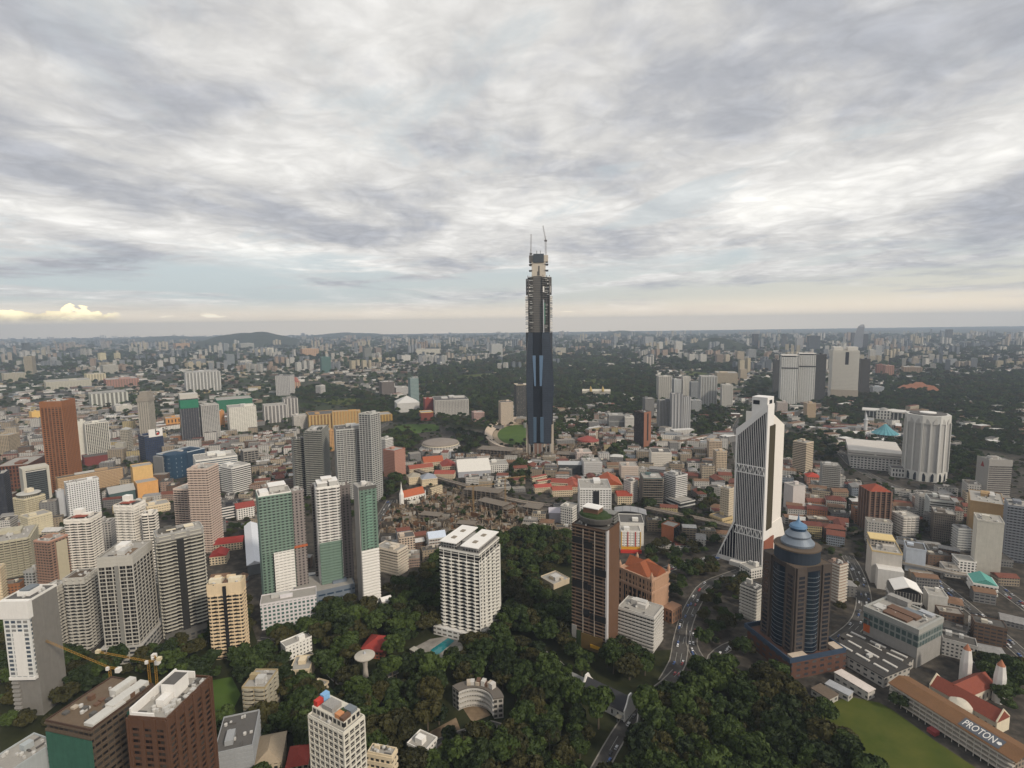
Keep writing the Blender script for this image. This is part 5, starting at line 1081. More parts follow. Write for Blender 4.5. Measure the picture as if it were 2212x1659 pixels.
# ---------------------------------------------------------------- white slanted tower
C0 = ground(1646, 1235)
th0 = R_(43)
U, V = np.array((math.cos(th0), math.sin(th0), 0)), np.array((-math.sin(th0), math.cos(th0), 0))
MBK = root('bank_tower', 'tall white tower of two slant topped blocks, black face striped with white fins', 'office tower', C0, th0)
ANCH.append(('white slanted tower', 1640, 1050, 1235))
def W_(u, v, z=0): return C0 + U * u + V * v + np.array((0, 0, z))
def Zat(u, v, py): p = W_(u, v); return height_at(p[0], p[1], py)
def along(ax, px, z, fix=0.0):
    lo, hi = 0.0, 120.0
    s = -1 if ax == 'v' else 1
    for _ in range(40):
        m = (lo + hi) / 2
        p = W_(m, fix, z) if ax == 'u' else W_(fix, m, z)
        if (proj(p)[0] - px) * s < 0: lo = m
        else: hi = m
    return (lo + hi) / 2
zfl = Zat(0, 0, 1143); zpk = Zat(0, 0, 874)
dv = along('v', 1588, (zfl + zpk) / 2)
dvb = along('v', 1546, 0)
ztl = Zat(0, dv, 926)
bu = along('u', 1675, Zat(0, 0, 935)); eu = along('u', 1698.5, zpk * .8); eub = along('u', 1704, 4)
mw = plain('tower_white', (.72, .70, .68), .5, .12)
mwc = plain('tower_cream', (.72, .68, .63), .55, .12)
TAKEN.append((W_(20, 20)[0], W_(20, 20)[1], 52))
w1 = 18.0
def vprism(poly, u0, u1):        # profile in v, z swept along u
    mb = MB(); return mb.loft([[(u0, v, z) for v, z in poly], [(u1, v, z) for v, z in poly]])
def uprism(poly, v0, v1):
    mb = MB(); return mb.loft([[(u, v0, z) for u, z in poly], [(u, v1, z) for u, z in poly]])
prof = [(0, 0), (dvb, 0), (dv, zfl), (dv, ztl), (0, zpk)]
put('front_block', vprism(prof, .6, w1).mesh('front_block', mw), MBK)
inner = [(1.6, 6), (dvb - 4, 6), (dv - 2.2, zfl), (dv - 2.2, ztl - 8), (1.6, zpk - 9)]
put('dark_glazing', vprism(inner, .25, .61).mesh('dark_glazing', plain('black_glazing', (.010, .010, .018), .5, .1, spec=.05)), MBK)
fr = [[(0, 0), (1.6, 0), (1.6, zpk - 9), (0, zpk)], [(0, zpk), (1.6, zpk - 9), (dv - 2.2, ztl - 8), (dv, ztl)], [(dv, ztl), (dv - 2.2, ztl - 8), (dv - 2.2, zfl), (dv, zfl)], [(dv, zfl), (dv - 2.2, zfl), (dvb - 4, 6), (dvb, 0)]]
for q in fr: put('white_frame', vprism(q, -.5, .6).mesh('white_frame', mw), MBK)
nfin = 15
for k in range(nfin):
    v = 1.6 + (dv - 3.8) * (k + .75) / (nfin + .5)
    zt_ = zpk - 9 + (ztl - 8 - zpk + 9) * (v - 1.6) / (dv - 3.8)
    put('fin', MB().box(-.1, v - .3, 4, .24, v + .3, zt_).mesh('fin', mw), MBK)
for k in range(5):
    v = dv - 2.2 + (dvb - dv - 2) * (k + .6) / 5.5
    zt_ = zfl - (zfl - 6) * (v - dv + 2.2) / (dvb - dv - 1.8)
    if zt_ > 12: put('fin', MB().box(-.1, v - .24, 4, .24, v + .24, zt_ - 1).mesh('fin', mw), MBK)
for py0, py1 in ((1000, 1014.5), (1131.5, 1146)):
    za, zc = Zat(0, dv, py0) , Zat(0, dv, py0) - 9.5
    for zz in (za, zc): put('truss_chord', MB().box(-.6, 1.6, zz - .7, -.36, dv - 2.2, zz + .7).mesh('truss_chord', mw), MBK)
    mb = MB()
    for k in range(12):
        a, b = 1.6 + (dv - 3.8) * k / 12, 1.6 + (dv - 3.8) * (k + 1) / 12
        mb.bar((-.45, a, za if k % 2 else zc), (-.45, b, zc if k % 2 else za), .4)
    put('truss_web', mb.mesh('truss_web', mw), MBK)
zr0, zr1 = Zat(bu, 3, 893), Zat(eu, 3, 917)
put('rear_block', uprism([(w1 + 1, 0), (eub, 0), (eu, Zat(eu, 3, 1122)), (eu, zr1), (bu - 2, zr0), (w1 + 1, zr0)], 2.5, 34).mesh('rear_block', mwc), MBK)
put('rear_foot', uprism([(bu - 12, 0), (eub + 1, 0), (eu + .6, Zat(eu, 3, 1122) + 3), (bu, Zat(eu, 3, 1122) + 3)], 1.6, 2.49).mesh('rear_foot', mwc), MBK)
put('dark_recess', MB().box(6.5, -.4, Zat(0, 0, 1150), bu - .5, 2.6, Zat(0, 0, 922)).mesh('dark_recess', plain('olive_recess', (.055, .045, .025))), MBK)
put('brick_foot', MB().box(1, -1.0, 0, bu + 6, -.05, Zat(0, 0, 1170)).mesh('brick_foot', plain('brick', (.24, .085, .05))), MBK)
zc = Zat(8, 12, 857)
put('crown_block', MB().box(4.5, 3, zpk - 30, 23, 21, zc).mesh('crown_block', mw), MBK)
put('crown_window', MB().box(4.2, 12, zc - 9, 4.49, 19.5, zc - 4).mesh('crown_window', gls_d), MBK)
put('crown_window', MB().box(10, 2.7, zc - 8, 18, 2.99, zc - 3.5).mesh('crown_window', gls_d), MBK)
put('sign_panel', MB().box(8, 2.6, zc - 24, 20, 2.98, zc - 11).mesh('sign_panel', plain('sign_brown', (.16, .085, .04))), MBK)
put('sign_mark', MB().box(10, 2.4, zc - 21, 13.5, 2.59, zc - 14).mesh('sign_mark', yel_m), MBK)
put('entrance_canopy', MB().box(-8, 2, 0, -.7, dv, 5).mesh('entrance_canopy', plain('canopy_white', (.55, .53, .50))), MBK)

# ---------------------------------------------------------------- octagonal tower with a blue domed top
OC = T('office_tower', 'brown granite tower with curved blue glass bays, crowned by a drum and blue spired dome', (1650, 1721, 1797), (1230, 1451), (.045, .037, .034), 'x', roof='n', plant=0, r=1, short='brown tower with blue dome')
x, y, z = hw(OC)
st = 3.9
nst = int((z - 8) / st)
wme = {}
for face in range(4):
    a = R_(90) * face
    hx, hy = (y, x) if face % 2 else (x, y)
    m = Matrix.Rotation(a, 4, 'Z')
    bay = MB().loft([[(hx * .38 * q, -hy + 1 - 3.2 * math.cos(q * 1.35), zz) for q in (-1, -.66, -.33, 0, .33, .66, 1)] + [(hx * .38, -hy + 1.5, zz), (-hx * .38, -hy + 1.5, zz)] for zz in (3, z - 4)])
    ob = put('glass_bay', bay.mesh('glass_bay', plain('bay_glass', (.010, .018, .030), .15, .15, spec=.5)), OC['ob'], (0, 0, 0), a)
    band = MB().loft([[(hx * .385 * q, -hy + .95 - 3.3 * math.cos(q * 1.35), zz) for q in (-1, -.66, -.33, 0, .33, .66, 1)] + [(hx * .385, -hy + 1.5, zz), (-hx * .385, -hy + 1.5, zz)] for zz in (0, .35)]).mesh('bay_band', plain('bay_rim', (.13, .15, .17)))
    for q in (-1, 1):
        put('corner_pier', MB().box(q * hx * .72 - hx * .26, -hy - 1.0, 0, q * hx * .72 + hx * .26, -hy + .5, z + .8).mesh('corner_pier', plain('pier_granite', (.070, .056, .049))), OC['ob'], (0, 0, 0), a)
    win = MB().box(-2.9, -.2, 0, 2.9, 0, 2.3).mesh('window', gls_d)
    for k in range(nst):
        zz = 5 + st * k
        put('bay_band', band, OC['ob'], (0, 0, zz), a)
        if face in (0, 3):
            for q in (-1, 1):
                p = m @ Vector((q * hx * .72, -hy - 1.01, zz))
                put('window', win, OC['ob'], p, a)
put('roof', MB().box(-x + .4, -y + .4, z + .02, x - .4, y - .4, z + .5).mesh('roof', plain('roof_brown', (.10, .075, .055))), OC['ob'])
dr = min(x, y) * 1.02
put('drum', MB().lathe([(dr, z + .51), (dr, z + 11)], 36).mesh('drum', facade((.025, .035, .05), (.16, .25, .34), 11, 9, .25, .7)), OC['ob'])
put('drum_roof', MB().lathe([(dr * 1.03, z + 11.01), (dr * 1.03, z + 12.2), (dr * .6, z + 13)], 36).mesh('drum_roof', plain('roof_brown', (.10, .075, .055))), OC['ob'])
dm = plain('dome_metal', (.17, .20, .24), .45, .12, metal=.2)
put('dome_ring', MB().lathe([(dr * .72, z + 13), (dr * .74, z + 15), (dr * .50, z + 20)], 36).mesh('dome_ring', dm), OC['ob'])
put('dome_ring', MB().lathe([(dr * .55, z + 20.01), (dr * .57, z + 21.5), (dr * .38, z + 25.5)], 36).mesh('dome_ring', dm), OC['ob'])
put('lantern', MB().lathe([(dr * .34, z + 25.51), (dr * .34, z + 28)], 24).mesh('lantern', gls_b), OC['ob'])
put('dome', MB().lathe([(dr * .40, z + 28.01), (dr * .36, z + 30), (dr * .12, z + 32.5), (dr * .05, z + 34.5), (.1, z + 40)], 28).mesh('dome', plain('dome_blue', (.10, .19, .31), .45, .12)), OC['ob'])
put('podium', MB().box(-x - 9, -y - 9, 0, x + 11, y + 7, 15).mesh('podium', facade((.10, .05, .036), fh=5, bay=8, ww=.5, wh=.4)), OC['ob'])
put('podium_parapet', MB().ring(x + 10.9, y + 8.9, 1.2, 15.01, 19).mesh('podium_parapet', plain('parapet_blue', (.03, .05, .085))), OC['ob'])
put('terrace_roof', MB().box(-x - 7, -y - 8, 15.02, -x + 8, -y - 1.6, 18.9).mesh('terrace_roof', plain('terrace_cream', (.46, .38, .30))), OC['ob'])
put('terrace_roof', MB().box(x + 1.6, -y - 7, 15.02, x + 9.5, -y + 3, 18.6).mesh('terrace_roof', plain('terrace_cream', (.46, .38, .30))), OC['ob'])

# ---------------------------------------------------------------- white ribbed tower with pointed arches
G = ground(1994, 1041)
D = math.hypot(G[0], G[1]); mpp = D / 1166 / math.hypot(1, (1994 - CX) / F)
Rr = 43 * mpp * .98
hd = height_at(G[0], G[1], 899)
a = math.atan2(G[0], G[1])
c = G + Rr * np.array((math.sin(a), math.cos(a), 0))
DB = root('office_tower', 'white ribbed tower with lattice panels and dark pointed arches at its foot', 'office tower', c, -a)
ANCH.append(('white arched tower', 1994, 1000, 1041)); TAKEN.append((c[0], c[1], Rr + 10))
n = 16
def star(r, k=.93): return [(r * (1 if i % 2 else k) * math.cos(6.28318 * (i + .5) / n), r * (1 if i % 2 else k) * math.sin(6.28318 * (i + .5) / n)) for i in range(n)]
lat = facade((.40, .39, .37), (.30, .29, .275), 2.2, 2.2, .6, .6, bright=.05)
put('lattice_body', MB().prism(star(Rr * .97), 18, hd - 14).mesh('lattice_body', lat), DB)
put('crown', MB().prism(star(Rr), hd - 13.9, hd).mesh('crown', plain('arch_white', (.52, .51, .48), .6, .15)), DB)
put('base_wall', MB().prism(star(Rr), 0, 17.9).mesh('base_wall', plain('arch_white', (.52, .51, .48), .6, .15)), DB)
put('roof_rim', MB().lathe([(Rr * .8, hd + .01), (Rr * .8, hd + 1.5)], 16).mesh('roof_rim', dkc_m), DB)
put('helipad', MB().lathe([(Rr * .36, hd + 1.51), (Rr * .36, hd + 3)], 24).mesh('helipad', wht), DB)
for i in range(n):
    p, q = star(Rr)[i], star(Rr)[(i + 1) % n]
    ang = math.atan2(p[1], p[0])
    put('rib', MB().box(-1.0, -1.5, 17.91, .7, 1.5, hd - 13.91).mesh('rib', plain('arch_white', (.52, .51, .48), .6, .15)), DB, (p[0], p[1], 0), ang)
    mx, my = (p[0] + q[0]) / 2, (p[1] + q[1]) / 2
    an = math.atan2(my, mx)
    put('arch', MB().loft([[(xx, yy, zz) for yy, zz in ((-3, 1), (3, 1), (3, 10), (1.6, 14), (0, 16.5), (-1.6, 14), (-3, 10))] for xx in (-.6, .35)]).mesh('arch', gls_d), DB, (mx, my, 0), an)
    put('arch_head', MB().loft([[(xx, yy, zz) for yy, zz in ((-5.2, hd - 16), (5.2, hd - 16), (3.2, hd - 9), (0, hd - 5), (-3.2, hd - 9))] for xx in (-.6, .3)]).mesh('arch_head', plain('lattice_plain', (.39, .38, .36))), DB, (mx, my, 0), an)
T('office_block', 'low white arcade wing with arched openings beside the white arched tower', (1920, 1926, 1956), (1012, 1030), (.48, .47, .45), 'p', fh=9, bay=5, ww=.5, wh=.6, dep=30, plant=0)
# ---------------------------------------------------------------- mosque, museum, stadiums, churches
def frame_at(px, py, rel=0.0):
    G = ground(px, py); a = math.atan2(G[0], G[1])
    return G, -a + R_(rel), math.hypot(G[0], G[1]) / 1166.0 * math.cos(math.atan2(px - CX, F)) / math.cos(0)

def mpx(px, py):      # metres per picture unit across the view at a ground point
    return ground(px, py)[1] / 1166.0 * 1.0

G, rz, _ = frame_at(1911, 946)
s = mpx(1911, 946)
mq = root('mosque', 'mosque with a folded turquoise umbrella roof over white terraces', 'mosque', G, rz)
ANCH.append(('turquoise roofed mosque', 1911, 935, 950)); TAKEN.append((G[0], G[1], 30 * s))
pts = lambda r, z, f: [(r * (1 if i % 2 else f) * math.cos(6.28318 * i / 36), r * (1 if i % 2 else f) * math.sin(6.28318 * i / 36), z) for i in range(36)]
put('umbrella_roof', MB().loft([pts(27 * s, 12, .9), pts(14 * s, 22, .93), pts(2 * s, 36, 1)]).mesh('umbrella_roof', plain('turquoise', (.09, .25, .29), .55, .2)), mq)
put('prayer_hall', MB().box(-28 * s, -16 * s, 0, 28 * s, 20 * s, 11.9).mesh('prayer_hall', facade((.48, .47, .45), fh=5, bay=5)), mq)
put('terrace', MB().box(-58 * s, -10 * s, 0, -28.01 * s, 24 * s, 7).mesh('terrace', facade((.5, .48, .46), fh=4, bay=6)), mq)
G2, rz, _ = frame_at(1869, 936)
mn = root('minaret', 'slender white minaret with a folded pointed cap', 'minaret', G2, rz)
hm = height_at(G2[0], G2[1], 890)
put('shaft', MB().lathe([(4.6, 0), (3.8, hm * .62)], 10).mesh('shaft', plain('minaret_white', (.5, .5, .5))), mn)
put('gallery', MB().lathe([(6, hm * .62 + .01), (6, hm * .66)], 12).mesh('gallery', plain('minaret_white', (.5, .5, .5))), mn)
put('cap', MB().lathe([(3.2, hm * .66 + .01), (2.6, hm * .8), (.2, hm)], 10).mesh('cap', plain('minaret_white', (.5, .5, .5))), mn)

G, rz, _ = frame_at(1908, 905)
s = mpx(1908, 905)
mu = root('museum', 'white colonnaded museum hall with a shallow dome', 'museum', G, rz)
TAKEN.append((G[0], G[1] + 20, 45 * s)); ANCH.append(('white colonnaded museum', 1908, 893, 905))
hh = height_at(G[0], G[1], 887)
put('hall', MB().box(-33 * s, 0, 0, 33 * s, 40, hh - 3).mesh('hall', plain('dark_wall', (.09, .09, .09))), mu)
put('roof_slab', MB().box(-40 * s, -8, hh - 2.99, 40 * s, 46, hh).mesh('roof_slab', plain('museum_white', (.52, .5, .47))), mu)
put('portal', MB().box(-14 * s, -10, 0, 14 * s, -8.01, hh + 2).mesh('portal', facade((.56, .54, .5), (.05, .05, .05), 9, 8, .5, .7)), mu)
put('dome', MB().lathe([(9 * s, hh + .01), (7 * s, hh + 4), (2 * s, hh + 7)], 20).mesh('dome', gry_m), mu, (0, 20, 0))
for k in range(10): put('column', MB().box(-1.4, -5, 0, 1.4, -2, hh - 3).mesh('column', plain('museum_white', (.52, .5, .47))), mu, (-33 * s + 66 * s * k / 9, 0, 0))

# domed stadium and open stadium
G, rz, _ = frame_at(952, 968)
s = mpx(952, 968)
ds = root('stadium', 'round stadium with a broad shallow brown grey dome', 'stadium', G, rz)
TAKEN.append((G[0], G[1], 52 * s)); ANCH.append(('domed stadium', 952, 962, 985))
put('dome', MB().lathe([(40 * s, 13), (39 * s, 16), (30 * s, 19), (16 * s, 21.5), (1, 22.5)], 40, sy=1.0).mesh('dome', plain('dome_taupe', (.22, .19, .165), .8, .3, .06)), ds)
put('dome_rim', MB().lathe([(40.5 * s, 11), (40.5 * s, 12.99)], 40).mesh('dome_rim', cream_m), ds)
put('outer_wall', MB().lathe([(47 * s, 0), (41 * s, 6), (41 * s, 10.99)], 40).mesh('outer_wall', facade((.44, .42, .39), (.05, .05, .05), 4, 5, .5, .5)), ds)
C1 = ground(1120, 938)
s = mpx(1120, 938)
sd = root('stadium', 'open oval stadium with beige stands round a green pitch', 'stadium', C1, 0)
TAKEN.append((C1[0], C1[1], 78 * s)); ANCH.append(('open oval stadium', 1105, 938, 955))
ry = ground(1120, 917)[1] - C1[1]
def oval(r, z): return [(r * 46 * s * math.cos(6.28318 * i / 40), r * ry * .95 * math.sin(6.28318 * i / 40), z) for i in range(40)]
put('pitch', MB().loft([oval(1.0, .5), oval(.99, .8)]).mesh('pitch', lawn_m), sd)
put('running_track', MB().loft([oval(1.22, .1), oval(1.22, .4)]).mesh('running_track', plain('track', (.28, .22, .15))), sd)
mb = MB()
secs = [oval(1.24, .45), oval(1.55, 11), oval(1.6, 11), oval(1.6, .05)]
mb.loft(secs + [secs[0]], cap=False)
put('stands', mb.mesh('stands', plain('stand_beige', (.44, .36, .28), .8, .3)), sd)
put('scoreboard', MB().box(-4, ry * 1.63, 0, 10, ry * 1.66, 16).mesh('scoreboard', wht), sd)

def disc(name, px, py, rx, ryp, z, mat):
    return sheet(name, [(px + rx * math.cos(6.28318 * i / 40), py + ryp * math.sin(6.28318 * i / 40)) for i in range(40)], z, mat)
sheet('playing_field', [(846, 930), (858, 918), (880, 916), (936, 916), (950, 921), (946, 930), (900, 936), (866, 937)], .12, lawn_m)
sheet('school_lawn', [(1296, 1040), (1312, 1030), (1345, 1030), (1338, 1040), (1310, 1046)], .1, lawn_m)
sheet('school_lawn', [(1145, 1018), (1180, 1016), (1182, 1026), (1150, 1030)], .1, lawn_m)
sheet('sports_field', [(1752, 1530), (1836, 1505), (1900, 1518), (1930, 1535), (2020, 1600), (2140, 1680), (2140, 1760), (1930, 1760), (1870, 1660), (1800, 1580)], .1, field_m)
sheet('sandy_ground', [(1414, 950), (1436, 943), (1500, 942), (1524, 950), (1510, 960), (1440, 962)], .1, sand_m)
sheet('building_site', [(818, 1150), (846, 1092), (905, 1072), (1000, 1046), (1080, 1068), (1120, 1095), (1200, 1098), (1215, 1150), (1090, 1150), (960, 1152)], .1, soil_m)
sheet('building_site', [(1020, 990), (1060, 962), (1142, 955), (1210, 950), (1300, 968), (1345, 990), (1290, 998), (1200, 1004), (1040, 1004)], .1, soil_m)
sheet('forest_floor', [(540, 1440), (620, 1362), (690, 1312), (820, 1290), (930, 1225), (950, 1180), (1085, 1155), (1240, 1160), (1240, 1390), (1335, 1412), (1462, 1402), (1470, 1480), (1640, 1440), (1790, 1530), (1910, 1660), (1990, 1760), (540, 1760)], .06, under_m)
sheet('forest_floor', [(330, 1400), (450, 1360), (530, 1310), (560, 1400), (530, 1560), (450, 1540), (330, 1440)], .06, under_m)
sheet('grass_clearing', [(455, 1470), (500, 1462), (520, 1500), (500, 1540), (465, 1540)], .11, lawn_m)
sheet('dirt_clearing', [(930, 1580), (985, 1550), (1000, 1590), (940, 1625), (880, 1640)], .11, soil_m)
sheet('dirt_clearing', [(1000, 1530), (1040, 1520), (1060, 1545), (1020, 1560)], .11, soil_m)

# twin spired church far right, with school in front
def strip(name, label, A, B, dep, h, cat=None, short=None):
    a, b = ground(*A), ground(*B)
    d = b - a; L = float(np.hypot(d[0], d[1])); t = math.atan2(d[1], d[0])
    o = root(name, label, cat or name.replace('_', ' '), a, t)
    n_ = max(1, int(L / 20))
    for k in range(n_ + 1):
        q = a + d * k / n_ + np.array((-math.sin(t), math.cos(t), 0)) * dep / 2
        TAKEN.append((q[0], q[1], dep * .6))
    if short: ANCH.append((short, (A[0] + B[0]) / 2, (A[1] + B[1]) / 2 - 10, (A[1] + B[1]) / 2))
    return o, L, t
sch, L, t = strip('school_building', 'long four storey school with verandas and a rust orange roof carrying a dark sign', (1926, 1512), (2190, 1684), 17, 14, 'school', 'long veranda school')
put('wall', MB().box(0, 0, 0, L, 17, 14).mesh('wall', facade((.30, .24, .19), (.03, .03, .03), 3.5, 3.2, .6, .6)), sch)
put('roof', MB().loft([[(xx, yy, zz) for yy, zz in ((-3, 14.1), (8.5, 17.5), (20, 14.1), (20, 14.4), (8.5, 18), (-3, 14.5))] for xx in (-1.5, L + 2)]).mesh('roof', plain('rust_roof', (.16, .085, .042), .85, .5, .12)), sch)
for k in range(4):
    put('veranda', MB().box(-.5, -2.8, 3.4 * (k + 1) - 1.1, L, -.02, 3.4 * (k + 1)).mesh('veranda', plain('veranda_white', (.46, .42, .37))), sch)
for k in range(int(L / 4.5)): put('veranda_post', MB().box(k * 4.5, -2.95, 0, k * 4.5 + .45, -2.81, 14).mesh('veranda_post', plain('veranda_white', (.46, .42, .37))), sch)
def roofz(yy): return 14.5 + 3.5 * (yy + 3) / 11.5 if yy < 8.5 else 18
xs0 = None
for k in range(400):      # place the sign along the roof where the picture shows it
    xx = L * k / 400
    p = ground(1926, 1512) + xx * np.array((math.cos(t), math.sin(t), 0)) + np.array((0, 0, 16))
    if xs0 is None and proj(p)[0] > 2072: xs0 = xx
    if proj(p)[0] < 2160: xs1 = xx
slope = math.atan2(3.5, 11.5)
sg = put('sign_board', MB().box(0, -4.4, 0, xs1 - xs0, 4.4, .25).mesh('sign_board', plain('sign_grey', (.085, .095, .115))), sch, (xs0, 2.6, roofz(2.6) + .1))
sg.rotation_euler = (slope, 0, 0)
text('sign_lettering', 'PROTON', sg, ((xs1 - xs0) * .45, 0, .3), (0, 0, 0), 8.2, wht, .04).scale = ((xs1 - xs0) * .8 / 34, 1, 1)
put('sign_emblem', MB().lathe([(1.5, .26), (1.5, .4)], 5).mesh('sign_emblem', wht), sg, ((xs1 - xs0) * .93, 0, 0))
put('rear_wall', MB().box(L * .55, 19, 0, L, 26, 9).mesh('rear_wall', facade((.4, .34, .26))), sch)
put('red_stand', MB().box(L * .40, -9, 0, L * .47, -4, 3).mesh('red_stand', plain('stand_red', (.25, .05, .05))), sch)

cat_, L, t = strip('cathedral', 'cream cathedral with red tiled cross roof and twin white spires', (2008, 1506), (2150, 1588), 15, 10, 'church', 'red roofed cathedral')
put('nave', MB().box(0, 0, 0, L, 15, 10).mesh('nave', facade((.56, .50, .40), (.05, .05, .05), 8, 5, .3, .5)), cat_)
put('nave_roof', MB().gable(L / 2, 7.5, 10.01, 17, .7).mesh('nave_roof', tilr_m), cat_, (L / 2, 7.5, 0))
for xx in (-.6, L - .2): put('gable_end', MB().loft([[(xx + q, yy, zz) for yy, zz in ((-.6, 0), (15.6, 0), (15.6, 11), (7.5, 18.5), (-.6, 11))] for q in (0, .8)]).mesh('gable_end', cream_m), cat_)
put('transept', MB().box(L * .5 - 17, 15.01, 0, L * .5 - 2, 46, 10).mesh('transept', facade((.54, .48, .39), (.05, .05, .05), 8, 5, .3, .5)), cat_)
put('transept_roof', MB().gable(20, 7.5, 10.02, 16.9, .6).mesh('transept_roof', tilr_m), cat_, (L * .5 - 9.5, 27, 0), R_(90))
put('apse', MB().lathe([(8, 0), (8, 9), (7.4, 10.5), (3, 12.5)], 24).mesh('apse', plain('apse_cream', (.52, .48, .40))), cat_, (L * .5, -.5, 0))
for xx in (L * .5 - 21, L * .5 + 2):
    sp = put('spire', MB().lathe([(4.2, 0), (4.2, 20), (3.4, 26), (2.9, 30)], 8).mesh('spire', plain('spire_white', (.62, .60, .57))), cat_, (xx, 44, 0))
    put('spire_cap', MB().lathe([(2.8, 30.01), (.1, 35)], 8).mesh('spire_cap', plain('spire_red', (.33, .14, .08))), sp)

# white church with orange roof by the building site
G, rz, _ = frame_at(868, 1089)
ch = root('church', 'small white gothic church with a needle spire and orange roof', 'church', G, rz + R_(28))
ANCH.append(('church with needle spire', 880, 1075, 1088)); TAKEN.append((G[0] + 10, G[1] + 10, 30))
hs = height_at(G[0], G[1], 1040)
put('steeple', MB().lathe([(4, 0), (4, hs * .45), (3.2, hs * .5), (1.2, hs * .7), (.05, hs)], 8).mesh('steeple', wht), ch)
put('nave', MB().box(3.5, -3, 0, 44, 15, 11).mesh('nave', facade((.64, .62, .58), (.05, .05, .05), 10, 5, .3, .5)), ch)
put('nave_roof', MB().gable(20, 9, 11.01, 21, .6).mesh('nave_roof', plain('orange_tile', (.36, .10, .045), .8, .3)), ch, (24, 6, 0))
for k in range(4): put('pinnacle', MB().lathe([(.9, 0), (.9, 13), (.1, 17)], 6).mesh('pinnacle', wht), ch, (44.5, -3 + 6 * k, 0))
put('porch', MB().box(6, -16, 0, 26, -3.01, 6).mesh('porch', plain('porch_cream', (.5, .48, .42))), ch)

# white church with dark roof in the forest
G, rz, _ = frame_at(1268, 1500)
fc = root('church', 'church with a dark roof and stepped white gables among the trees', 'church', G, rz + R_(-32))
TAKEN.append((G[0] + 14, G[1] - 6, 26)); ANCH.append(('church with stepped gables', 1300, 1505, 1530))
put('nave', MB().box(0, -8, 0, 38, 8, 7).mesh('nave', facade((.55, .54, .52), fh=6, bay=5, ww=.3)), fc)
put('nave_roof', MB().gable(19, 8, 7.01, 16, .5).mesh('nave_roof', plain('slate_roof', (.045, .045, .05))), fc, (19, 0, 0))
for xx in (-.6, 37.8): put('gable_end', MB().loft([[(xx + q, yy, zz) for yy, zz in ((-8.8, 0), (8.8, 0), (8.8, 9), (5, 13), (2, 18), (-2, 18), (-5, 13), (-8.8, 9))] for q in (0, 1.1)]).mesh('gable_end', wht), fc)
for yy in (-12, 12): put('gable_end', MB().loft([[(48 + q, yy * .45 + y2, zz) for y2, zz in ((-2.6, 0), (2.6, 0), (1.6, 7), (.6, 11), (-.6, 11), (-1.6, 7))] for q in (0, 1)]).mesh('gable_end', wht), fc)
put('vestry', MB().gable(7, 6, 5, 11, .4).box(-7, -6, 0, 7, 6, 5.01).mesh('vestry', plain('vestry_grey', (.26, .26, .25))), fc, (-9, 3, 0))

# mushroom shaped concrete canopy, pool court, curved block
G, rz, _ = frame_at(790, 1462)
s = mpx(790, 1462)
mc = root('canopy', 'mushroom shaped concrete canopy, a broad disc on one stem', 'canopy', G, rz)
TAKEN.append((G[0], G[1], 14))
hc = height_at(G[0], G[1], 1420)
put('stem', MB().lathe([(2.6, 0), (1.9, hc * .5), (2.4, hc - 1)], 16).mesh('stem', plain('stem_concrete', (.40, .37, .33))), mc)
put('disc', MB().lathe([(2.5, hc - .99), (23 * s, hc + 1.2), (23 * s, hc + 2), (10 * s, hc + 3.4), (1, hc + 3.8)], 36).mesh('disc', plain('disc_concrete', (.40, .37, .32), .8, .35, .2)), mc)
put('finial', MB().lathe([(1.4, hc + 3.81), (.2, hc + 6)], 10).mesh('finial', stl_m), mc)
sheet('pool_terrace', [(888, 1402), (930, 1380), (985, 1372), (1004, 1402), (960, 1436), (935, 1440)], .12, pave_m)
pl, t_ = new_mat('pool_water')
finish(pl, t_, (.015, .16, .18), .08, .5)
sheet('pool', [(930, 1404), (968, 1378), (982, 1384), (945, 1416), (936, 1412)], .3, pl)
for lab, A, B, dp in (('low white pool pavilion range on the near side of the pool', (886, 1412), (948, 1446), 5), ('white roofed pool bar range beside the pool', (950, 1444), (1002, 1410), 5)):
    o, L, t = strip('pavilion', lab, A, B, dp, 5)
    put('wall', MB().box(0, 0, 0, L, dp, 4).mesh('wall', facade((.42, .36, .28), fh=4, bay=3)), o)
    put('roof', MB().box(-.5, -.5, 4.01, L + .5, dp + .5, 4.6).mesh('roof', plain('pavilion_roof', (.40, .38, .33))), o)
G, rz, _ = frame_at(1020, 1560)
cb = root('apartment_block', 'curved grey white apartment block bending like an arc among the trees', 'apartment block', G, rz)
ANCH.append(('curved grey apartment block', 1040, 1505, 1540))
s = mpx(1020, 1560)
ra, rb = 52 * s, 74 * s
def arc(r, a0, a1, z, n=18): return [(r * math.cos(a0 + (a1 - a0) * i / n), r * math.sin(a0 + (a1 - a0) * i / n), z) for i in range(n + 1)]
A0, A1 = R_(5), R_(128)
def arcslab(r0, r1, z0, z1):
    mb = MB(); i, o, i2, o2 = arc(r0, A0, A1, z0), arc(r1, A0, A1, z0), arc(r0, A0, A1, z1), arc(r1, A0, A1, z1)
    return mb.loft([[i[k], o[k], o2[k], i2[k]] for k in range(len(i))])
put('wall', arcslab(ra, rb, 0, 16).mesh('wall', facade((.36, .34, .31), (.025, .025, .025), 4, 4, .7, .55)), cb)
for k in range(4): put('balcony', arcslab(ra - 1.2, ra - .02, 4 * k + 2.6, 4 * k + 3.9).mesh('balcony', plain('balcony_white', (.48, .46, .43))), cb)
put('roof', arcslab(ra - .6, rb + .6, 16.01, 17).mesh('roof', plain('roof_brownish', (.12, .105, .09))), cb)
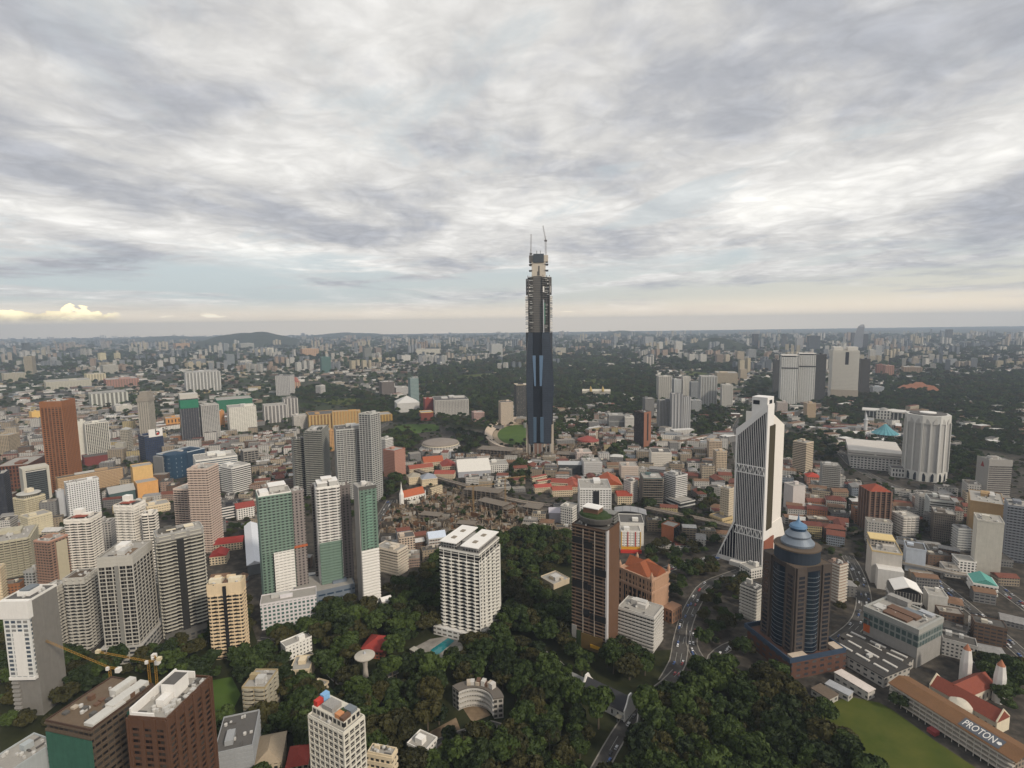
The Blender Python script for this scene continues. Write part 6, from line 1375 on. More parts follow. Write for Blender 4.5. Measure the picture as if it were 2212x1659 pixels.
for k in range(8):
    an = A0 + (A1 - A0) * (.3 + .4 * k / 7)
    put('roof_house', MB().box(-2.2, -1.6, 17.01, 2.2, 1.6, 17 + random.uniform(2, 5)).mesh('roof_house', [plain('house_white', (.48, .46, .43)), bei_m, brn_m][k % 3]), cb, ((ra + rb) / 2 * math.cos(an) + random.uniform(-2, 2), (ra + rb) / 2 * math.sin(an), 0), an)
for k in range(10):
    an = A0 + (A1 - A0) * k / 10; q = G + np.array((math.cos(rz + an), math.sin(rz + an), 0)) * (ra + rb) / 2
    TAKEN.append((q[0], q[1], 12))

# pointed tower in the haze, palace, round red roofed arena
G, rz, _ = frame_at(1853, 757)
s = mpx(1853, 757)
pt = root('office_tower', 'tall hazy tower with a slanting pointed blade top', 'office tower', G, rz)
ht = height_at(G[0], G[1], 701); hq = height_at(G[0], G[1], 722)
put('tower_body', MB().loft([[(-9 * s, -30, 0), (8 * s, -30, 0), (8 * s, 30, 0), (-9 * s, 30, 0)], [(-7 * s, -30, hq), (9 * s, -30, hq), (9 * s, 30, hq), (-7 * s, 30, hq)], [(-2 * s, -20, ht * .92), (10 * s, -25, ht * .92), (10 * s, 25, ht * .92), (-2 * s, 20, ht * .92)], [(3 * s, -8, ht), (9 * s, -10, ht), (9 * s, 10, ht), (3 * s, 8, ht)]]).mesh('tower_body', facade((.30, .30, .32), (.16, .18, .2), 4, 6, .5, .5)), pt)
G, rz, _ = frame_at(1288, 859)
s = mpx(1288, 859)
pa = root('palace', 'white palace with golden domes in the wooded park', 'palace', G, rz)
put('wing', MB().box(-30 * s, 0, 0, 30 * s, 40, 26).mesh('wing', facade((.56, .52, .44), fh=5, bay=5)), pa)
put('roof', MB().gable(30 * s, 20, 26.01, 33, 1).mesh('roof', plain('palace_roof', (.5, .46, .38))), pa, (0, 20, 0))
for q in (-12, 14): put('golden_dome', MB().lathe([(2.6 * s, 26), (2.8 * s, 34), (1.6 * s, 42), (.2, 49)], 14).mesh('golden_dome', plain('gold', (.45, .33, .12), .5)), pa, (q * s, -2, 0))
G, rz, _ = frame_at(1270, 958)
s = mpx(1270, 958)
ar = root('arena', 'round arena with red and cream fan roof near the unfinished skyscraper', 'arena', G, rz)
TAKEN.append((G[0], G[1], 26 * s))
put('wall', MB().lathe([(24 * s, 0), (24 * s, 8)], 24, sy=.9).mesh('wall', facade((.50, .42, .33), fh=4, bay=4)), ar)
put('roof', MB().lathe([(24.5 * s, 8.01), (23 * s, 12), (2, 20)], 24, sy=.9).mesh('roof', plain('arena_red', (.25, .06, .05), .8, .3)), ar)
put('clock_tower', MB().box(17 * s, -5, 0, 22 * s, 5, 32).mesh('clock_tower', bei_m), ar)
G, rz, _ = frame_at(1984, 848)
s = mpx(1984, 848)
op = root('palace', 'sprawling hall with many orange tiled roofs at the park edge', 'hall', G, rz)
for k, (xx, yy, ll, dd) in enumerate(((-20, 0, 18, 14), (-6, 20, 22, 16), (10, 6, 20, 14), (22, -6, 12, 12), (0, 40, 16, 14))):
    put('wing', MB().box(-ll * s, -dd * s, 0, ll * s, dd * s, 12 + k).mesh('wing', bei_m), op, (xx * s, yy * s * 1.4, 0))
    put('roof', MB().gable(ll * s, dd * s, 12.1 + k, 30 + k, 2, 0, dd * s * .8).mesh('roof', plain('roof_orange', (.24, .105, .06))), op, (xx * s, yy * s * 1.4, 0))

# yellow cranes over the netted block
crane_y = plain('crane_yellow', (.34, .185, .03), .5, .2)
def yellow_crane(label, foot, mast_h, tip, tip_h, back):
    a, b = ground(*foot), None
    o = root('tower_crane', label, 'crane', (a[0], a[1], 0), 0, 'yellow tower cranes')
    put('mast', lattice(MB(), (0, 0, 0), (0, 0, mast_h), .7, 18).mesh('mast', crane_y), o)
    q = ground(tip[0], tip[1], tip_h) - a
    d = Vector((q[0], q[1], tip_h - mast_h)); L = d.length
    put('jib', lattice(MB(), (0, 0, mast_h), (q[0], q[1], tip_h), .55, 24).mesh('jib', crane_y), o)
    e = Vector((-d.x, -d.y, 0)).normalized() * back
    put('counter_jib', lattice(MB(), (0, 0, mast_h), (e.x, e.y, mast_h + .5), .6, 5).mesh('counter_jib', crane_y), o)
    put('counterweight', MB().box(e.x - 1.6, e.y - 1.6, mast_h - 2, e.x + 1.6, e.y + 1.6, mast_h + 1.2).mesh('counterweight', wht), o)
    put('cab', MB().box(-1, -2.6, mast_h - 1, 1, -1, mast_h + 1.4).mesh('cab', wht), o)
    n = d.normalized()
    put('jib_tip', MB().box(q[0] - 1.4, q[1] - 1.4, tip_h - .8, q[0] + 1.4, q[1] + 1.4, tip_h + 1.6).mesh('jib_tip', plain('tip_cream', (.6, .52, .36))), o)
yellow_crane('yellow tower crane with the longest jib reaching toward the blank grey wall', (248, 1560), 45, (80, 1376), 58, 9)
yellow_crane('yellow tower crane with a shorter jib between the gridded tower and netted block', (329, 1530), 40, (212, 1408), 46, 8)
yellow_crane('small orange crane with a steep short jib behind the brown brick tower', (342, 1510), 36, (344, 1424), 56, 4)

# ---------------------------------------------------------------- roads, viaduct, cars
def dense(pts, z, step=12.0):
    g_ = [ground(x, y, z) for x, y in pts]
    out = []
    n = len(g_)
    for i in range(n - 1):
        p0, p1, p2, p3 = g_[max(i - 1, 0)], g_[i], g_[i + 1], g_[min(i + 2, n - 1)]
        m_ = max(2, int(np.linalg.norm(p2 - p1) / step))
        for k in range(m_):
            t = k / m_
            out.append(.5 * (2 * p1 + (p2 - p0) * t + (2 * p0 - 5 * p1 + 4 * p2 - p3) * t * t + (3 * p1 - p0 - 3 * p2 + p3) * t ** 3))
    out.append(g_[-1])
    return np.array(out)
ROADS = []
def ribbon(c, w, off=0.0):
    d = np.gradient(c, axis=0); d /= np.linalg.norm(d[:, :2], axis=1)[:, None]
    n = np.c_[-d[:, 1], d[:, 0], np.zeros(len(c))]
    return c + n * (off + w / 2), c + n * (off - w / 2), d
def road(name, pts, w, z=.15, mat=asph_m, lanes=True, cars=0, where=''):
    c = dense(pts, z)
    a, b, d = ribbon(c, w)
    v = np.concatenate([a, b]); n = len(c)
    q = [(i, n + i, n + i + 1, i + 1) for i in range(n - 1)]
    tag(put(name, np_mesh(name, v, q, mat)), None, None, None, 'structure')
    for s_ in (-1, 1):
        k1, k2, _ = ribbon(c, .9, s_ * (w / 2 + .46))
        h_ = np.array((0, 0, .13))
        v2 = np.concatenate([k1 - h_, k2 - h_, k1 + h_, k2 + h_])
        q2 = []
        for i in range(n - 1): q2 += [(2 * n + i, 3 * n + i, 3 * n + i + 1, 2 * n + i + 1), (i, 2 * n + i, 2 * n + i + 1, i + 1), (n + i + 1, 3 * n + i + 1, 3 * n + i, n + i)]
        tag(put('kerb', np_mesh('kerb', v2, q2, pave_m)), None, None, None, 'structure')
    if lanes:
        vv, qq = [], []
        for off in ((0,) if w < 12 else (-w / 6, w / 6)):
            l1, l2, _ = ribbon(c + np.array((0, 0, .03)), .35, off)
            for i in range(0, n - 1, 2):
                k = len(vv); vv += [l1[i], l2[i], l2[i + 1], l1[i + 1]]; qq.append((k, k + 1, k + 2, k + 3))
        tag(put('road_markings', np_mesh('road_markings', vv, qq, plain('road_paint', (.30, .30, .28)))), None, None, None, 'structure')
    ROADS.append((c, w))
    if cars: CARS.append((c, w, d, cars, where))
CARS = []
road('road', [(1440, 1475), (1464, 1430), (1470, 1390), (1482, 1342), (1502, 1298), (1530, 1262), (1600, 1235)], 13, cars=14, where='on the road beside the peach building')
road('road', [(1530, 1452), (1508, 1420), (1494, 1390), (1496, 1350)], 9, .2, cars=5, where='on the curving slip road below the peach building')
road('road', [(1536, 1448), (1542, 1420), (1570, 1398), (1610, 1384), (1672, 1366)], 9, .25, cars=5, where='on the bend beside the brown tower with blue dome')
road('road', [(1285, 1680), (1335, 1590), (1385, 1522), (1440, 1478), (1466, 1452)], 10, .2, cars=7, where='on the road through the forest')
road('road', [(1830, 1200), (1846, 1226), (1862, 1268), (1866, 1310), (1850, 1350), (1800, 1390)], 13, .2, cars=18, where='on the street behind the brown tower with blue dome')
road('road', [(1985, 1228), (2030, 1262), (2090, 1310), (2150, 1362), (2240, 1440)], 12, .2, cars=22, where='on the street past the jade green roofed block')
road('road', [(2000, 1170), (2060, 1200), (2130, 1250), (2240, 1330)], 11, .2, cars=12, where='on the street behind the jade green roofed block')
road('road', [(845, 1080), (830, 1105), (816, 1130), (806, 1165)], 13, .2, cars=10, where='on the road below the church with needle spire')
road('road', [(470, 1128), (510, 1132), (560, 1150)], 12, .2, cars=10, where='in the car park by the pinkish cream tower')
road('road', [(815, 926), (850, 908), (876, 896), (880, 886), (866, 874)], 16, .25)
road('road', [(760, 812), (830, 800), (900, 788), (985, 772)], 60, .3, mat=pave_m, lanes=False)
road('road', [(1640, 870), (1600, 905), (1588, 945), (1600, 1010)], 18, .25)
road('road', [(1710, 985), (1800, 970), (1850, 1010), (1960, 1060), (2080, 1060), (2240, 1110)], 16, .25, cars=10, where='on the ring road near the white arched tower')
road('road', [(1420, 1240), (1460, 1222), (1500, 1215), (1560, 1200)], 12, .2, cars=10, where='on the street beside the red brick block')
road('road', [(240, 1012), (330, 1030), (420, 1075), (520, 1080), (560, 1075)], 14, .2, cars=8, where='on the road by the deep blue complex')
road('road', [(1210, 1440), (1180, 1415), (1130, 1396), (1090, 1388)], 8, .2, cars=4, where='on the lane behind the brown tower with roof garden')
road('forest_lane', [(905, 1640), (950, 1600), (1010, 1578), (1060, 1562), (1110, 1580)], 4, .2, lanes=False)
road('forest_lane', [(560, 1380), (640, 1395), (700, 1440), (740, 1480), (800, 1475), (880, 1440)], 4, .2, lanes=False)
road('forest_lane', [(600, 1560), (640, 1500), (700, 1470)], 4, .2, lanes=False)
# covered walkway along the forest road
o, L, t = strip('covered_walkway', 'long narrow cream roof of a covered walkway beside the forest road', (1338, 1563), (1394, 1508), 4, 4)
put('roof', MB().box(0, 0, 3.2, L, 4, 3.7).mesh('roof', plain('walkway_roof', (.40, .36, .28))), o)
for k in range(8): put('post', MB().box(L * k / 7 - .1, 1.9, 0, L * k / 7 + .1, 2.1, 3.19).mesh('post', stl_m), o)

def viaduct(label, pts, w, h, mat):
    c = dense(pts, h, 16)
    a, b, d = ribbon(c, w)
    n = len(c); lo = np.array((0, 0, -2.0))
    o = root('rail_viaduct', label, 'viaduct', (c[0][0], c[0][1], 0))
    off = np.array((c[0][0], c[0][1], 0))
    v = np.concatenate([a, b, a + lo, b + lo]) - off
    q = []
    for i in range(n - 1): q += [(i, n + i, n + i + 1, i + 1), (2 * n + i, i, i + 1, 2 * n + i + 1), (3 * n + i + 1, n + i + 1, n + i, 3 * n + i), (2 * n + i + 1, 3 * n + i + 1, 3 * n + i, 2 * n + i)]
    put('deck', np_mesh('deck', v, q, mat), o)
    for s_ in (-1, 1):
        k1, k2, _ = ribbon(c, .4, s_ * (w / 2 - .3)); up = np.array((0, 0, 1.3))
        v2 = np.concatenate([k1, k2, k1 + up, k2 + up]) - off
        q2 = []
        for i in range(n - 1): q2 += [(2 * n + i, 3 * n + i, 3 * n + i + 1, 2 * n + i + 1), (i, 2 * n + i, 2 * n + i + 1, i + 1), (n + i + 1, 3 * n + i + 1, 3 * n + i, n + i)]
        put('parapet', np_mesh('parapet', v2, q2, bei_m), o)
    for i in range(1, n, 2): put('pier', MB().box(-1, -1, 0, 1, 1, h - 2.01).mesh('pier', gry_m), o, (c[i][0] - off[0], c[i][1] - off[1], 0))
    ROADS.append((c, w))
viaduct('brown elevated rail viaduct curving past the building site', [(880, 1008), (940, 1030), (1010, 1050), (1100, 1078), (1190, 1092)], 9, 9, plain('rail_deck', (.13, .11, .095)))
viaduct('dark elevated rail viaduct sweeping from the silver roofed hall to the white slanted tower', [(1395, 1096), (1450, 1108), (1520, 1122), (1600, 1142)], 9, 9, plain('rail_deck', (.13, .11, .095)))
viaduct('pale elevated railway crossing the streets near the honeycomb block', [(1950, 1214), (2010, 1226), (2060, 1238), (2110, 1246)], 7, 9, plain('pale_deck', (.30, .29, .28)))

# cars: one profile, copied along the roads
def car_mesh(name, mat):
    prof = [(-2.2, .35), (2.2, .35), (2.2, .8), (1.3, .95), (.7, 1.45), (-1.2, 1.45), (-1.9, .95), (-2.2, .9)]
    mb = MB(); ins = lambda z: .85 if z < 1 else .66
    mb.loft([[(x, -ins(z), z) for x, z in prof], [(x, ins(z), z) for x, z in prof]])
    for i, f in enumerate(mb.f):
        zs = [mb.v[k][2] for k in f]
        if len(f) == 4 and max(zs) > 1.4 and min(zs) < 1.2: mb.mi[i] = 1
    for x in (-1.4, 1.4):
        for s_ in (-1, 1): mb.box(x - .33, s_ * .80 - .1, 0, x + .33, s_ * .80 + .1, .66, 1)
    return mb.mesh(name, [mat, gls_d])
CARC = [('white', (.72, .72, .72)), ('white', (.70, .70, .70)), ('silver', (.42, .43, .45)), ('black', (.025, .025, .028)), ('red', (.32, .03, .025)), ('blue', (.04, .09, .25)), ('grey', (.16, .16, .17))]
cms = [(n_, car_mesh('car', plain('car_' + n_, c_, .3, .05, spec=.5))) for n_, c_ in CARC]
for c, w, d, num, where in CARS:
    for _ in range(int(num * 1.9)):
        i = random.randrange(1, len(c) - 1)
        s_ = random.choice((-1, 1)); off = s_ * random.choice((.17, .33)) * w
        p = c[i] + random.random() * (c[i + 1] - c[i]) if i + 1 < len(c) else c[i]
        n_ = np.array((-d[i][1], d[i][0], 0))
        p = p + n_ * off
        px, py = proj(p)
        if not (0 < px < 2212 and 0 < py < 1659): continue
        nm, me = random.choice(cms)
        o = put('car', me, None, tuple(map(float, p + np.array((0, 0, .02)))), math.atan2(d[i][1], d[i][0]) + (0 if s_ < 0 else math.pi))
        tag(o, f'{nm} car {where}', 'car', f'{nm} cars {where}')
# ---------------------------------------------------------------- construction site
def cframe(label, A, B, dep, floors, fh=4.0, bays=None):
    o, L, t = strip('concrete_frame', label, A, B, dep, fh * floors, 'concrete frame')
    cm = plain('frame_concrete', (.16, .135, .11), .85, .4)
    nb = bays or max(3, int(L / 8))
    for k in range(1, floors + 1): put('floor_slab', MB().box(0, 0, fh * k - .5, L * (1 if k < floors else random.uniform(.6, 1)), dep, fh * k).mesh('floor_slab', cm), o)
    cme = MB().box(-.5, -.5, 0, .5, .5, fh * floors - .51).mesh('column', cm)
    for i in range(nb + 1):
        for yy in (-.02, dep + .02): put('column', cme, o, (min(L * i / nb, L), yy, 0))
cframe('bare concrete frame stretching beneath the brown viaduct', (1000, 1076), (1080, 1086), 26, 4)
cframe('bare concrete frame under the rail viaduct, nearer of two', (1030, 1096), (1096, 1112), 22, 3)
cframe('low concrete frame in the middle of the building site', (905, 1122), (960, 1128), 18, 2)
cframe('small concrete frame at the near edge of the building site', (985, 1142), (1040, 1146), 16, 2)
cframe('concrete frame beside the lilac roofed hall', (1128, 1110), (1176, 1118), 22, 3)
cframe('dark concrete podium frame in front of the unfinished skyscraper', (1030, 984), (1120, 990), 40, 3, 5)
cframe('dark concrete podium frame beside the foot of the unfinished skyscraper', (1200, 990), (1262, 994), 30, 2, 5)
for lab, foot, h_, tip in (('tan tower crane mast in the building site, nearer of two', (1023, 1106), 42, (1000, 1070)), ('tan tower crane mast in the building site, farther of two', (1092, 1092), 46, (1060, 1040))):
    a = ground(*foot)
    o = root('tower_crane', lab, 'crane', a, 0, 'tan cranes on the building site')
    cm = plain('crane_tan', (.33, .21, .09), .6, .2)
    put('mast', lattice(MB(), (0, 0, 0), (0, 0, h_), .9, 14).mesh('mast', cm), o)
    put('jib', lattice(MB(), (-12, 0, h_), (34, 14, h_), .6, 16).mesh('jib', cm), o)
def inpoly(x, y, poly):
    r = False; j = len(poly) - 1
    for i in range(len(poly)):
        if (poly[i][1] > y) != (poly[j][1] > y) and x < (poly[j][0] - poly[i][0]) * (y - poly[i][1]) / (poly[j][1] - poly[i][1]) + poly[i][0]: r = not r
        j = i
    return r
SITE = [[(818, 1150), (846, 1092), (905, 1072), (1000, 1046), (1080, 1068), (1120, 1095), (1200, 1098), (1215, 1150), (1090, 1150), (960, 1152)],
        [(1020, 990), (1060, 966), (1142, 958), (1210, 952), (1300, 970), (1345, 990), (1290, 998), (1200, 1004), (1040, 1004)]]
BOXV = np.array([(-.5, -.5, 0), (.5, -.5, 0), (.5, .5, 0), (-.5, .5, 0), (-.5, -.5, 1), (.5, -.5, 1), (.5, .5, 1), (-.5, .5, 1)])
BOXQ = np.array([(0, 1, 5, 4), (1, 2, 6, 5), (2, 3, 7, 6), (3, 0, 4, 7), (4, 5, 6, 7)])
def boxes(rows):
    """rows of x, y, z, sx, sy, sz, angle, wall colour, roof colour -> one mesh's arrays"""
    V_, Q_, C_ = [], [], []
    for k, (x, y, z, sx, sy, sz_, a, c1, c2) in enumerate(rows):
        p = BOXV * (sx, sy, sz_)
        ca, sa = math.cos(a), math.sin(a)
        V_.append(np.c_[p[:, 0] * ca - p[:, 1] * sa + x, p[:, 0] * sa + p[:, 1] * ca + y, p[:, 2] + z])
        Q_.append(BOXQ + 8 * k); C_ += [c1] * 4 + [c2]
    return np.concatenate(V_), np.concatenate(Q_), np.array(C_)
rows = []
DEB = [(.24, .19, .135), (.15, .105, .07), (.32, .29, .25), (.075, .065, .055), (.17, .09, .05), (.10, .08, .06), (.40, .37, .33), (.19, .15, .11)]
for poly in SITE:
    xs_ = [p[0] for p in poly]; ys_ = [p[1] for p in poly]
    nn = 0
    while nn < 1500:
        px, py = random.uniform(min(xs_), max(xs_)), random.uniform(min(ys_), max(ys_))
        if not inpoly(px, py, poly): continue
        nn += 1
        g_ = ground(px, py)
        long_ = random.random() < .5
        c = tuple(q * .72 for q in random.choice(DEB))
        rows.append((g_[0], g_[1], 0.1, random.uniform(5, 20) if long_ else random.uniform(1, 4.5), random.uniform(.5, 1.3) if long_ else random.uniform(1, 4), random.uniform(.4, 2.4) if random.random() < .8 else random.uniform(4, 8), random.uniform(0, 3.14), c, tuple(q * .9 for q in c)))
for poly in SITE:                      # standing starter bars and pile heads
    xs_ = [p[0] for p in poly]; ys_ = [p[1] for p in poly]; nn = 0
    while nn < 260:
        px, py = random.uniform(min(xs_), max(xs_)), random.uniform(min(ys_), max(ys_))
        if not inpoly(px, py, poly): continue
        nn += 1; g_ = ground(px, py)
        rows.append((g_[0], g_[1], 0.1, .9, .9, random.uniform(3, 9), .3, (.30, .25, .19), (.4, .36, .3)))
v, q, c = boxes(rows)
am = None
def attr_mat():
    m, t = new_mat('mixed_colours')
    co = t.n('ShaderNodeTexCoord').outputs['Object']
    n_ = t.noise(co, .3, 4, .6)
    f = t.m('ADD', .6, t.m('MULTIPLY', n_, .8))
    c_ = t.mix(1.0, t.n('ShaderNodeAttribute', attribute_name='col').outputs['Color'], t.n('ShaderNodeCombineColor', {0: f, 1: f, 2: f}).outputs[0], 'MULTIPLY')
    return finish(m, t, c_, .85, .2)
attr_m = attr_mat()
tag(put('site_materials', np_mesh('site_materials', v, q, attr_m, c)), None, None, None, 'stuff')

# ---------------------------------------------------------------- woods
FOREST = [  # outline, spacing in metres, size, share
 ([(540, 1440), (620, 1362), (690, 1312), (820, 1296), (930, 1225), (950, 1180), (1085, 1155), (1240, 1160), (1240, 1392), (1335, 1414), (1462, 1404), (1476, 1470), (1640, 1470), (1700, 1492), (1744, 1515), (1800, 1565), (1860, 1645), (1905, 1760), (520, 1760)], 10.5, 1.0, .92),
 ([(330, 1425), (440, 1370), (530, 1310), (548, 1400), (520, 1470), (455, 1480), (340, 1460)], 9.5, .9, .8),
 ([(1450, 1200), (1520, 1192), (1585, 1200), (1640, 1240), (1596, 1300), (1530, 1250), (1462, 1260)], 10, .9, .85),
 ([(1496, 1330), (1600, 1330), (1600, 1370), (1530, 1405), (1500, 1390)], 10, .8, .6),
 ([(1560, 1240), (1650, 1240), (1640, 1330), (1560, 1300)], 11, .8, .5),
 ([(500, 1130), (555, 1125), (555, 1200), (480, 1185)], 11, .9, .7),
 ([(1420, 1130), (1530, 1110), (1570, 1180), (1500, 1215), (1430, 1180)], 12, .9, .55),
 ([(1910, 1480), (1925, 1475), (1960, 1520), (1940, 1540)], 9, .7, .8),
 ([(2090, 1430), (2212, 1440), (2212, 1560), (2160, 1540)], 10, .9, .7),
 ([(1800, 1270), (1850, 1280), (1850, 1330), (1800, 1340)], 10, .9, .7),
 ([(860, 936), (900, 938), (905, 965), (830, 1000), (818, 940)], 13, 1, .8), ([(985, 935), (1060, 945), (1010, 985), (990, 985)], 13, 1, .8),
 ([(1330, 960), (1380, 970), (1350, 1000), (1310, 990)], 12, 1, .8), ([(1100, 1005), (1150, 1005), (1150, 1040), (1095, 1060)], 12, 1, .7),
 ([(840, 1032), (880, 1040), (870, 1080), (822, 1090)], 12, 1, .6),
 ([(1390, 1060), (1420, 1090), (1410, 1110), (1380, 1105)], 12, 1, .7), ([(1505, 1075), (1540, 1070), (1545, 1110), (1510, 1110)], 12, 1, .6),
 ([(1250, 1000), (1262, 990), (1300, 1032), (1280, 1036)], 11, .9, .7),
 ([(2000, 985), (2120, 965), (2120, 1050), (2050, 1050), (2010, 1030)], 13, 1, .8),
 ([(1700, 985), (1760, 985), (1800, 1030), (1830, 985), (1960, 975), (1955, 960), (1790, 940), (1700, 950)], 13, 1, .6),
 ([(1820, 1090), (1860, 1090), (1850, 1120), (1815, 1115)], 12, 1, .7), ([(1980, 1130), (2010, 1130), (2010, 1165), (1985, 1165)], 12, 1, .7)]
FOREST += [([(1436, 1262), (1482, 1250), (1476, 1320), (1440, 1330)], 9, .75, .6), ([(1510, 1262), (1560, 1262), (1560, 1330), (1500, 1330)], 9, .8, .7), ([(1540, 1400), (1640, 1390), (1640, 1425), (1550, 1440)], 9, .8, .6), ([(1390, 1190), (1440, 1180), (1460, 1215), (1400, 1230)], 10, .8, .6), ([(110, 1420), (340, 1425), (455, 1480), (450, 1560), (340, 1470), (230, 1480), (130, 1545)], 10, .9, .75), ([(0, 1300), (12, 1300), (45, 1560), (130, 1570), (60, 1600), (0, 1590)], 10, .9, .7), ([(700, 1240), (770, 1235), (770, 1290), (690, 1290)], 10, .9, .6), ([(455, 1590), (540, 1560), (700, 1520), (670, 1660), (560, 1640)], 10, .9, .8)]
MEADOW = [[(2055, 912), (2100, 904), (2150, 912), (2150, 928), (2080, 932)], [(1225, 826), (1290, 818), (1330, 824), (1280, 834)], [(1470, 800), (1530, 806), (1500, 816)], [(980, 812), (1060, 806), (1080, 816), (1010, 824)], [(660, 864), (760, 860), (830, 868), (740, 876)]]
FARWOOD = [([(1195, 775), (1330, 778), (1420, 800), (1418, 862), (1390, 905), (1310, 895), (1262, 940), (1196, 958), (1194, 860)], .95), ([(1765, 872), (1950, 828), (2212, 805), (2212, 985), (2050, 960), (2040, 895), (1960, 880), (1840, 925)], .95),
 ([(640, 842), (700, 835), (860, 868), (905, 870), (1090, 868), (1078, 930), (985, 925), (950, 912), (850, 912), (780, 885), (700, 872), (640, 870)], .8), ([(905, 800), (1000, 790), (1135, 770), (1135, 850), (1010, 880), (912, 870)], .9),
 ([(1590, 872), (1690, 900), (1690, 940), (1780, 945), (1740, 1000), (1700, 1000), (1600, 930)], .75), ([(1880, 775), (2212, 752), (2212, 800), (1960, 824), (1900, 832)], .4), ([(1620, 820), (1690, 830), (1690, 880), (1600, 860)], .6),
 ([(0, 780), (300, 768), (560, 772), (560, 800), (300, 802), (0, 806)], .4), ([(560, 772), (900, 765), (900, 790), (560, 800)], .45), ([(1200, 745), (1420, 760), (1420, 795), (1200, 778)], .45), ([(1425, 770), (1600, 785), (1600, 812), (1425, 800)], .7),
 ([(180, 870), (400, 860), (400, 900), (200, 905)], .25), ([(1480, 880), (1590, 880), (1560, 950), (1500, 940)], .7)]

for poly, share in FARWOOD:
    if share > .5: sheet('forest_floor', poly, .4, under_m)
for pts_ in MEADOW:
    sheet('park_meadow', pts_, .7, field_m)
sheet('forest_floor', [(0, 1300), (20, 1300), (60, 1400), (340, 1420), (460, 1480), (460, 1600), (700, 1560), (700, 1760), (0, 1760)], .05, under_m)

def leaf_mat(name, lo, hi):
    m, t = new_mat(name)
    oi = t.n('ShaderNodeObjectInfo')
    co = t.n('ShaderNodeTexCoord').outputs['Object']
    n_ = t.noise(co, .55, 3, .6)
    f = t.m('ADD', t.m('MULTIPLY', oi.outputs['Random'], .45), t.m('MULTIPLY', n_, .75))
    c_ = t.ramp(f, [(.25, lo), (.85, hi)])
    return finish(m, t, c_, .7, .25)
LEAF = [('dark green', leaf_mat('leaf_dark', (.008, .0155, .004), (.026, .041, .010))), ('mid green', leaf_mat('leaf_mid', (.013, .026, .0055), (.052, .078, .016))), ('olive brown', leaf_mat('leaf_olive', (.015, .0165, .0045), (.050, .046, .013)))]
bark = plain('bark', (.10, .08, .06), .9, .3)
r2 = np.random.default_rng(11)
def crown_arrays(nclump, leaves, rad, hgt, base, flat=1.0):
    """clumps of leaf sprays spread through a crown; returns quads"""
    V_ = []
    for _ in range(nclump):
        a = r2.uniform(0, 6.283); rr = rad * math.sqrt(r2.uniform(0, 1)) * .78
        zc = base + hgt * (.25 + .75 * r2.uniform(0, 1) * (1 - (rr / rad) ** 2 * .6))
        cr = rad * r2.uniform(.25, .42)
        d = r2.normal(size=(leaves, 3)); d /= np.linalg.norm(d, axis=1)[:, None]
        d[:, 2] = np.abs(d[:, 2]) * .9 - .25
        p = d * cr * r2.uniform(.75, 1.08, (leaves, 1)) * (1, 1, .75 * flat) + (rr * math.cos(a), rr * math.sin(a), zc)
        nrm = d + r2.normal(size=(leaves, 3)) * .45; nrm /= np.linalg.norm(nrm, axis=1)[:, None]
        t1 = np.cross(nrm, (0.3, .2, 1.0)); t1 /= np.linalg.norm(t1, axis=1)[:, None]
        t2 = np.cross(nrm, t1)
        s = rad * r2.uniform(.075, .145, (leaves, 1))
        V_.append(np.stack([p - t1 * s - t2 * s * .7, p + t1 * s - t2 * s * .8, p + t1 * s * .8 + t2 * s, p - t1 * s * .9 + t2 * s * .8], 1))
    v = np.concatenate(V_).reshape(-1, 3)
    return v, np.arange(len(v)).reshape(-1, 4)
CROWN, TRUNK, TRUNKM = [], [], []
for k in range(7):
    nm, mt = LEAF[(0, 1, 0, 2, 1, 1, 2)[k]]
    v, q = crown_arrays(20 + 2 * k, 62, 6.2, 6.5 + (k % 3), 5.0 + (k % 2))
    CROWN.append((nm, np_mesh('crown', v, q, mt)))
    mb = MB().lathe([(.45, -.3), (.32, 4), (.22, 8)], 7)
    for j in range(5):
        a = 1.2566 * j + k
        mb.bar((0, 0, 4 + .5 * j), (3 * math.cos(a), 3 * math.sin(a), 8 + .4 * j), .13, n=5)
    TRUNK.append(mb.mesh('trunk', bark))
def near_road(x, y, extra=2.0):
    for c, w in ROADS:
        if np.min(np.hypot(c[:, 0] - x, c[:, 1] - y)) < w / 2 + extra: return True
    return False
CLEAR = [[(455, 1470), (500, 1462), (520, 1500), (500, 1540), (465, 1540)], [(930, 1590), (985, 1560), (1000, 1590), (940, 1625)], [(888, 1402), (930, 1380), (985, 1372), (1004, 1402), (960, 1440), (935, 1444)],
         [(1170, 1250), (1236, 1232), (1236, 1300), (1180, 1290)], [(1000, 1530), (1040, 1520), (1060, 1545), (1020, 1560)]]
pts = []
for poly, sp, size, share in FOREST:
    gp = np.array([ground(x, y) for x, y in poly])
    x0, x1, y0, y1 = gp[:, 0].min(), gp[:, 0].max(), gp[:, 1].min(), gp[:, 1].max()
    for x in np.arange(x0, x1, sp):
        for y in np.arange(y0, y1, sp):
            xx, yy = x + rng.uniform(-.45, .45) * sp, y + rng.uniform(-.45, .45) * sp
            if rng.uniform() > share: continue
            px, py = proj((xx, yy, 0))
            if not (-60 < px < 2270) or not inpoly(px, py, poly): continue
            if any(inpoly(px, py, cl) for cl in CLEAR) or not clear_of(xx, yy, 5.5) or near_road(xx, yy, 9.0 if yy < 520 and 20 < xx < 150 else 4.5): continue
            pts.append((xx, yy, size * rng.uniform(.6, 1.5) * (1.3 if yy < 430 else 1.15 if yy < 520 else 1.0)))
pts.sort(key=lambda p: p[0] ** 2 + p[1] ** 2)
def nearest(px, py):
    return min(ANCH, key=lambda a: (a[1] - px) ** 2 + ((a[3] if py > a[3] else min(max(py, a[2]), a[3])) - py) ** 2)
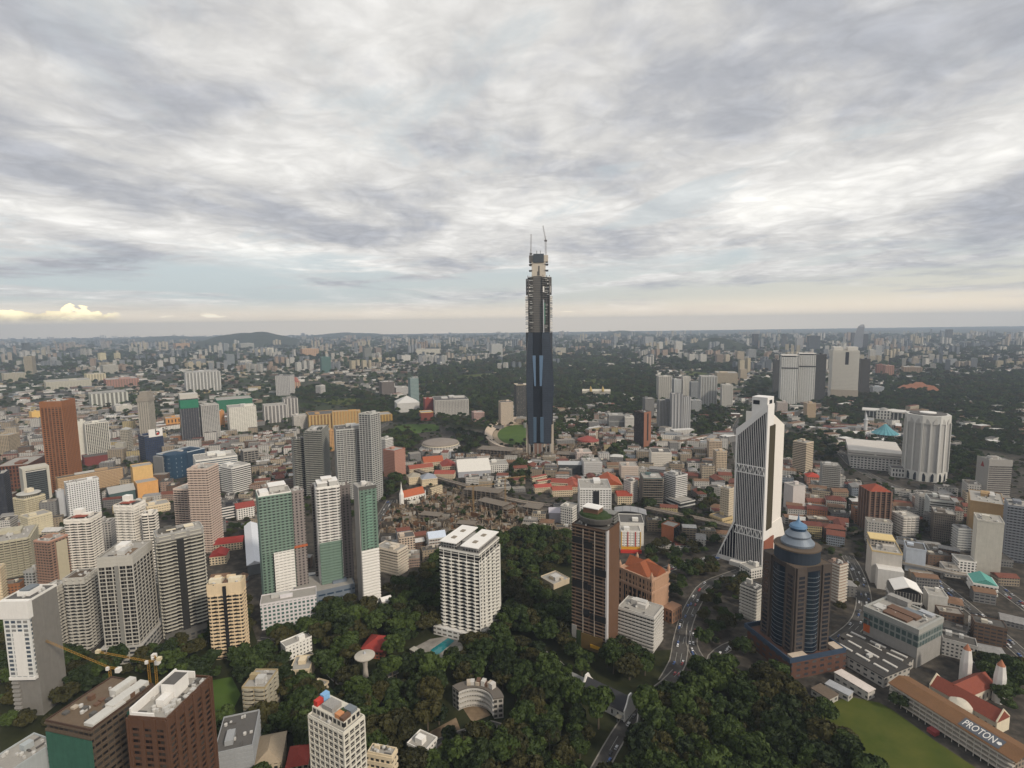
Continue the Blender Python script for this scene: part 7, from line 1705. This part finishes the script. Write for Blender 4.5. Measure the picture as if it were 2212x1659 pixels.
def where(a, px, py):
    if py > a[3] + 14: return 'in front of'
    if py < a[3] - 14 and abs(px - a[1]) < 60: return 'behind'
    return 'beside'
ind, rest = [], []
for p in pts:
    px, py = proj((p[0], p[1], 9 * p[2]))
    (ind if len(ind) < 296 and 4 < px < 2208 and 0 < py < 1652 else rest).append(p)
for x, y, s in ind:
    k = random.randrange(7)
    nm, me = CROWN[k]
    px, py = proj((x, y, 0))
    a = nearest(px, py)
    lab = f'{nm} broadleaf tree {where(a, px, py)} the {a[0]}'
    o = root('broadleaf_tree', lab, 'tree', (x, y, 0), random.uniform(0, 6.28), f'{nm} trees {where(a, px, py)} the {a[0]}')
    o.scale = (s, s, s * random.uniform(.9, 1.2))
    put('crown', me, o)
    put('trunk', TRUNK[k], o)
for poly, share in FARWOOD:           # far woods: clumps sized by what can be told apart at that distance
    xs_ = [p[0] for p in poly]; ys_ = [p[1] for p in poly]
    y = min(ys_)
    while y < max(ys_):
        stp = 2.2 + (y - 740) * .012
        x = min(xs_)
        while x < max(xs_):
            px, py = x + random.uniform(-4, 4), y + random.uniform(-1.2, 1.2)
            x += 6.5
            if random.random() > share or not inpoly(px, py, poly): continue
            if any(inpoly(px, py, m_) for m_ in MEADOW) and random.random() < .85: continue
            g_ = ground(px, py)
            if not clear_of(g_[0], g_[1], 4) or near_road(g_[0], g_[1], 3): continue
            rest.append((g_[0], g_[1], max(.85, 4.6 * g_[1] / 1166 / 6.2) * random.uniform(.8, 1.35)))
        y += stp
for _ in range(15000):                  # street and garden trees scattered through the town
    px = random.uniform(-20, 2232); py = 728 + 480 * random.random() ** 2.1
    if py > 1130 and 300 < px < 1650: continue
    g_ = ground(px, py)
    if not 0 < g_[1] < S - 1500: continue
    if not clear_of(g_[0], g_[1], 5) or near_road(g_[0], g_[1], 3): continue
    rest.append((g_[0], g_[1], max(.55, min(4.5, 4.0 * g_[1] / 1166 / 6.2)) * random.uniform(.6, 1.3)))

def tree_instances(name, pts_, crowns):
    col = bpy.data.collections.new('tree_sources')
    for k, (nm, me) in enumerate(crowns):
        o = bpy.data.objects.new('tree_source', me); col.objects.link(o)
    me = bpy.data.meshes.new(name)
    me.vertices.add(len(pts_))
    me.vertices.foreach_set('co', np.array([(p[0], p[1], -.5) for p in pts_], np.float32).ravel())
    a = me.attributes.new('size', 'FLOAT', 'POINT'); a.data.foreach_set('value', np.array([p[2] for p in pts_], np.float32))
    a = me.attributes.new('turn', 'FLOAT', 'POINT'); a.data.foreach_set('value', rng.uniform(0, 6.28, len(pts_)).astype(np.float32))
    a = me.attributes.new('pick', 'INT', 'POINT'); a.data.foreach_set('value', rng.integers(0, len(crowns), len(pts_)).astype(np.int32))
    me.update()
    o = tag(put(name, me), None, None, None, 'stuff')
    ng = bpy.data.node_groups.new(name, 'GeometryNodeTree')
    ng.interface.new_socket('Geometry', in_out='INPUT', socket_type='NodeSocketGeometry')
    ng.interface.new_socket('Geometry', in_out='OUTPUT', socket_type='NodeSocketGeometry')
    t = NT(ng)
    gi, go = t.n('NodeGroupInput'), t.n('NodeGroupOutput')
    ci = t.n('GeometryNodeCollectionInfo', {'Collection': col, 'Separate Children': True, 'Reset Children': True})
    at = lambda nm, ty: t.n('GeometryNodeInputNamedAttribute', {'Name': nm}, data_type=ty).outputs[0]
    rot = t.vec(0.0, 0.0, at('turn', 'FLOAT'))
    sc_ = t.vec(at('size', 'FLOAT'), at('size', 'FLOAT'), at('size', 'FLOAT'))
    ip = t.n('GeometryNodeInstanceOnPoints', {'Points': gi.outputs[0], 'Instance': ci.outputs[0], 'Pick Instance': True, 'Instance Index': at('pick', 'INT'), 'Rotation': rot, 'Scale': sc_})
    ng.links.new(ip.outputs[0], go.inputs[0])
    md = o.modifiers.new('trees', 'NODES'); md.node_group = ng
    return o
tree_instances('woods', rest, CROWN)

# ---------------------------------------------------------------- low buildings
WALLS = [('white', (.50, .48, .45)), ('white', (.43, .41, .38)), ('cream', (.38, .32, .24)), ('beige', (.28, .23, .17)), ('grey', (.19, .185, .18)), ('pinkish', (.30, .22, .18)), ('pale yellow', (.38, .31, .17)), ('brown', (.13, .085, .06)), ('pale blue', (.24, .27, .31)), ('orange', (.30, .14, .07))]
WW = [4, 4, 4, 4, 5, 1.6, .8, 2.5, .8, .5]
ROOFS = [('red tiled', (.15, .055, .038), 'g'), ('maroon tiled', (.12, .042, .032), 'g'), ('grey metal', (.22, .215, .21), 'g'), ('concrete', (.22, .20, .175), 'f'), ('dark', (.075, .07, .064), 'f'), ('rusty', (.16, .095, .06), 'g'), ('white metal', (.46, .45, .43), 'g')]
RW = [2, 1.6, 3, 4, 4.5, 2.6, 1.0]
DIST = [  # outline, block turn, cell, mean storeys
 ([(1840, 1080), (2000, 1060), (2212, 1090), (2212, 1240), (2050, 1240), (1990, 1200), (1850, 1190)], -24, (30, 20), 3.4), ([(1955, 1160), (2030, 1200), (2212, 1260), (2212, 1430), (2120, 1420), (2050, 1370), (2030, 1330), (1950, 1250)], -28, (25, 17), 3.0),
 ([(1990, 1420), (2060, 1370), (2130, 1420), (2090, 1450)], -30, (24, 16), 3), ([(1870, 1160), (1950, 1160), (1960, 1270), (1910, 1330), (1870, 1280)], -25, (26, 18), 4),
 ([(1330, 985), (1590, 950), (1590, 1070), (1500, 1085), (1440, 1130), (1400, 1085), (1330, 1030)], -14, (30, 20), 3.6), ([(1690, 1010), (1760, 1000), (1860, 1060), (1850, 1160), (1790, 1190), (1700, 1150)], -20, (28, 19), 3.6),
 ([(545, 935), (640, 930), (640, 1070), (545, 1075)], 24, (30, 18), 3), ([(230, 930), (560, 945), (640, 950), (620, 975), (480, 985), (330, 1000), (230, 1010)], 20, (32, 20), 3.4), ([(0, 895), (300, 880), (300, 960), (160, 1000), (0, 1000)], 24, (32, 22), 3.4),
 ([(230, 1000), (340, 1040), (400, 1060), (380, 1110), (230, 1110)], 20, (28, 18), 4), ([(470, 1060), (560, 1070), (630, 1090), (640, 1180), (560, 1130), (470, 1150)], 16, (24, 16), 2.6), ([(0, 1080), (120, 1120), (130, 1160), (0, 1180)], 20, (28, 18), 4),
 ([(870, 980), (1000, 985), (1150, 1005), (1150, 1060), (1100, 1070), (980, 1040), (870, 1000)], 6, (30, 20), 2.8), ([(1130, 995), (1340, 985), (1340, 1040), (1250, 1060), (1130, 1020)], -6, (28, 18), 3), ([(1150, 1100), (1250, 1100), (1250, 1160), (1140, 1155)], -8, (24, 16), 3),
 ([(820, 1170), (970, 1150), (950, 1190), (920, 1225), (830, 1230)], 14, (22, 15), 2.6), ([(1280, 900), (1420, 905), (1420, 985), (1300, 975)], -10, (28, 18), 2.6), ([(1380, 1130), (1440, 1130), (1600, 1160), (1600, 1190), (1440, 1200)], -16, (24, 16), 2.4),
 ([(450, 1180), (550, 1190), (550, 1300), (530, 1330), (450, 1240)], 14, (22, 15), 2.4), ([(630, 1180), (680, 1180), (680, 1280), (640, 1280)], 12, (18, 13), 2.4), ([(1480, 1130), (1590, 1090), (1580, 1130)], -14, (24, 16), 3), ([(1700, 1160), (1790, 1190), (1800, 1280), (1760, 1180)], -20, (24, 16), 3), ([(1100, 880), (1200, 880), (1320, 880), (1320, 960), (1200, 955), (1040, 950)], 0, (34, 24), 2.4),
 ([(0, 1190), (80, 1230), (90, 1300), (0, 1290)], 20, (24, 16), 3), ([(1800, 1210), (1870, 1250), (1870, 1300), (1800, 1300)], -22, (22, 15), 3), ([(1940, 1420), (1980, 1450), (1960, 1480), (1880, 1470), (1800, 1420), (1860, 1390)], -34, (30, 14), 2.4)]
cand = []
for poly, turn, (cw, cdp), fl in DIST:
    gp = np.array([ground(x, y) for x, y in poly])
    cx_, cy_ = gp[:, 0].mean(), gp[:, 1].mean()
    R0 = max(np.hypot(gp[:, 0] - cx_, gp[:, 1] - cy_))
    a = R_(turn)
    ca, sa = math.cos(a), math.sin(a)
    ni, nj = int(R0 / cw) + 1, int(R0 / cdp) + 1
    for j in range(-nj, nj + 1):
        for i in range(-ni, ni + 1):
            lx = i * cw + (int(i / 4) * 9) + random.uniform(-1.5, 1.5) + (j // 2) % 3 * 7; ly = j * cdp + (j // 2) * 11 + random.uniform(-1, 1)
            x, y = cx_ + lx * ca - ly * sa, cy_ + lx * sa + ly * ca
            if y < 150: continue
            px, py = proj((x, y, 0))
            if not (-30 < px < 2242) or not inpoly(px, py, poly): continue
            wd, dd = cw * random.uniform(.72, 1.0), cdp * random.uniform(.7, 1.02)
            if not clear_of(x, y, 8) or near_road(x, y, 8): continue
            if random.random() < .14: continue
            hh = 3.5 * max(1.6, random.gauss(fl, 1.2)) if random.random() > .06 or fl < 3.2 else 3.4 * random.uniform(6, 10)
            rk = random.choices(range(7), RW)[0] if hh < 20 else random.choice((3, 4))
            cand.append((x, y, wd, dd, hh, a + (R_(90) if random.random() < .2 else 0) + random.gauss(0, .12), random.choices(range(10), WW)[0], rk))
            TAKEN.append((x, y, 6))
cand.sort(key=lambda r: r[0] ** 2 + r[1] ** 2)
lowfac = [facade((1, 1, 1), fh=3.4, bay=b_, ww=w_, wh=h_, objcol=True) for b_, w_, h_ in ((3.2, .55, .45), (2.6, .7, .5), (4.5, .8, .4), (3.8, .35, .4))]
roof_o = plain('roof_any', (1, 1, 1), .85, .65, .4, objcol=True)
ORD = ['nearest', 'second nearest', 'third nearest', 'fourth nearest', 'fifth nearest', 'sixth nearest', 'seventh nearest', 'eighth nearest', 'ninth nearest', 'tenth nearest', 'eleventh nearest', 'twelfth nearest']
indl, restl = [], []
for r in cand:
    px, py = proj((r[0], r[1], r[4]))
    (indl if len(indl) < 290 and 6 < px < 2206 and py < 1650 else restl).append(r)
keyed = {}
for r in indl:
    px, py = proj((r[0], r[1], 0))
    a = nearest(px, py)
    size = 'tall ' if r[4] > 20 else ('low ' if r[4] < 8 else '')
    base = f'{size}{WALLS[r[6]][0]} building with {ROOFS[r[7]][0]} roof'
    keyed.setdefault((base, a[0]), []).append((math.hypot(px - a[1], py - a[3]), r))
for (base, short), lst in keyed.items():
    lst.sort(key=lambda e: e[0])
    for k, (_, r) in enumerate(lst):
        x, y, wd, dd, hh, a, wi, ri = r
        lab = f'{base}, {ORD[min(k, 11)]} to the {short}' if len(lst) > 1 else f'{base} near the {short}'
        o = root('town_building', lab, 'building', (x, y, 0), a, 'low buildings of the old town streets')
        put('wall', MB().box(-wd / 2, -dd / 2, 0, wd / 2, dd / 2, hh).mesh('wall', random.choice(lowfac)), o, color=WALLS[wi][1])
        rn, rc, rt = ROOFS[ri]
        if rt == 'g':
            mb = MB().gable(max(wd, dd) / 2, min(wd, dd) / 2, hh + .02, hh + min(wd, dd) * random.uniform(.14, .26), .5, 0, random.choice((0, 0, min(wd, dd) / 2)))
            put('roof', mb.mesh('roof', roof_o), o, (0, 0, 0), 0 if wd >= dd else R_(90), rc)
        else:
            put('roof', MB().box(-wd / 2 + .3, -dd / 2 + .3, hh + .01, wd / 2 - .3, dd / 2 - .3, hh + .25).mesh('roof', roof_o), o, color=rc)
            put('parapet', MB().ring(wd / 2 + .08, dd / 2 + .08, .36, hh - .4, hh + 1.0).mesh('parapet', roof_o), o, color=tuple(q * .9 for q in WALLS[wi][1]))
            for _ in range(random.choice((1, 2, 3))):
                a1, b1 = random.uniform(1, 3.2), random.uniform(1, 2.6)
                put('roof_house', MB().box(-a1, -b1, 0, a1, b1, random.uniform(1.2, 3.4)).mesh('roof_house', roof_o), o, (random.uniform(-.3, .3) * wd, random.uniform(-.3, .3) * dd, hh + .26), color=random.choice(((.45, .44, .42), (.2, .18, .16), (.5, .46, .38))))

# ---------------------------------------------------------------- the city beyond: one mass
far_f = facade((1, 1, 1), (.07, .075, .08), 3.4, 4.5, .5, .45, attr=True)
rows = []
for x, y, wd, dd, hh, a, wi, ri in restl:
    rows.append((x, y, 0, wd, dd, hh, a, WALLS[wi][1], ROOFS[ri][1]))
    if random.random() < .5: rows.append((x, y, hh, wd * .3, dd * .3, 2.5, a, (.4, .39, .37), (.3, .28, .26)))
allwood = [p for p, s_ in FARWOOD if s_ > .5]
def farcity(n_, f_py, tall):
    k = 0
    while k < n_:
        k += 1
        px, py = random.uniform(-40, 2252), f_py()
        if random.random() > .17 and any(inpoly(px, py, p) for p in allwood): continue
        if py > 860 and 560 < px < 1150: continue
        g_ = ground(px, py)
        D_ = g_[1]
        if not 0 < D_ < S - 1500 or abs(g_[0]) > S - 1500: continue
        if not clear_of(g_[0], g_[1], 14) or near_road(g_[0], g_[1], 8): continue
        a = R_(random.choice((12, 30, -20, 55)))
        if random.random() < tall:
            ncl = random.choice((1, 1, 2, 3, 4)); c_ = random.choice(((.40, .38, .34), (.34, .29, .23), (.22, .23, .24), (.42, .36, .25), (.12, .135, .15), (.30, .22, .16), (.46, .44, .40)))
            hh = random.uniform(35, 85) if D_ < 5000 else random.uniform(45, 130)
            for j in range(ncl):
                rows.append((g_[0] + j * 45 * math.cos(a) * random.uniform(.9, 1.2), g_[1] + j * 45 * math.sin(a), 0, random.uniform(18, 34), random.uniform(16, 26), hh * random.uniform(.85, 1.05), a, c_, tuple(q * .8 for q in c_)))
        else:
            c_ = WALLS[random.choices(range(10), WW)[0]][1] if random.random() < .75 else (.66, .64, .60); r_ = (.55, .54, .52) if random.random() < .12 else ROOFS[random.choices(range(7), RW)[0]][1]
            sx = random.uniform(14, 60); rows.append((g_[0], g_[1], 0, sx, random.uniform(12, 26), random.uniform(5, 16), a, c_, r_))
farcity(3000, lambda: 790 + 175 * random.random(), 0.0)
farcity(4400, lambda: 745 + 60 * random.random(), .09)
farcity(2600, lambda: 722 + 30 * random.random() ** 1.2, .18)
v, q, c = boxes(rows)
tag(put('distant_town', np_mesh('distant_town', v, q, far_f, c)), None, None, None, 'stuff')

# ---------------------------------------------------------------- hills
hill_m = veg_mat('hill_woods', (.014, .02, .010), (.04, .048, .022), .006)
def hill(px0, px1, pyb, pyt, dep, seed, skew=0.0):
    a, b = ground(px0, pyb), ground(px1, pyb)
    m_ = (a + b) / 2
    hgt = max(20, height_at(m_[0], m_[1] + dep / 2, pyt))
    n_ = 60; L = np.linalg.norm(b - a)
    r3 = np.random.default_rng(seed); ph = r3.uniform(0, 6.28, 8)
    vv, qq = [], []
    for j in range(21):
        for i in range(n_ + 1):
            s_, t_ = i / n_, j / 20
            prof = math.sin(math.pi * s_) ** 1.1 * (1 + skew * (s_ - .5))
            z_ = hgt * prof * math.sin(math.pi * t_) ** .9 * (1 + .07 * math.sin(9 * s_ + ph[0]) + .05 * math.sin(21 * s_ + ph[1] + 4 * t_) + .03 * math.sin(47 * s_ + ph[2]))
            p = a + (b - a) * s_
            vv.append((p[0], p[1] + dep * t_, z_ - 2))
    for j in range(20):
        for i in range(n_): k = j * (n_ + 1) + i; qq.append((k, k + 1, k + n_ + 2, k + n_ + 1))
    tag(put('hill', np_mesh('hill', vv, qq, hill_m)), None, None, None, 'structure')
hill(330, 640, 752, 719, 2200, 1, -.3)
hill(1500, 1660, 757, 730, 900, 2, .2)
hill(1310, 1440, 728, 713.5, 3000, 3)
hill(600, 830, 732, 718, 4000, 4)
hill(100, 420, 741, 727, 4000, 6)

# ---------------------------------------------------------------- haze
hm_, t_ = new_mat('haze_air')
pv = t_.n('ShaderNodeVolumePrincipled', {'Color': (.58, .68, .83, 1), 'Density': 6.5e-5, 'Anisotropy': 0.2})
t_.n('ShaderNodeOutputMaterial', {1: pv.outputs[0]})
tag(put('haze', MB().box(-S - 500, -S - 500, -3, S + 500, S + 500, 560).mesh('haze', hm_)), None, None, None, 'stuff')
